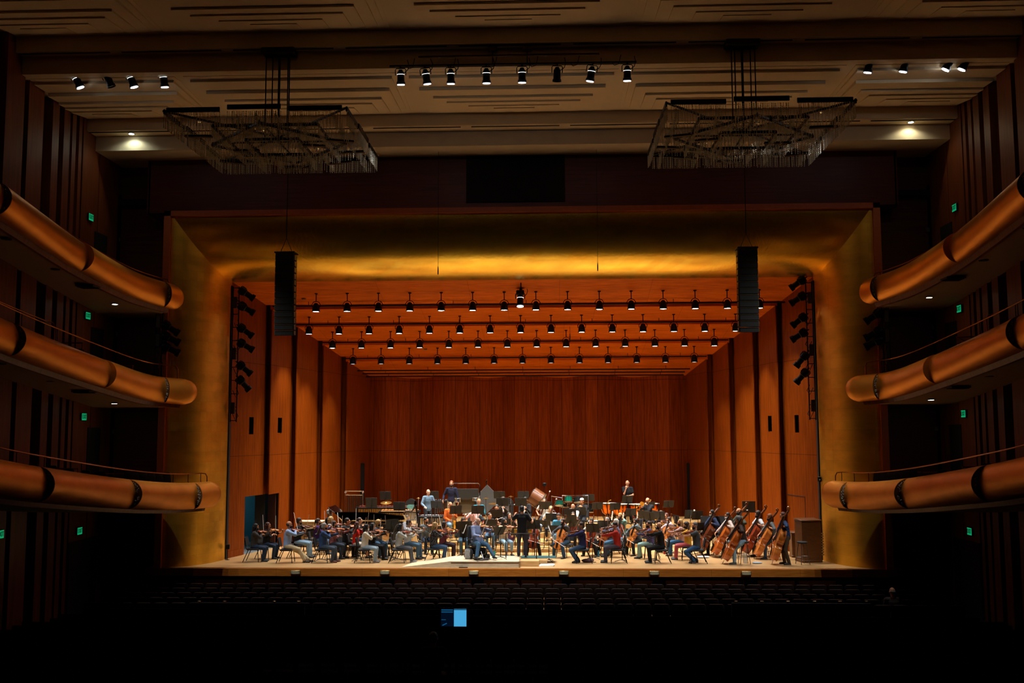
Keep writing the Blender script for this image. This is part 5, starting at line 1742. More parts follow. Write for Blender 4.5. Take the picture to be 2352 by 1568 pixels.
P(C_ + 'maroon top and trousers', 1017, 2.5, 0, 'violin', dict(top='5a2834', legs='2c1a20', hair=('bob', 'brown'), s=.94, w=1.08), fr=.3, alpha=75, var=3)
P(C_ + 'dark jacket and jeans looking down at a stand', 1064, 4.0, -80, 'viola', dict(top='1e1e22', legs='3c5a70', hair=('bob', 'brown'), skin='a', s=.95), fr=.3, alpha=15, var=0, stand=(.8, 0, 0), hp=25)
P(C_ + 'cream top and pale jeans behind a tall stand', 1157, 3.5, -62, 'violin', dict(top='c6b090', legs='86a4b8', pk='crop', hair=('long', 'black'), mask='121214', skin='b', s=.96, sleeve='short'), fr=.25, alpha=82, var=0, stand=(.95, .1, 2))
P(C_ + 'dark blouse and plum skirt, smiling', 1170, 4.9, -92, 'violin', dict(top='20181c', legs='3a1426', pk='skirt', hair=('long', 'black'), skin='d', s=.95), fr=.3, alpha=20, var=1, stand=(.8, 0, 0), hp=0)
P(C_ + 'coral red top behind a black stand', 1125, 4.7, -85, 'viola', dict(top='c8281a', legs='4a6a8a', hair=('tail', 'black'), skin='a', s=.95, sleeve='short'), fr=.3, alpha=10, var=2, stand=(.75, 0, 0), hp=0)
# -- woodwinds and brass on the steps
P(C_ + 'orange shirt and jeans', 1033, 6.2, -62, 'saxophone', dict(top='c05c20', legs='5c7c94', hair=('fringe', 'white'), skin='b', s=1.0), stand=(.85, -.1, 1), z=.36)
P(C_ + 'pink shirt behind a stand', 1089, 6.2, -75, 'flute', dict(top='c89a94', legs='2a2a30', hair=('tail', 'brown'), skin='d', s=.95), stand=(.75, 0, 1))
P(C_ + 'teal shirt bending over a stand', 1098, 7.5, -75, 'oboe', dict(top='1c7a90', legs='22242a', hair=('fringe', 'grey'), s=1.0), lean=22, stand=(.8, -.15, 0), hp=20)
P(C_ + 'pale blue shirt under brown jacket, middle back', 1156, 7.6, -90, 'clarinet', dict(top='3a3028', inner='7a96c0', legs='1c1c20', hair=('curly', 'brown'), glasses=1, s=1.0), stand=(.75, 0, 1))
P(C_ + 'black shirt playing oboe before the clarinets', 1141, 6.2, -88, 'oboe', dict(top='17171b', legs='1a1a20', hair=('short', 'black'), s=1.0), stand=(.75, 0, 0), hp=22)
P(C_ + 'dark shirt hidden behind the conductor', 1207, 7.6, -95, 'clarinet', dict(top='202024', legs='1c1c20', hair=('short', 'black'), s=1.0), stand=(.75, -.1, 1))
P(C_ + 'white top by the tilted bass drum', 1251, 7.6, -95, 'bassoon', dict(top='d6d0ca', legs='202228', hair=('tail', 'brown'), skin='d', s=.97, sleeve='short'), stand=(.75, .1, 0), hp=0)
P(C_ + 'white tee and capri trousers with tall bassoon', 1266, 6.0, -98, 'bassoon', dict(top='dcd8d4', legs='22242a', pk='crop', hair=('long', 'blond'), skin='d', s=.97, sleeve='short'), stand=(.8, .15, 0), hp=0)
P(C_ + 'white polo with head bowed to the music', 1317, 6.6, -100, 'trumpet', dict(top='d8dadc', legs='2a2c34', hair=('fringe', 'white'), skin='b', s=1.0, sleeve='short'), stand=(.85, 0, 0), hp=24)
P(C_ + 'rust blouse with a brown fringe of hair', 1317, 5.2, -100, 'flute', dict(top='7a3a2a', legs='22242a', hair=('bob', 'brown'), skin='d', s=.94), stand=(.75, 0, 0), hp=8)
P(C_ + 'light blue jacket crouched behind the stands', 1285, 4.9, -100, 'none', dict(top='3f86b0', legs='7fa0b8', hair=('short', 'brown'), s=.95), lean=20, hp=25)
P(C_ + 'black jacket and white cap', 1338, 7.4, -105, 'french_horn', dict(top='1c1c20', legs='202228', cap='d8d4d0', hair=('short', 'brown'), s=.98), stand=(.8, .1, 0))
P(C_ + 'black top with trombone and black mask', 1490, 7.2, -120, 'trombone', dict(top='1a1c22', legs='202228', hair=('fringe', 'brown'), mask='101012', s=1.0), stand=(1.1, .3, 1), hy=0)
P(C_ + 'dark navy shirt with trumpet near the timpani', 1520, 6.7, -120, 'trumpet', dict(top='22283a', legs='202228', hair=('short', 'brown'), s=.98), stand=(.9, .3, 1))
P(C_ + 'plum top with horn behind the violas', 1533, 6.0, -135, 'french_horn', dict(top='3c1c2c', legs='202228', hair=('long', 'auburn'), s=.95), stand=(.85, -.2, 1))
# -- conductor and soloist
def condW(f):
    return {-1: (V((-.27, .30, 1.40)), V((.35, .35, .85)), V((.5, .6, -.2)), .6), 1: (V((.37, .26, 1.22)), V((-.15, .55, .8)), V((-.5, .5, -.3)), 1.4)}
cx = at(1199, 1230, 1.35).x
b = MB(); b.cbox((cx + .2, 1.3, .08), (1.35, 1.05, .16), .01); pod = empty('conductor_podium', 'low wooden podium with teal carpet under the conductor', 'podium')
b.build('box', RISER, pod, False)
b = MB(); b.cbox((cx + .17, 1.55, .168), (2.0, .62, .014), .004); b.build('carpet', mat('teal_carpet', '1d4a4c', .95, 0, .2, 60), pod)
player(C_ + 'black tee and dark trousers conducting on the podium', 1199, 1.45, 90, 'none', dict(top='0e0d10', legs='2c2830', hair=('short', 'black'), mask='18181a', sleeve='short', skin='a', s=1.0, W=condW, pole={-1: V((-.8, .1, -.9)), 1: V((.8, .1, -1))}), seat='none', lean=2, hp=12, z=.175)
M = PM(1199, 1.45, 90); M.translation.z = .175
b = MB(); b.tube([(0, 0, 0), (0, .36, 0)], [.0035, .0015], 6); r_ = empty('baton', 'thin white baton in the raised hand of the conductor', 'baton'); b.build('stick', PAPER, r_)
b = MB(); b.ell((0, -.01, 0), (.011, .018, .011), 8); b.build('grip', mat('cork', 'b08a58', .8), r_)
r_.matrix_world = M @ frame(V((.33, .36, 1.30)), (-.42, .35, .62), (0, 0, 1))
# podium rail
rl = empty('podium_rail', 'black guard rail on the podium behind the conductor', 'rail')
x0, x1, yy = at(1162, 1230, 1.0).x, at(1232, 1230, 1.0).x, .98
b = MB(); b.tube([(x0, yy, .18), (x0, yy, 1.03), (x1, yy, 1.03), (x1, yy, .18)], .018, 8); b.build('frame', BLK, rl)
for x in (x0 + .58, x0 + .72): 
    b = MB(); b.cyl((x, 2.2, .0), (x, 2.2, 1.0), .014, 8); b.build('upright', BLK, rl)
b = MB(); b.tube([(x0 + .5, 2.2, .02), (x0 + .8, 2.2, .02)], .014, 6); b.tube([(x0 + .58, 2.2, 1.0), (x0 + .72, 2.2, 1.0)], .014, 6); b.build('crossbar', BLK, rl)
# wooden block with visible grain before the podium
b = MB(); b.cbox((at(1215, 1290, .5).x, .66, .09), (.68, .5, .18), .006)
tag(b.build('wooden_box', wood('oak_box', 'b98a4e', 'dcb67c', 'X', 2, 0, .5, 0, (2, 10, 16)), None, False), 'low oak box with bold grain below the conductor, right of the ramp', 'box')
# pale ramp platform
rx0, rx1, rx2 = at(922, 1303, .12).x, at(1036, 1290, .12).x, at(1192, 1290, .12).x
rp_ = empty('ramp_platform', 'pale wooden ramp and platform on the stage edge under the wheelchair', 'ramp')
b = MB(); H_ = .205
b.add([(rx0, .10, .0), (rx1, .10, .0), (rx1, .10, H_), (rx0, .10, .012), (rx0 + .25, 1.5, .0), (rx1, 1.5, .0), (rx1, 1.5, H_), (rx0 + .25, 1.5, .012)],
      [(0, 1, 2, 3), (7, 6, 5, 4), (0, 4, 5, 1), (1, 5, 6, 2), (2, 6, 7, 3), (3, 7, 4, 0)]); b.build('ramp', PLY, rp_, False)
b = MB(); b.bbox((rx1, .10, 0), (rx2, 1.5, H_ - .03)); b.build('platform', PLY, rp_, False)
b = MB(); b.bbox((rx1, .08, H_ - .03), (rx2 + .01, 1.5, H_)); b.build('top_board', wood('ply_top', 'c9b490', 'e2d0ac', 'X', 1.2, .006, .5, .08, (3, 10, 10), (), .7), rp_, False)
b = MB(); b.bbox((rx2, .08, 0), (rx2 + .04, 1.5, H_)); b.build('end_post', mat('ramp_end', '9a7a50', .5, 0, .15), rp_, False)
b = MB(); b.bbox((at(1054, 1305, .02).x, .005, .0), (at(1074, 1305, .02).x, .09, .02))
tag(b.build('cable_cover', BLKM, None, False), 'short flat black strip on the stage edge before the platform', 'strip')
def solW(f):
    c = f.P3 + V((-.07, .085, .0)); dv = V((-.5, .85, -.02)).normalized()
    return {-1: (c + dv * .47 + V((-.01, 0, -.09)), V((.25, .15, .95)), V((.85, -.3, .1)), .9), 1: (V((.12, .42, .80)), V((-.4, .8, .1)), V((-.3, 0, -1)), .9)}
sk = dict(top='7c86a4', legs='44647e', hair=('fringe', 'white'), glasses=1, skin='d', shoe='12', s=1.0, w=1.25, loose=.03, feet=(V((-.3, .62, .05)), V((.28, .5, .05))), W=solW)
M, f, o = player(C_ + 'grey-blue shirt in the power wheelchair, solo violin', 1096, .85, -58, 'none', sk, seat='wheel', z=H_, hy=30, hp=6)
o['label'] = 'person in grey-blue shirt and jeans playing violin in the power wheelchair'
c = f.P3 + V((-.07, .085, .03)); dv = V((-.5, .85, -.02)).normalized(); Mi = frame(c, dv, (.22, .1, .95))
get_inst('violin', 3).put('honey-coloured violin played from the power wheelchair', 'violin', 'violins', M=M @ Mi)
BOW.put('bow held low over the strings by the wheelchair soloist', 'bow', 'bows', M=M @ frame(V((.13, .50, .79)), (-.42, -.1, .78), (0, -1, .2)))
wc = empty('power_wheelchair', 'black power wheelchair on the pale platform', 'wheelchair', loc=M.translation, rz=R(-58 - 90))
RUB = mat('rubber', '101010', .8, 0, .1)
for (x, y, rr) in ((-.27, 0, .17), (.27, 0, .17), (-.24, -.38, .08), (.24, -.38, .08), (-.24, .32, .09), (.24, .32, .09)):
    b = MB(); b.tube([(x - .035, y, rr), (x + .035, y, rr)], rr, 20); wh = b.build('wheel', RUB, wc, angle=50)
    b = MB(); b.tube([(x - .045, y, rr), (x + .045, y, rr)], rr * .45, 12); b.build('hub', STEEL, wh)
b = MB(); b.cbox((0, -.02, .26), (.42, .62, .22), .04); b.build('base', BLK, wc)
b = MB(); b.cbox((0, .02, .45), (.48, .48, .08), .03); b.build('seat', CHAIRF, wc)
b = MB(); b.cbox((0, -.27, .78), (.46, .08, .62), .03, MX.Rotation(R(6), 3, 'X')); b.build('backrest', CHAIRF, wc)
for s in (-1, 1):
    b = MB(); b.cbox((s * .29, .02, .66), (.07, .34, .04), .012); b.cyl((s * .29, -.1, .45), (s * .29, -.1, .65), .014, 8); b.build('armrest', BLK, wc)
b = MB(); b.cbox((-.3, .24, .72), (.09, .12, .05), .01); b.cyl((-.3, .24, .74), (-.3, .24, .81), .008, 8); b.ell((-.3, .24, .82), (.016, .016, .018), 8); b.build('joystick', BLK, wc)
b = MB(); b.cbox((0, .5, .04), (.4, .26, .02), .006); b.tube([(0, .25, .3), (0, .4, .1), (0, .45, .04)], .02, 8); b.build('footplate', STEEL, wc)
b = MB(); x, y = at(1076, 1280, .75).x, .75; b.cbox((x, y, H_ + .17), (.26, .2, .34), .05)
bg = empty('bag', 'grey and white striped bag standing left of the wheelchair', 'bag'); b.build('case', mat('bag_grey', '55565c', .8, 0, .2), bg)
b = MB()
for k in range(5): b.cbox((x - .1 + k * .05, y - .1, H_ + .17), (.018, .012, .30), .003)
b.build('stripes', PAPER, bg); b = MB(); b.tube([(x - .07, y, H_ + .33), (x - .05, y, H_ + .4), (x + .05, y, H_ + .4), (x + .07, y, H_ + .33)], .008, 6); b.build('handle', BLK, bg)
STANDL.put('black music stand on the pale platform right of the soloist', 'music stand', 'music stands', loc=(at(1148, 1280, .75).x, .8, H_), rz=R(-128))
PAGESL.put('open pages on the stand right of the soloist', 'sheet music', 'open music pages', loc=(at(1148, 1280, .75).x, .8, H_), rz=R(-128))
STANDL.put('wide flat music stand behind the podium rail holding a yellow score', 'music stand', 'music stands', loc=(cx, 2.15, 0), rz=0)
b = MB(); b.cbox((at(1186, 1216, 2).x, 2.13, 1.0), (.16, .02, .14), .003); b.cbox((at(1217, 1216, 2).x, 2.13, 1.0), (.14, .02, .12), .003)
tag(b.build('yellow_score', mat('yellow_paper', 'd89a1c', .7), None, False), 'yellow score covers showing on both sides of the conductor', 'score')

# -- cellos
P(C_ + 'pale blue striped shirt with red cello', 1226, 3.2, -92, 'cello', dict(top='a4b8d8', legs='16161a', hair=('short', 'brown'), mask='121214', s=1.0), var=1, fr=.3, stand=(1.15, -.15, 1))
P(C_ + 'dark grey jacket and jeans with amber cello', 1298, 2.9, -128, 'cello', dict(top='3f4248', inner='1a1a1e', legs='2c4a66', hair=('short', 'brown'), mask='121214', glasses=1, s=1.0), var=3, fr=.3, stand=(1.25, -.4, 1))
P(C_ + 'cream cardigan and dark trousers with cello', 1361, 3.4, -110, 'cello', dict(top='c9c4b4', inner='28282c', legs='1c1a1c', hair=('short', 'black'), mask='d8d8d8', skin='a', s=.97), var=1, fr=.25, stand=(1.1, .35, 0))
P(C_ + 'brown pullover with cello, grey hair', 1399, 3.7, -128, 'cello', dict(top='4a3226', legs='2c3440', hair=('short', 'grey'), mask='121214', s=.98), var=0, fr=.2)
P(C_ + 'blue-grey shirt and jeans behind the red sweater', 1418, 2.9, 170, 'viola', dict(top='5c5a74', legs='3c6488', hair=('short', 'white'), s=.98), var=2, fr=.3, alpha=75)
P(C_ + 'sea green shirt and jeans with dark cello', 1428, 4.3, -118, 'cello', dict(top='6c9488', inner='585c62', legs='6f8ea4', hair=('short', 'blond'), mask='121214', s=1.06), var=1, fr=.3, stand=(1.1, -.2, 0))
P(C_ + 'grey-green sweater with orange cello', 1466, 3.6, -145, 'cello', dict(top='5c6a70', legs='1a1a1e', hair=('bob', 'black'), mask='dedede', s=.95), var=3, fr=.35)
P(C_ + 'pale pink top with cello behind the violas', 1541, 4.3, -140, 'cello', dict(top='c0a8b0', legs='55606c', hair=('tail', 'brown'), mask='e0dce0', s=.95), var=3, fr=.3)
# -- violas and violins facing left
P(C_ + 'navy hooded sweater and jeans', 1338, 1.35, 178, 'viola', dict(top='1c2048', hood=1, legs='28405a', hair=('short', 'brown'), skin='b', s=1.0, shoe='15', feet=(V((-.1, .2, 0)), V((.06, .15, 0)))), var=2, fr=.16, alpha=38, stand=(1.15, -.25, 0))
P(C_ + 'red sweater and grey trousers', 1418, 1.4, 177, 'viola', dict(top='9c2418', legs='3f3a44', hair=('short', 'black'), skin='d', s=1.0, shoe='14'), var=2, fr=.2, alpha=42, lean=8, hp=18)
P(C_ + 'plaid shirt and pale teal trousers', 1494, 2.5, 172, 'violin', dict(top='5c5078', pat='check', legs='7fa09c', hair=('tail', 'brown'), mask='121214', s=.95), var=1, fr=.3, alpha=62)
P(C_ + 'black jacket and black trousers, outermost row', 1518, 1.35, 178, 'viola', dict(top='101012', legs='121214', hair=('fringe', 'brown'), mask='121214', s=1.0), var=0, fr=.14, alpha=45, stand=(1.3, -.2, 0))
P(C_ + 'pink top and blue jeans', 1566, 3.2, 170, 'violin', dict(top='b08a84', legs='2a5478', hair=('long', 'blond'), mask='121214', s=.95, shoe='5a4038'), var=0, fr=.3, alpha=58)
P(C_ + 'mustard top and coral trousers', 1580, 2.2, 174, 'violin', dict(top='c08a20', legs='a8484c', hair=('curly', 'brown'), mask='121214', s=.95, sleeve='short', shoe='50'), var=2, fr=.25, alpha=50)
P(C_ + 'dark grey tee and blue jeans', 1600, 1.35, 177, 'viola', dict(top='34383c', legs='2a4c72', hair=('short', 'dgrey'), mask='121214', s=1.0, sleeve='short', shoe='3a3430', feet=(V((-.1, .12, 0)), V((.08, .02, 0)))), var=1, fr=.12, alpha=55, stand=(1.35, -.1, 0))
# -- double basses
P(C_ + 'navy shirt with tall bass, leftmost of the basses', 1640, 3.7, 200, 'double_bass', dict(top='25304f', legs='17181c', hair=('short', 'black'), mask='b8c4b8', glasses=1, s=1.0), seat='stool', var=2, fr=.2, lean=6, stand=(1.15, -.7, 1))
P(C_ + 'white shirt and white mask with bass', 1678, 3.0, 190, 'double_bass', dict(top='c8b8b0', legs='202228', hair=('short', 'brown'), mask='dedede', s=.98), seat='stool', var=0, fr=.25)
P(C_ + 'brown sweater and pale jeans on a high stool', 1706, 1.15, 183, 'double_bass', dict(top='33241e', legs='7f9caa', hair=('curly', 'dgrey'), s=1.0, shoe='30'), seat='stool', var=0, fr=.25, lean=14)
P(C_ + 'olive jacket behind the brown sweater', 1704, 4.2, 195, 'double_bass', dict(top='3c4438', legs='202228', hair=('bald', 'brown'), mask='121214', glasses=1, s=1.02), seat='stool', var=2, fr=.25, stand=(1.1, .3, 1))
P(C_ + 'white tee and black trousers with dark red bass', 1748, 3.3, 190, 'double_bass', dict(top='ccd0d8', legs='17181c', hair=('curly', 'brown'), mask='121214', s=1.0, sleeve='short'), seat='stool', var=1, fr=.2, stand=(1.0, -.35, 1))
P(C_ + 'grey patterned shirt between two basses', 1775, 2.5, 185, 'double_bass', dict(top='5c6468', legs='3a4a5c', hair=('curly', 'ginger'), mask='121214', s=.97, sleeve='mid'), seat='stool', var=3, fr=.2)
P(C_ + 'blue plaid shirt and olive trousers standing', 1806, 1.0, 182, 'double_bass', dict(top='24426c', pat='check', legs='4c3e2c', hair=('short', 'auburn'), s=1.0, sleeve='mid', shoe='15'), seat='none', var=3, fr=.2)
# -- pianist, harpist, percussionists
P(C_ + 'dark sweater at the piano keyboard, white headphones', 752, 5.0, 0, 'none', dict(top='22242a', legs='17181c', hair=('short', 'grey'), mask='d8d4cc', phones=1, s=1.03, W=lambda f: {s: (V((s * .2, .42, .72)), V((0, .95, -.1)), V((0, 0, -1)), .7) for s in (-1, 1)}), z=.1)
P(C_ + 'grey top behind the harp', 933, 4.9, -30, 'none', dict(top='6a6c72', legs='202228', hair=('short', 'brown'), skin='a', s=.96, W=lambda f: {-1: (V((-.22, .38, 1.0)), V((.5, .8, .2)), V((.8, -.3, 0)), .9), 1: (V((.2, .36, .98)), V((-.5, .8, .2)), V((-.8, -.3, 0)), .9)}))
P(C_ + 'blue denim shirt standing behind the vibraphone', 982, 7.6, -62, 'none', dict(top='5c7488', legs='24262c', hair=('bald', 'brown'), skin='d', s=.97), seat='none', lean=6)
P(C_ + 'navy sweater and khaki trousers, tallest at the back', 1037, 8.75, -90, 'none', dict(top='191b30', legs='6a5c44', hair=('short', 'ginger'), mask='101014', beard='brown', s=1.02, W=lambda f: {-1: (V((-.3, .12, .88)), V((0, .3, -.95)), V((1, 0, 0)), .5), 1: (V((.34, .18, .98)), V((.1, .5, -.6)), V((-1, 0, 0)), .6)}), seat='none', z=.65)
P(C_ + 'black polo standing behind the kettledrums', 1443, 9.6, -105, 'none', dict(top='121216', legs='17181c', hair=('fringe', 'white'), skin='a', s=1.0, sleeve='short', w=1.15, W=lambda f: {1: (f.mouth + V((.03, .06, -.13)), V((-.1, .1, 1)), V((0, -1, .2)), 1.4), -1: (V((-.12, .30, 1.12)), V((.9, .3, 0)), V((0, -.3, -1)), .4)}), seat='none', lean=4, hp=14, z=.65)
# ================================================================ big instruments at the back
def ground(px, Y, py=1200):
    x = at(px, py, Y).x; return V((x, Y, riser_z(x, Y)))
LACQ = mat('piano_black', '060606', .12, 0, 0, coat=.6)
# grand piano, keyboard at the left, tail to the right, lid raised on the far side
g = ground(850, 5.6)
pn = empty('grand_piano', 'black grand piano with raised lid behind the violins', 'piano', loc=(g.x + .0, 5.35, 0))
def plan(f=1.0):
    p = [(-1.2, -.72), (-.75, -.76), (.1, -.72), (.55, -.55), (.9, -.3), (1.25, -.12), (1.45, .1), (1.5, .35), (1.42, .6), (1.2, .72), (-1.2, .75)]
    return [(x * f, y * f) for x, y in p]
b = MB(); b.prism(plan(), .62, .98); b.build('case', LACQ, pn, angle=30)
b = MB(); b.prism(plan(.93), .982, .99); b.build('frame_plate', mat('piano_iron', '8a6428', .4, .6, .2), pn, False)
b = MB(); b.cbox((-1.28, 0, .68), (.26, 1.46, .12), .02); kb = b.build('keybed', LACQ, pn)
b = MB(); b.box((-1.33, 0, .75), (.14, 1.22, .02)); k1 = b.build('white_keys', mat('ivory', 'e8e4d8', .4), kb, False)
b = MB()
for i in range(52):
    if i % 7 not in (2, 6): b.box((-1.29, -.6 + i * .0235, .765), (.085, .011, .012))
b.build('black_keys', BLK, kb, False)
Ml = MX.Translation((0, .75, 1.0)) @ MX.Rotation(R(-17), 4, 'X') @ MX.Translation((0, -.75, 0))
b = MB(); b.prism(plan(1.02), 0, .025, Ml); b.build('lid', LACQ, pn, False)
b = MB(); b.cyl((-.35, -.6, .98), (-.35, -.5, 1.36), .014, 8); b.build('lid_prop', LACQ, pn)
b = MB(); b.cbox((-1.12, .05, 1.33), (.95, 1.3, .03), .006, MX.Rotation(R(38), 3, 'Y')); b.build('lid_flap', LACQ, pn)
b = MB(); b.cbox((-.95, 0, 1.1), (.02, .8, .25), .005, MX.Rotation(R(-20), 3, 'Y')); b.build('music_desk', LACQ, pn)
for (x, y) in ((-1.0, -.55), (-1.0, .55), (1.1, .35)):
    b = MB(); b.tube([(x, y, .62), (x, y, .3), (x, y, .1)], [.07, .05, .035], 10); b.lathe([(0, 0), (.03, .01), (.035, .05), (.02, .1)], 10, (x, y, 0)); b.build('leg', LACQ, pn)
b = MB(); b.cyl((-.85, 0, .62), (-.85, 0, .12), .02, 8)
for q in (-.08, 0, .08): b.cbox((-.9, q, .06), (.12, .03, .012), .004)
b.build('pedal_lyre', LACQ, pn)
# celesta / keyboard of light wood at far left
g = ground(706, 6.3)
ce = empty('celesta', 'light wooden keyboard cabinet against the left stage wall', 'celesta', loc=(g.x + .2, 6.1, 0))
b = MB(); b.cbox((0, 0, .5), (.95, .5, .94), .02); b.build('cabinet', RISER, ce); b = MB(); b.cbox((0, 0, .99), (1.02, .56, .04), .01); b.build('lid', PLY, ce)
b = MB(); b.cbox((0, -.3, .66), (.9, .2, .06), .01); b.build('keybed', RISER, ce); b = MB(); b.box((0, -.33, .70), (.8, .12, .015)); b.build('white_keys', mat('ivory', 'e8e4d8', .4), ce, False)
# harp
g = ground(948, 4.5)
hp_ = empty('harp', 'tall harp with pale soundboard and dark pillar', 'harp', loc=(g.x, 4.45, 0), rz=R(10))
GW = mat('harp_maple', 'dcbc88', .4, 0, .12, 6)
b = MB(); b.tube([(.30, 0, .08), (.24, 0, .9), (.12, 0, 1.75)], [.05, .036, .034], 14); b.build('pillar', LACQ, hp_)
b = MB(); b.lathe([(0, 1.70), (.06, 1.72), (.07, 1.8), (.055, 1.86), (.06, 1.9), (0, 1.91)], 14, (.115, 0, 0)); b.build('crown', LACQ, hp_)
b = MB(); b.loft([[V((.28 + x, y, .08)) for x, y in ((-.10, -.22), (.0, -.22), (.0, .22), (-.10, .22))], [V((-.30 + x, y, 1.38)) for x, y in ((-.06, -.06), (.0, -.06), (.0, .06), (-.06, .06))]]); b.build('soundbox', GW, hp_, False)
b = MB(); b.tube([(-.33, 0, 1.38), (-.28, 0, 1.5), (-.18, 0, 1.52), (-.05, 0, 1.5), (.04, 0, 1.6), (.11, 0, 1.74)], [.04, .042, .035, .033, .035, .03], 10); b.build('neck', mat('harp_neck', '3a2412', .4, 0, .1), hp_)
b = MB()
for i in range(34):
    t = i / 33; p = V((.22, 0, .2)).lerp(V((-.30, 0, 1.36)), t); q = V((.11 - .40 * t, 0, 1.70 - .2 * math.sin(min(1, t * 1.4) * PI * .5)))
    b.tube([p, q], .0022, 3)
b.build('strings', PAPER, hp_)
b = MB(); b.cbox((.22, 0, .05), (.42, .46, .1), .03); b.build('pedal_base', LACQ, hp_)
b = MB(); b.cbox((.05, -.14, .44), (.26, .02, .80), .008, MX.Rotation(R(-16), 3, 'Y')); b.build('soundboard', mat('harp_spruce', 'f0cf8c', .4, 0, .08, 5), hp_)
# mallet instruments
def mallet(px, Y, w, h, label, kind, bars, tubes, nt=18, rz=0, two=True):
    g = ground(px, Y)
    r = empty(kind, label, kind.replace('_', ' '), loc=g, rz=R(rz))
    b = MB()
    for i in range(nt * 2):
        x = -w / 2 + w * (i + .5) / (nt * 2); l = .34 - .14 * i / (nt * 2)
        b.cbox((x, -.12, h), (w / (nt * 2) * .86, l, .022), .003)
        if i % 7 not in (2, 6) and two: b.cbox((x, .17, h + .04), (w / (nt * 2) * .8, l * .9, .022), .003)
    o = b.build('bars', bars, r, False); o['kind'] = 'stuff'
    b = MB()
    for i in range(nt):
        x = -w / 2 + w * (i + .5) / nt; l = .52 - .3 * i / nt if kind != 'vibraphone' else .42 - .2 * i / nt
        b.cyl((x, -.16, h - .04), (x, -.16, h - .04 - l), w / nt * .36, 10)
    o = b.build('resonators', tubes, r); o['kind'] = 'stuff'
    b = MB()
    for y in (-.30, .32): b.cbox((0, y, h - .02), (w + .1, .025, .07), .005)
    for x in (-1, 1): b.cbox((x * (w / 2 + .06), 0, h - .02), (.04, .66, .09), .006)
    b.build('rails', BLK, r)
    for x in (-1, 1):
        for y in (-.27, .27):
            b = MB(); b.cyl((x * w / 2, y, h - .05), (x * w / 2, y, .04), .018, 8); b.ell((x * w / 2, y, .035), (.02, .035, .035), 8); b.build('leg', BLK, r)
    return r
ROSE = mat('rosewood_bars', '5a2416', .35, 0, .2, 8); BRT = mat('brass_resonator', 'c09a50', .35, .55, .15, 4)
mallet(880, 8.3, 2.05, .92, 'long marimba with brass resonator tubes at the left back', 'marimba', ROSE, BRT, 26)
mallet(918, 7.0, 1.5, .86, 'shorter xylophone in front of the marimba', 'xylophone', mat('honey_bars', 'a86a30', .4, 0, .15), BRT, 20)
mallet(997, 6.7, 1.35, .88, 'vibraphone with silver bars left of the orange shirt', 'vibraphone', SILV, STEEL, 16)
mallet(1022, 9.6, .9, .9, 'small glockenspiel behind the tallest percussionist', 'glockenspiel', SILV, STEEL, 10)
b = MB(); p = ground(943, 7.9) + V((0, 0, 1.0))
b.loft([[V((x, y * .02, z)) + p for x, z in ((-.17, 0), (-.1, .05), (.1, .05), (.19, .02), (.12, -.28), (0, -.36), (-.08, -.22))] for y in (-1, 1)])
tag(b.build('towel', mat('towel_green', '5a8a80', .95, 0, .25, 20, .5), None), 'pale green towel hanging at the end of the marimba', 'towel')
# tubular bells
g = ground(812, 8.6)
tb_ = empty('tubular_bells', 'tubular bells on a chrome frame at the left back', 'tubular bells', loc=g, rz=R(-8))
b = MB(); b.tube([(-.38, 0, 1.78), (.36, 0, 1.78)], .022, 8); b.tube([(-.36, -.12, 1.62), (.42, -.12, 1.62)], .016, 8); b.build('top_rail', CHROME, tb_)
for x, y in ((-.38, .1), (.38, .1), (-.34, -.15), (.44, -.15)):
    b = MB(); b.cyl((x, y, 0), (x, y, 1.72), .016, 8); b.ell((x, y, 1.74), (.04, .04, .045), 10); b.build('post', CHROME, tb_)
for i in range(16):
    x = -.32 + .042 * i; b = MB(); b.cyl((x, 0 if i % 2 else -.05, 1.70 - .1), (x, 0 if i % 2 else -.05, .5 - i * .005 + .02 * i), .017, 8); b.build('bell_tube', mat('bell_tube', '5a4434', .3, .8, .1), tb_)
b = MB(); b.cbox((0, 0, .12), (.8, .4, .05), .01); b.build('base', BLK, tb_)
# cymbals
CYM = mat('cymbal_bronze', 'c09048', .28, .95, .2, 30)
def cymbal(px, py, Y, rad, label, tilt=0, boom=False):
    p = at(px, py, Y); z0 = riser_z(p.x, Y)
    r = empty('cymbal_on_stand', label, 'cymbal', 'cymbals', loc=(p.x, Y, z0)); h = p.z - z0
    b = MB(); M3 = MX.Translation((0, 0, h)) @ MX.Rotation(R(tilt), 4, 'X'); b.M = M3
    b.lathe([(.0, .03), (.03, .03), (.05, .018), (rad * .6, .006), (rad, -.006), (rad, -.008), (rad * .6, .002), (.05, .012), (0, .02)], 28); b.build('cymbal', CYM, r)
    b = MB()
    if boom: b.tube([(0, 0, h + .05), (0, 0, h - .06), (.35, .1, h - .22), (.38, .1, .3)], .011, 8)
    else: b.cyl((0, 0, h + .05), (0, 0, .25), .012, 8)
    for a in range(3): 
        t = R(a * 120 + 30); b.tube([(.38 if boom else 0, .1 if boom else 0, .4), ((.38 if boom else 0) + .28 * math.cos(t), .28 * math.sin(t), .01)], .009, 6)
    b.build('stand', CHROME, r)
cymbal(887, 1154, 7.7, .23, 'bronze cymbal before the marimba', 14)
cymbal(961, 1144, 8.9, .10, 'tiny cymbal on a tall stand near the harp')
cymbal(1116, 1144, 8.5, .13, 'small cymbal before the grey diamond panel')
cymbal(1135, 1156, 8.4, .24, 'cymbal on a boom right of the diamond panel', 5, True)
cymbal(1173, 1140, 9.2, .12, 'small cymbal on a tall stand right of the middle')
cymbal(1286, 1152, 9.3, .24, 'left crash cymbal of the drum kit', 6)
cymbal(1325, 1147, 9.6, .25, 'highest cymbal of the drum kit', 0)
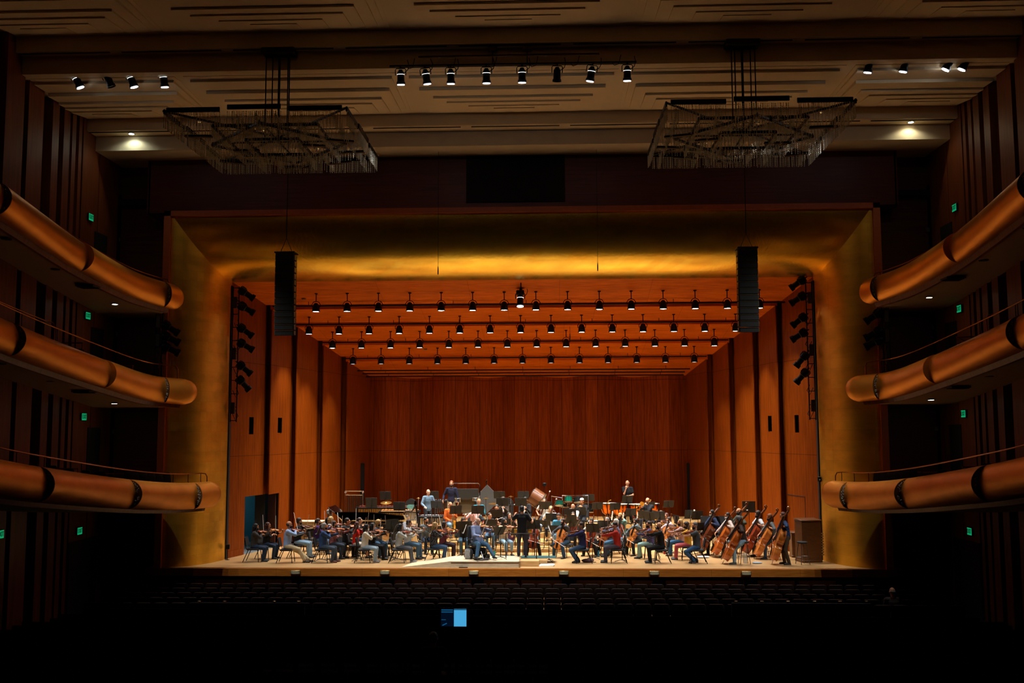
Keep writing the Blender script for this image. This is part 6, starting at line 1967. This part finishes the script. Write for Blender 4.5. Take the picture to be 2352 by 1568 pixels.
cymbal(1346, 1154, 9.3, .17, 'right cymbal of the drum kit', -4)
# drums
def drum(r, c, rad, dep, shell, ax=(0, 0, 1), name='drum', head=mat('drum_head', 'a8a498', .6), hoop=CHROME, n=28):
    Md = frame(c, ax, (0, 0, 1) if abs(V(ax).normalized().z) < .9 else (0, 1, 0)) @ MX.Rotation(R(-90), 4, 'X')
    b = MB(); b.M = Md; b.lathe([(rad, -dep / 2), (rad, dep / 2)], n); s = b.build(name, shell, r)
    b = MB(); b.M = Md; b.lathe([(0, dep / 2 + .006), (rad * .98, dep / 2 + .006), (rad * .98, -dep / 2 - .006), (0, -dep / 2 - .006)], n); b.build('head', head, s)
    b = MB(); b.M = Md
    for z in (dep / 2, -dep / 2): b.tube([(rad * 1.02 * math.cos(2 * PI * k / n), rad * 1.02 * math.sin(2 * PI * k / n), z) for k in range(n + 1)], .011, 6)
    for k in range(8): t = k * PI / 4; b.cyl((rad * 1.03 * math.cos(t), rad * 1.03 * math.sin(t), -dep / 2), (rad * 1.03 * math.cos(t), rad * 1.03 * math.sin(t), dep / 2), .005, 5)
    b.build('hoops', hoop, s)
    return s
GRN = mat('green_sparkle', '0f5a48', .25, .4, .2, 60)
g = ground(1318, 9.2)
dk = empty('drum_kit', 'drum kit with green toms inside a chrome rack', 'drum kit', loc=g)
drum(dk, (-.1, 0, .32), .30, .42, BLK, (0, 1, .05), 'bass_drum', mat('drum_head_dark', '1a1a18', .6))
drum(dk, (-.62, -.1, .82), .17, .2, GRN, (0, .3, 1), 'tom_drum'); drum(dk, (-.22, 0, .98), .16, .22, mat('teal_sparkle', '127a62', .25, .4, .2, 60), (0, .3, 1), 'tom_drum'); drum(dk, (.2, 0, .95), .19, .22, BLK, (0, .3, 1), 'tom_drum'); drum(dk, (.62, .1, .6), .22, .35, BLK, (0, .15, 1), 'floor_tom'); drum(dk, (-.35, .3, .7), .18, .14, CHROME, (0, .15, 1), 'snare_drum')
b = MB(); b.tube([(-.48, -.1, 0), (-.48, -.1, 1.15), (.62, -.1, 1.15), (.62, -.1, 0)], .022, 8); b.tube([(-.95, .0, 1.12), (-.48, -.1, 1.05)], .016, 8); b.tube([(-.9, .0, 0), (-.95, 0, 1.12)], .014, 8); b.build('rack', CHROME, dk)
# tilted concert bass drum on its frame
g = ground(1238, 9.1)
bd_ = empty('concert_bass_drum', 'big wooden bass drum tilted on a black cradle', 'bass drum', loc=g)
drum(bd_, (-.1, 0, 1.02), .38, .52, mat('drum_walnut', '6a3c1c', .35, 0, .2, 6), (-.84, .16, .52), 'shell', mat('drum_head_grey', 'b4b0a8', .6), BLK, 36)
b = MB()
for y in (-.38, .38): b.tube([(-.45, y, 0), (-.2, y, .7), (.35, y, .9)], .02, 8); b.tube([(.45, y, 0), (.1, y, .7)], .02, 8)
b.tube([(-.45, -.38, .02), (-.45, .38, .02)], .018, 8); b.tube([(.45, -.38, .02), (.45, .38, .02)], .018, 8); b.build('cradle', BLK, bd_)
b = MB(); b.cbox((.25, -.15, 1.62), (.16, .1, .14), .02); b.cyl((.25, -.1, 1.2), (.25, -.15, 1.6), .012, 6); b.build('clamp', BLK, bd_)
# percussion table with drums and a hanging frame
g = ground(1072, 8.9)
pf = empty('percussion_frame', 'chrome percussion rack with snare drums and a hanging round drum', 'percussion rack', loc=g)
b = MB(); b.tube([(-.55, 0, 1.68), (.5, 0, 1.68), (.56, 0, 1.62), (.56, 0, 0)], .018, 8); b.tube([(-.55, 0, 1.68), (-.55, 0, 0)], .018, 8); b.build('frame', CHROME, pf)
drum(pf, (-.38, -.1, 1.0), .17, .16, CHROME, (0, -.15, 1), 'snare_drum'); drum(pf, (.38, -.1, 1.03), .17, .12, CHROME, (0, -.1, 1), 'snare_drum')
drum(pf, (0, .05, .78), .38, .3, mat('drum_olive', '3a3020', .5, 0, .2), (0, -1, .05), 'hanging_drum', mat('drum_head_tan', '4a3c24', .6), BLK, 32)
b = MB(); b.cbox((0, -.2, 1.25), (1.05, .02, .42), .004); b.build('panel', STANDM, pf, False)
# grey diamond panel
p = at(1117, 1160, 9.6)
dm = empty('diamond_baffle', 'large grey square board standing on its corner', 'panel', loc=(p.x, 9.6, riser_z(p.x, 9.6)))
b = MB(); b.M = MX.Translation((0, 0, .93)) @ MX.Rotation(R(45), 4, 'Y'); b.cbox((0, 0, 0), (.86, .05, .98), .01); b.build('board', mat('felt_grey', '4c4a47', .9, 0, .12, 30), dm)
b = MB(); b.cyl((-.0, .08, 0), (0, .08, 1.72), .014, 8); b.cbox((0, .08, .02), (.4, .3, .03), .01); b.build('stand', BLK, dm)
b = MB(); b.cbox((.0, .06, 1.72), (.05, .04, .12), .01, MX.Rotation(R(20), 3, 'Y')); b.build('microphone', BLK, dm)
# two black drum cases / gongs at the back wall
for px, w, lab in ((1165, .28, 'left'), (1202, .22, 'right'), (944, .24, 'leftmost')):
    p = at(px, 1170, 10.2); z0 = riser_z(p.x, 10.2)
    r = empty('gong_case', 'black round-topped case by the back wall, %s one' % lab, 'case', 'black round-topped cases', loc=(p.x, 10.2, z0))
    b = MB(); pts = [(-w, 0), (w, 0)] + [(w * math.cos(t * PI / 10), .7 + w * math.sin(t * PI / 10)) for t in range(11)]
    b.prism(pts, -.12, .12, MX.Rotation(R(90), 4, 'X')); b.build('shell', BLKM, r)
    b = MB(); b.tube([(0, -.13, .55), (0, -.17, .6), (0, -.13, .65)], .012, 6); b.build('handle', BLK, r)
# percussion side table
p = at(1185, 1158, 9.0); z0 = riser_z(p.x, 9.0)
r = empty('trap_table', 'narrow black trap table with white cloth at the middle back', 'table', loc=(p.x, 9.0, z0))
b = MB(); b.cbox((0, 0, p.z - z0 - .03), (.62, .35, .04), .01); b.build('top', BLK, r); b = MB(); b.cbox((.1, 0, p.z - z0), (.35, .3, .02), .006); b.build('cloth', PAPER, r)
for x in (-.25, .25): b = MB(); b.cyl((x, 0, 0), (x, 0, p.z - z0 - .04), .015, 8); b.build('leg', BLK, r)
# timpani
COP = mat('copper_kettle', 'c8641c', .22, 1, .15, 5)
for k, (px, rad, Y) in enumerate(((1398, .36, 9.2), (1424, .37, 8.7), (1462, .34, 8.6), (1496, .33, 9.0))):
    p = at(px, 1160, Y); z0 = riser_z(p.x, Y)
    r = empty('timpani', 'copper kettledrum, %s from left' % ORD[k + 1], 'timpani', 'kettledrums', loc=(p.x, Y, z0))
    b = MB(); b.lathe([(0, .28), (rad * .35, .30), (rad * .75, .42), (rad * .97, .62), (rad, .80)], 32); b.build('kettle', COP, r)
    b = MB(); b.lathe([(0, .82), (rad, .82), (rad, .80), (0, .80)], 32); b.build('drumhead', mat('timpani_head', '9c9484', .5, 0, .04), r)
    b = MB(); b.tube([((rad + .02) * math.cos(2 * PI * q / 32), (rad + .02) * math.sin(2 * PI * q / 32), .80) for q in range(33)], .015, 6); b.build('hoop', BLK, r)
    for q in range(6):
        t = q * PI / 3 + .3; b = MB(); b.tube([((rad + .03) * math.cos(t), (rad + .03) * math.sin(t), .84), ((rad + .02) * math.cos(t), (rad + .02) * math.sin(t), .5), (.2 * math.cos(t), .2 * math.sin(t), .12), (.28 * math.cos(t), .28 * math.sin(t), .0)], .016, 6); b.build('strut', BLK, r)
    b = MB(); b.lathe([(0, .05), (.22, .05), (.22, .12), (.1, .16), (0, .28)], 18); b.build('base', BLK, r)
b = MB(); p = at(1395, 1150, 9.2); b.ell((p.x, 9.2, p.z - .12), (.09, .07, .05), 10); b.tube([(p.x, 9.2, p.z - .12), (p.x + .05, 9.2, p.z + .02), (p.x + .16, 9.18, p.z + .04)], [.03, .02, .012], 6); b.tube([(p.x - .05, 9.2, p.z - .1), (p.x - .08, 9.2, p.z - .22)], .012, 6)
tag(b.build('small_brass_figure', BRASS, None), 'small golden percussion piece on the left kettledrum', 'percussion piece')
p = at(1468, 1155, 10.6); b = MB(); b.M = MX.Translation((p.x, 10.6, riser_z(p.x, 10.6))); b.prism([(.4 * math.cos(t * PI / 12), p.z - riser_z(p.x, 10.6) - .2 + .2 * math.sin(t * PI / 12)) for t in range(13)] + [(-.4, .05), (.4, .05)], -.1, .1, MX.Rotation(R(90), 4, 'X'))
tag(b.build('covered_drum', mat('dark_red_cloth', '4a0a0c', .85, 0, .2), None), 'dark red covered drum behind the kettledrums', 'covered drum')

# -- free music stands on the steps
frees = [(853, 1155, 7.6, 'left of the bronze cymbal', 1), (885, 1139, 9.0, 'highest at the left back', 1), (917, 1163, 6.6, 'before the xylophone', 1), (995, 1137, 8.9, 'beside the denim shirt', 1), (1003, 1159, 7.1, 'before the denim shirt', 1),
         (1147, 1137, 9.3, 'at the middle back, left one', 1), (1202, 1137, 9.3, 'at the middle back, right one', 1), (1352, 1146, 9.2, 'right of the drum kit, tilted', 1), (1441, 1148, 8.3, 'before the black polo', 1),
         (1372, 1180, 7.2, 'below the left kettledrum', 1), (1413, 1175, 6.9, 'below the second kettledrum', 1), (1449, 1180, 6.6, 'below the third kettledrum', 1), (1492, 1180, 7.5, 'below the right kettledrum', 1),
         (1536, 1172, 8.2, 'right of the kettledrums', 1), (1585, 1182, 6.0, 'left of the basses with a pale page edge', 1), (1602, 1184, 5.6, 'left of the basses, farther right', 1), (1604, 1210, 3.6, 'behind the dark grey tee', 0), (895, 1225, 2.6, 'between the violins, tall and dark', 1),
         (905, 1218, 3.4, 'in front of the harp', 1), (1063, 1208, 3.0, 'left of the soloist', 1), (1131, 1215, 3.2, 'right behind the soloist', 0), (1250, 1215, 4.3, 'behind the red cello', 0), (1275, 1222, 3.6, 'between the two leading cellos', 0),
         (1320, 1215, 4.6, 'behind the navy hooded sweater', 0), (1720, 1165, 5.2, 'highest of the bass section', 1)]
for px, py, Y, lab, hh in frees:
    p = at(px, py, Y); z0 = riser_z(p.x, Y)
    base = (1.22 if hh else 1.08)
    tgt = p.z - z0
    k = max(.85, min(1.35, tgt / base))
    o = (STANDH if hh else STAND).put('free black music stand ' + lab, 'music stand', 'music stands', loc=(p.x, Y, z0), rz=R(180 + (25 if px > 1300 else -10)) + (R(-30) if px in (1352, 1720) else 0))
    o.scale = (1, 1, k)
for k, (px, py, Y) in enumerate(((1406, 1184, 6.9), (1431, 1188, 6.6), (1464, 1186, 6.6), (1594, 1180, 5.9))):
    p = at(px, py, Y); b = MB(); b.box((0, 0, 0), (.03, .2, .34), MX.Rotation(R(8), 3, 'Y'))
    tag(b.build('sheet_music', PAPER, None, False, p), 'upright pale page edge among the back stands, %s from left' % ORD[k + 1], 'sheet music', 'loose page edges')
# table with white papers behind the cellos
p = at(1365, 1196, 5.9)
r = empty('small_table', 'small table holding white papers behind the cellos', 'table', loc=(p.x, 5.9, riser_z(p.x, 5.9))); h = p.z - riser_z(p.x, 5.9)
b = MB(); b.cbox((0, 0, h - .02), (.5, .4, .03), .006); b.build('top', mat('table_blue', '3a4450', .6), r)
for x in (-.22, .22):
    for y in (-.17, .17): b = MB(); b.cyl((x, y, 0), (x, y, h - .03), .014, 6); b.build('leg', BLK, r)
b = MB(); 
for k in range(3): b.box((-.1 + .1 * k, -.02 * k, h + .004 + .006 * k), (.24, .3, .004), MX.Rotation(R(k * 9 - 8), 3, 'Z'))
tag(b.build('papers', PAPER, None, False, (p.x, 5.9, riser_z(p.x, 5.9))), 'white papers lying on the small table behind the cellos', 'papers')
# empty chairs by the right wall and other extras
for k, (px, Y) in enumerate(((1622, 5.2), (1660, 5.2))):
    g = ground(px, Y); o = CHAIR.put('empty tall black chair behind the basses, %s of two' % ('left', 'right')[k], 'chair', 'orchestra chairs', loc=g, rz=R(170)); o.scale = (1, 1, 1.45)
for k, (px, Y, a) in enumerate(((892, 3.3, 150), (905, 3.9, 160), (715, 4.6, 90))):
    CHAIR.put('empty black chair %s' % ('beside the harp', 'close to the harp foot', 'beyond the purple top')[k], 'chair', 'orchestra chairs', loc=ground(px, Y), rz=R(a - 90))
# free stool, lecterns at the right
STOOL.put('free black-topped stool near the right edge of the stage', 'stool', 'bass stools', loc=ground(1841, 1.05), rz=R(20))
LECW = wood('lectern_wood', '54300f', '70421a', 'X', 2, 0, .45, 0, (4, 4, 14))
def lectern(x0, x1, Y, dep, h, label, rz=0):
    cxx = (x0 + x1) / 2; w = x1 - x0
    r = empty('lectern', label, 'lectern', 'lecterns', loc=(cxx, Y, 0), rz=R(rz))
    b = MB(); b.cbox((0, 0, h / 2), (w, dep, h), .01); b.build('body', LECW, r, False)
    b = MB(); b.cbox((0, 0, h + .02), (w + .06, dep + .06, .04), .01, MX.Rotation(R(3), 3, 'X')); b.build('top', LECW, r)
    b = MB(); b.cbox((0, 0, .04), (w + .03, dep + .03, .08), .01); b.build('plinth', LECW, r)
lectern(at(1838, 1290, 1.5).x, at(1886, 1290, 1.5).x, 1.75, .55, 1.42, 'tall wooden lectern at the right edge of the stage', 12)
lectern(at(1820, 1280, 2.8).x, at(1836, 1280, 2.8).x, 3.0, .4, .86, 'lower pale wooden stand left of the tall lectern')
b = MB()
for k in range(9): b.box((10.42, 1.3, .25 + .09 * k), (.2, .06, .035))
o = b.build('chair_dolly', mat('dolly_wood', 'a07a48', .6), None, False, (0, .35, 0)); tag(o, 'short stack of pale slats between the lectern and the gold arch', 'slatted rack')
# small things on the floor
def small(name, px, py, label, cat, build, rz=0):
    d = _f + _r2 * ((px - IMW / 2) / FPX) + _u2 * ((IMH / 2 - py) / FPX); t = -CAM.z / d.z; p = CAM + d * t
    p.z = 0.0; b = MB(); mt = build(b); o = b.build(name, mt, None); o.location = p; o.rotation_euler = (0, 0, R(rz)); return tag(o, label, cat)
def f_scores(b):
    for k in range(4): b.cbox((.02 * k, .01 * k, .008 + .01 * k), (.46, .3, .009), .001)
    return PAPER
small('score_stack', 1254, 1299, 'white scores lying on the stage floor right of the podium', 'papers', f_scores, 5)
def f_bag(b): b.ell((0, 0, .06), (.22, .16, .07), 14); b.ell((.1, .05, .08), (.12, .1, .06), 10); b.tube([(-.1, 0, .1), (-.15, -.1, .06), (.05, -.16, .03), (.28, -.1, .02)], .012, 6); return mat('maroon_bag', '3a1018', .85, 0, .25, 20, .4)
small('cloth_bag', 1350, 1291, 'dark maroon cloth bag under the stand right of the navy sweater', 'bag', f_bag)
def bottle(px, py, col, lab):
    small('water_bottle', px, py, lab, 'bottle', lambda b: (b.lathe([(0, 0), (.035, 0), (.037, .01), (.037, .17), (.02, .2), (.02, .235), (0, .24)], 14), mat('bottle_' + col, col, .3, 0, 0))[1])
bottle(1136, 1279, '1c8a7a', 'teal bottle on the floor right of the wheelchair'); bottle(1375, 1279, '2c6a80', 'blue bottle on the floor by the red sweater'); bottle(893, 1276, '2c4a44', 'dark green bottle on the floor between the violins'); bottle(1043, 1262, '5a2a4a', 'purple bottle on the floor near the maroon top'); bottle(1526, 1272, 'a01818', 'red bottle on the floor behind the black jacket')
def f_plastic(b): b.ell((0, 0, .04), (.2, .12, .04), 12); b.ell((.16, .05, .03), (.12, .1, .035), 10); return mat('white_plastic', 'c8ccd0', .5, 0, .1)
small('plastic_bag', 1613, 1281, 'crumpled white plastic on the floor near the leftmost bass', 'plastic bag', f_plastic)
small('face_tissue', 1738, 1294, 'crumpled pale blue cloth on the floor under the bass stands', 'cloth', lambda b: (b.ell((0, 0, .03), (.16, .08, .035), 12), b.ell((.12, .02, .02), (.08, .06, .025), 8), mat('pale_blue_cloth', '8fa6b8', .8, 0, .1))[2])
def f_case(b): b.cbox((0, 0, .04), (.5, .22, .08), .02); return RISER
small('wooden_board', 1066, 1283, 'small wooden board on the floor left of the wheelchair', 'board', lambda b: (b.cbox((0, 0, .02), (.5, .22, .03), .01), RISER)[1])
small('white_cup', 1711, 1292, 'white paper cup bag hanging by the high stool', 'cup', lambda b: (b.lathe([(0, 0), (.07, 0), (.1, .3), (.09, .3), (.06, .02), (0, .02)], 14), PAPER)[1])
small('floor_shoes', 1273, 1262, 'black shoes left on the first step behind the red cello', 'shoes', lambda b: (b.caps((-.12, 0, .05), (.02, .05, .04), .045, .035, 10), b.caps((.1, 0, .05), (.24, .05, .04), .045, .035, 10), BLKM)[2]).location.z = .12
# outlet post at the left stage wall
r = empty('outlet_post', 'small black outlet box on a pole at the left stage wall', 'outlet', loc=(at(521, 1280, 1.9).x, 1.95, 0))
b = MB(); b.cyl((0, 0, 0), (0, 0, .42), .014, 8); b.lathe([(0, 0), (.08, 0), (.08, .01), (0, .012)], 12); b.build('pole', BLK, r); b = MB(); b.cbox((0, 0, .46), (.16, .08, .17), .01); b.build('box', BLK, r)
p = at(1889, 1100, 2.0); b = MB(); b.cbox((10.54, 2.02, p.z), (.12, .12, .18), .02); b.cyl((10.54, 1.96, p.z - .02), (10.54, 1.88, p.z - .06), .04, 10)
tag(b.build('wall_camera', BLK, None), 'small black device on the right inner edge of the gold arch', 'camera')

# ================================================================ the dark hall: mixing desk and its people
px_ = lambda px, py, Y: at(px, py, Y)
Yd = -13.2
p = at(1042, 1418, Yd)
zf = FLOOR_Z + (-7 - Yd) * (1.2 - FLOOR_Z) / 27
r = empty('mixing_table', 'dark table in the stalls carrying the lit screen', 'table', loc=(p.x - .2, Yd, zf)); h = p.z - .24 - zf
DKM = mat('desk_black', '050505', 1, 0, 0, spec=0)
b = MB(); b.cbox((0.1, 0, h), (1.2, .7, .04), .01); b.build('top', DKM, r)
for x in (-.4, .6): 
    for y in (-.3, .3): b = MB(); b.cyl((x, y, 0), (x, y, h - .02), .02, 8); b.build('leg', BLK, r)
sc_r = empty('computer_screen', 'blue glowing computer screen in the dark stalls', 'computer screen', loc=(p.x, Yd, p.z))
b = MB(); b.cbox((0, .02, 0), (.56, .035, .38), .01); b.build('bezel', BLK, sc_r); b = MB(); b.cbox((0, .05, -.2), (.22, .16, .02), .004); b.cyl((0, .05, -.2), (0, .04, -.05), .02, 8); b.build('foot', BLK, sc_r)
def em(n, c, e): return mat(n, c, .5, 0, 0, emit=c, estr=e)
b = MB(); b.box((-.13, 0, .0), (.25, .004, .34)); b.build('screen_dark_side', em('scr_a', '04162c', .4), sc_r, False)
b = MB(); b.box((-.13, -.003, .11), (.23, .004, .02)); b.box((-.13, -.003, .15), (.23, .004, .02)); b.box((-.2, -.003, -.04), (.09, .004, .012)); b.box((-.18, -.003, -.13), (.1, .004, .02), MX.Rotation(R(-25), 3, 'Y')); b.build('screen_lines', em('scr_b', '125a88', .6), sc_r, False)
b = MB(); b.box((.13, 0, .0), (.25, .004, .34)); b.build('screen_bright_page', em('scr_c', '48a8dc', .8), sc_r, False)
b = MB(); b.box((.13, -.003, .158), (.25, .004, .02)); b.build('screen_bar', em('scr_d', '145070', .6), sc_r, False)
fg_ = skeleton('sit', 4)
fg_.W = {-1: (V((-.2, .42, .78)), V((0, .9, 0)), V((0, 0, -1)), .5), 1: (V((.2, .42, .78)), V((0, .9, 0)), V((0, 0, -1)), .5)}; fg_.F = {1: (.12, .4, 0), -1: (-.12, .4, 0)}
q = at(998, 1430, Yd - .55)
person('person sitting in the dark stalls left of the lit screen', MX.Translation((q.x, Yd - .75, zf)), fg_, dict(top='141416', legs='121214', hair=('short', 'black')), 'people in the stalls')
fg_ = skeleton('sit', 4); fg_.W = {-1: (V((-.11, .26, .66)), V((.3, .9, 0)), V((0, 0, -1)), .4), 1: (V((.11, .26, .66)), V((-.3, .9, 0)), V((0, 0, -1)), .4)}; fg_.F = {1: (.12, .4, 0), -1: (-.12, .4, 0)}
q = at(2070, 1372, -5.4)
person('person sitting in the dark stalls at the far right', MX.Translation((q.x, -4.75, FLOOR_Z)), fg_, dict(top='2a1c18', legs='121214', hair=('fringe', 'grey')), 'people in the stalls')
# row-end lights, rendered as little brass plates that only reflect
for k, px in enumerate((458, 516, 630, 686, 1691, 1750, 1810, 1871, 1929, 1990)):
    p = at(px, 1381, -6.2); b = MB(); b.cbox((0, 0, 0), (.09, .02, .03), .004)
    tag(b.build('row_plate', mat('row_plate', 'd8a05c', .25, .9), None, False, (p.x, -6.2, p.z)), 'tiny brass plate for a row-end light in the dark seats, %s from left' % ORD[k + 1], 'plate', 'brass row plates')
b = MB(); b.bbox((at(440, 1381, -6.2).x, -6.22, FLOOR_Z), (at(700, 1381, -6.2).x, -6.16, at(600, 1384, -6.2).z)); b.bbox((at(1680, 1381, -6.2).x, -6.22, FLOOR_Z), (at(2000, 1381, -6.2).x, -6.16, at(1800, 1385, -6.2).z))
o = b.build('trim_11', BLKM, None, False); struct(o)

# ================================================================ world, colour
w = bpy.data.worlds.new('world'); sc.world = w; w.use_nodes = True
w.node_tree.nodes['Background'].inputs[0].default_value = (0, 0, 0, 1); w.node_tree.nodes['Background'].inputs[1].default_value = 0
sc.view_settings.view_transform = 'Standard'; sc.view_settings.look = 'None'; sc.view_settings.exposure = 0.27; sc.view_settings.gamma = 1
sc.view_settings.use_curve_mapping = False
sc.cycles.max_bounces = 8; sc.cycles.diffuse_bounces = 5; sc.cycles.glossy_bounces = 4; sc.cycles.sample_clamp_indirect = 6
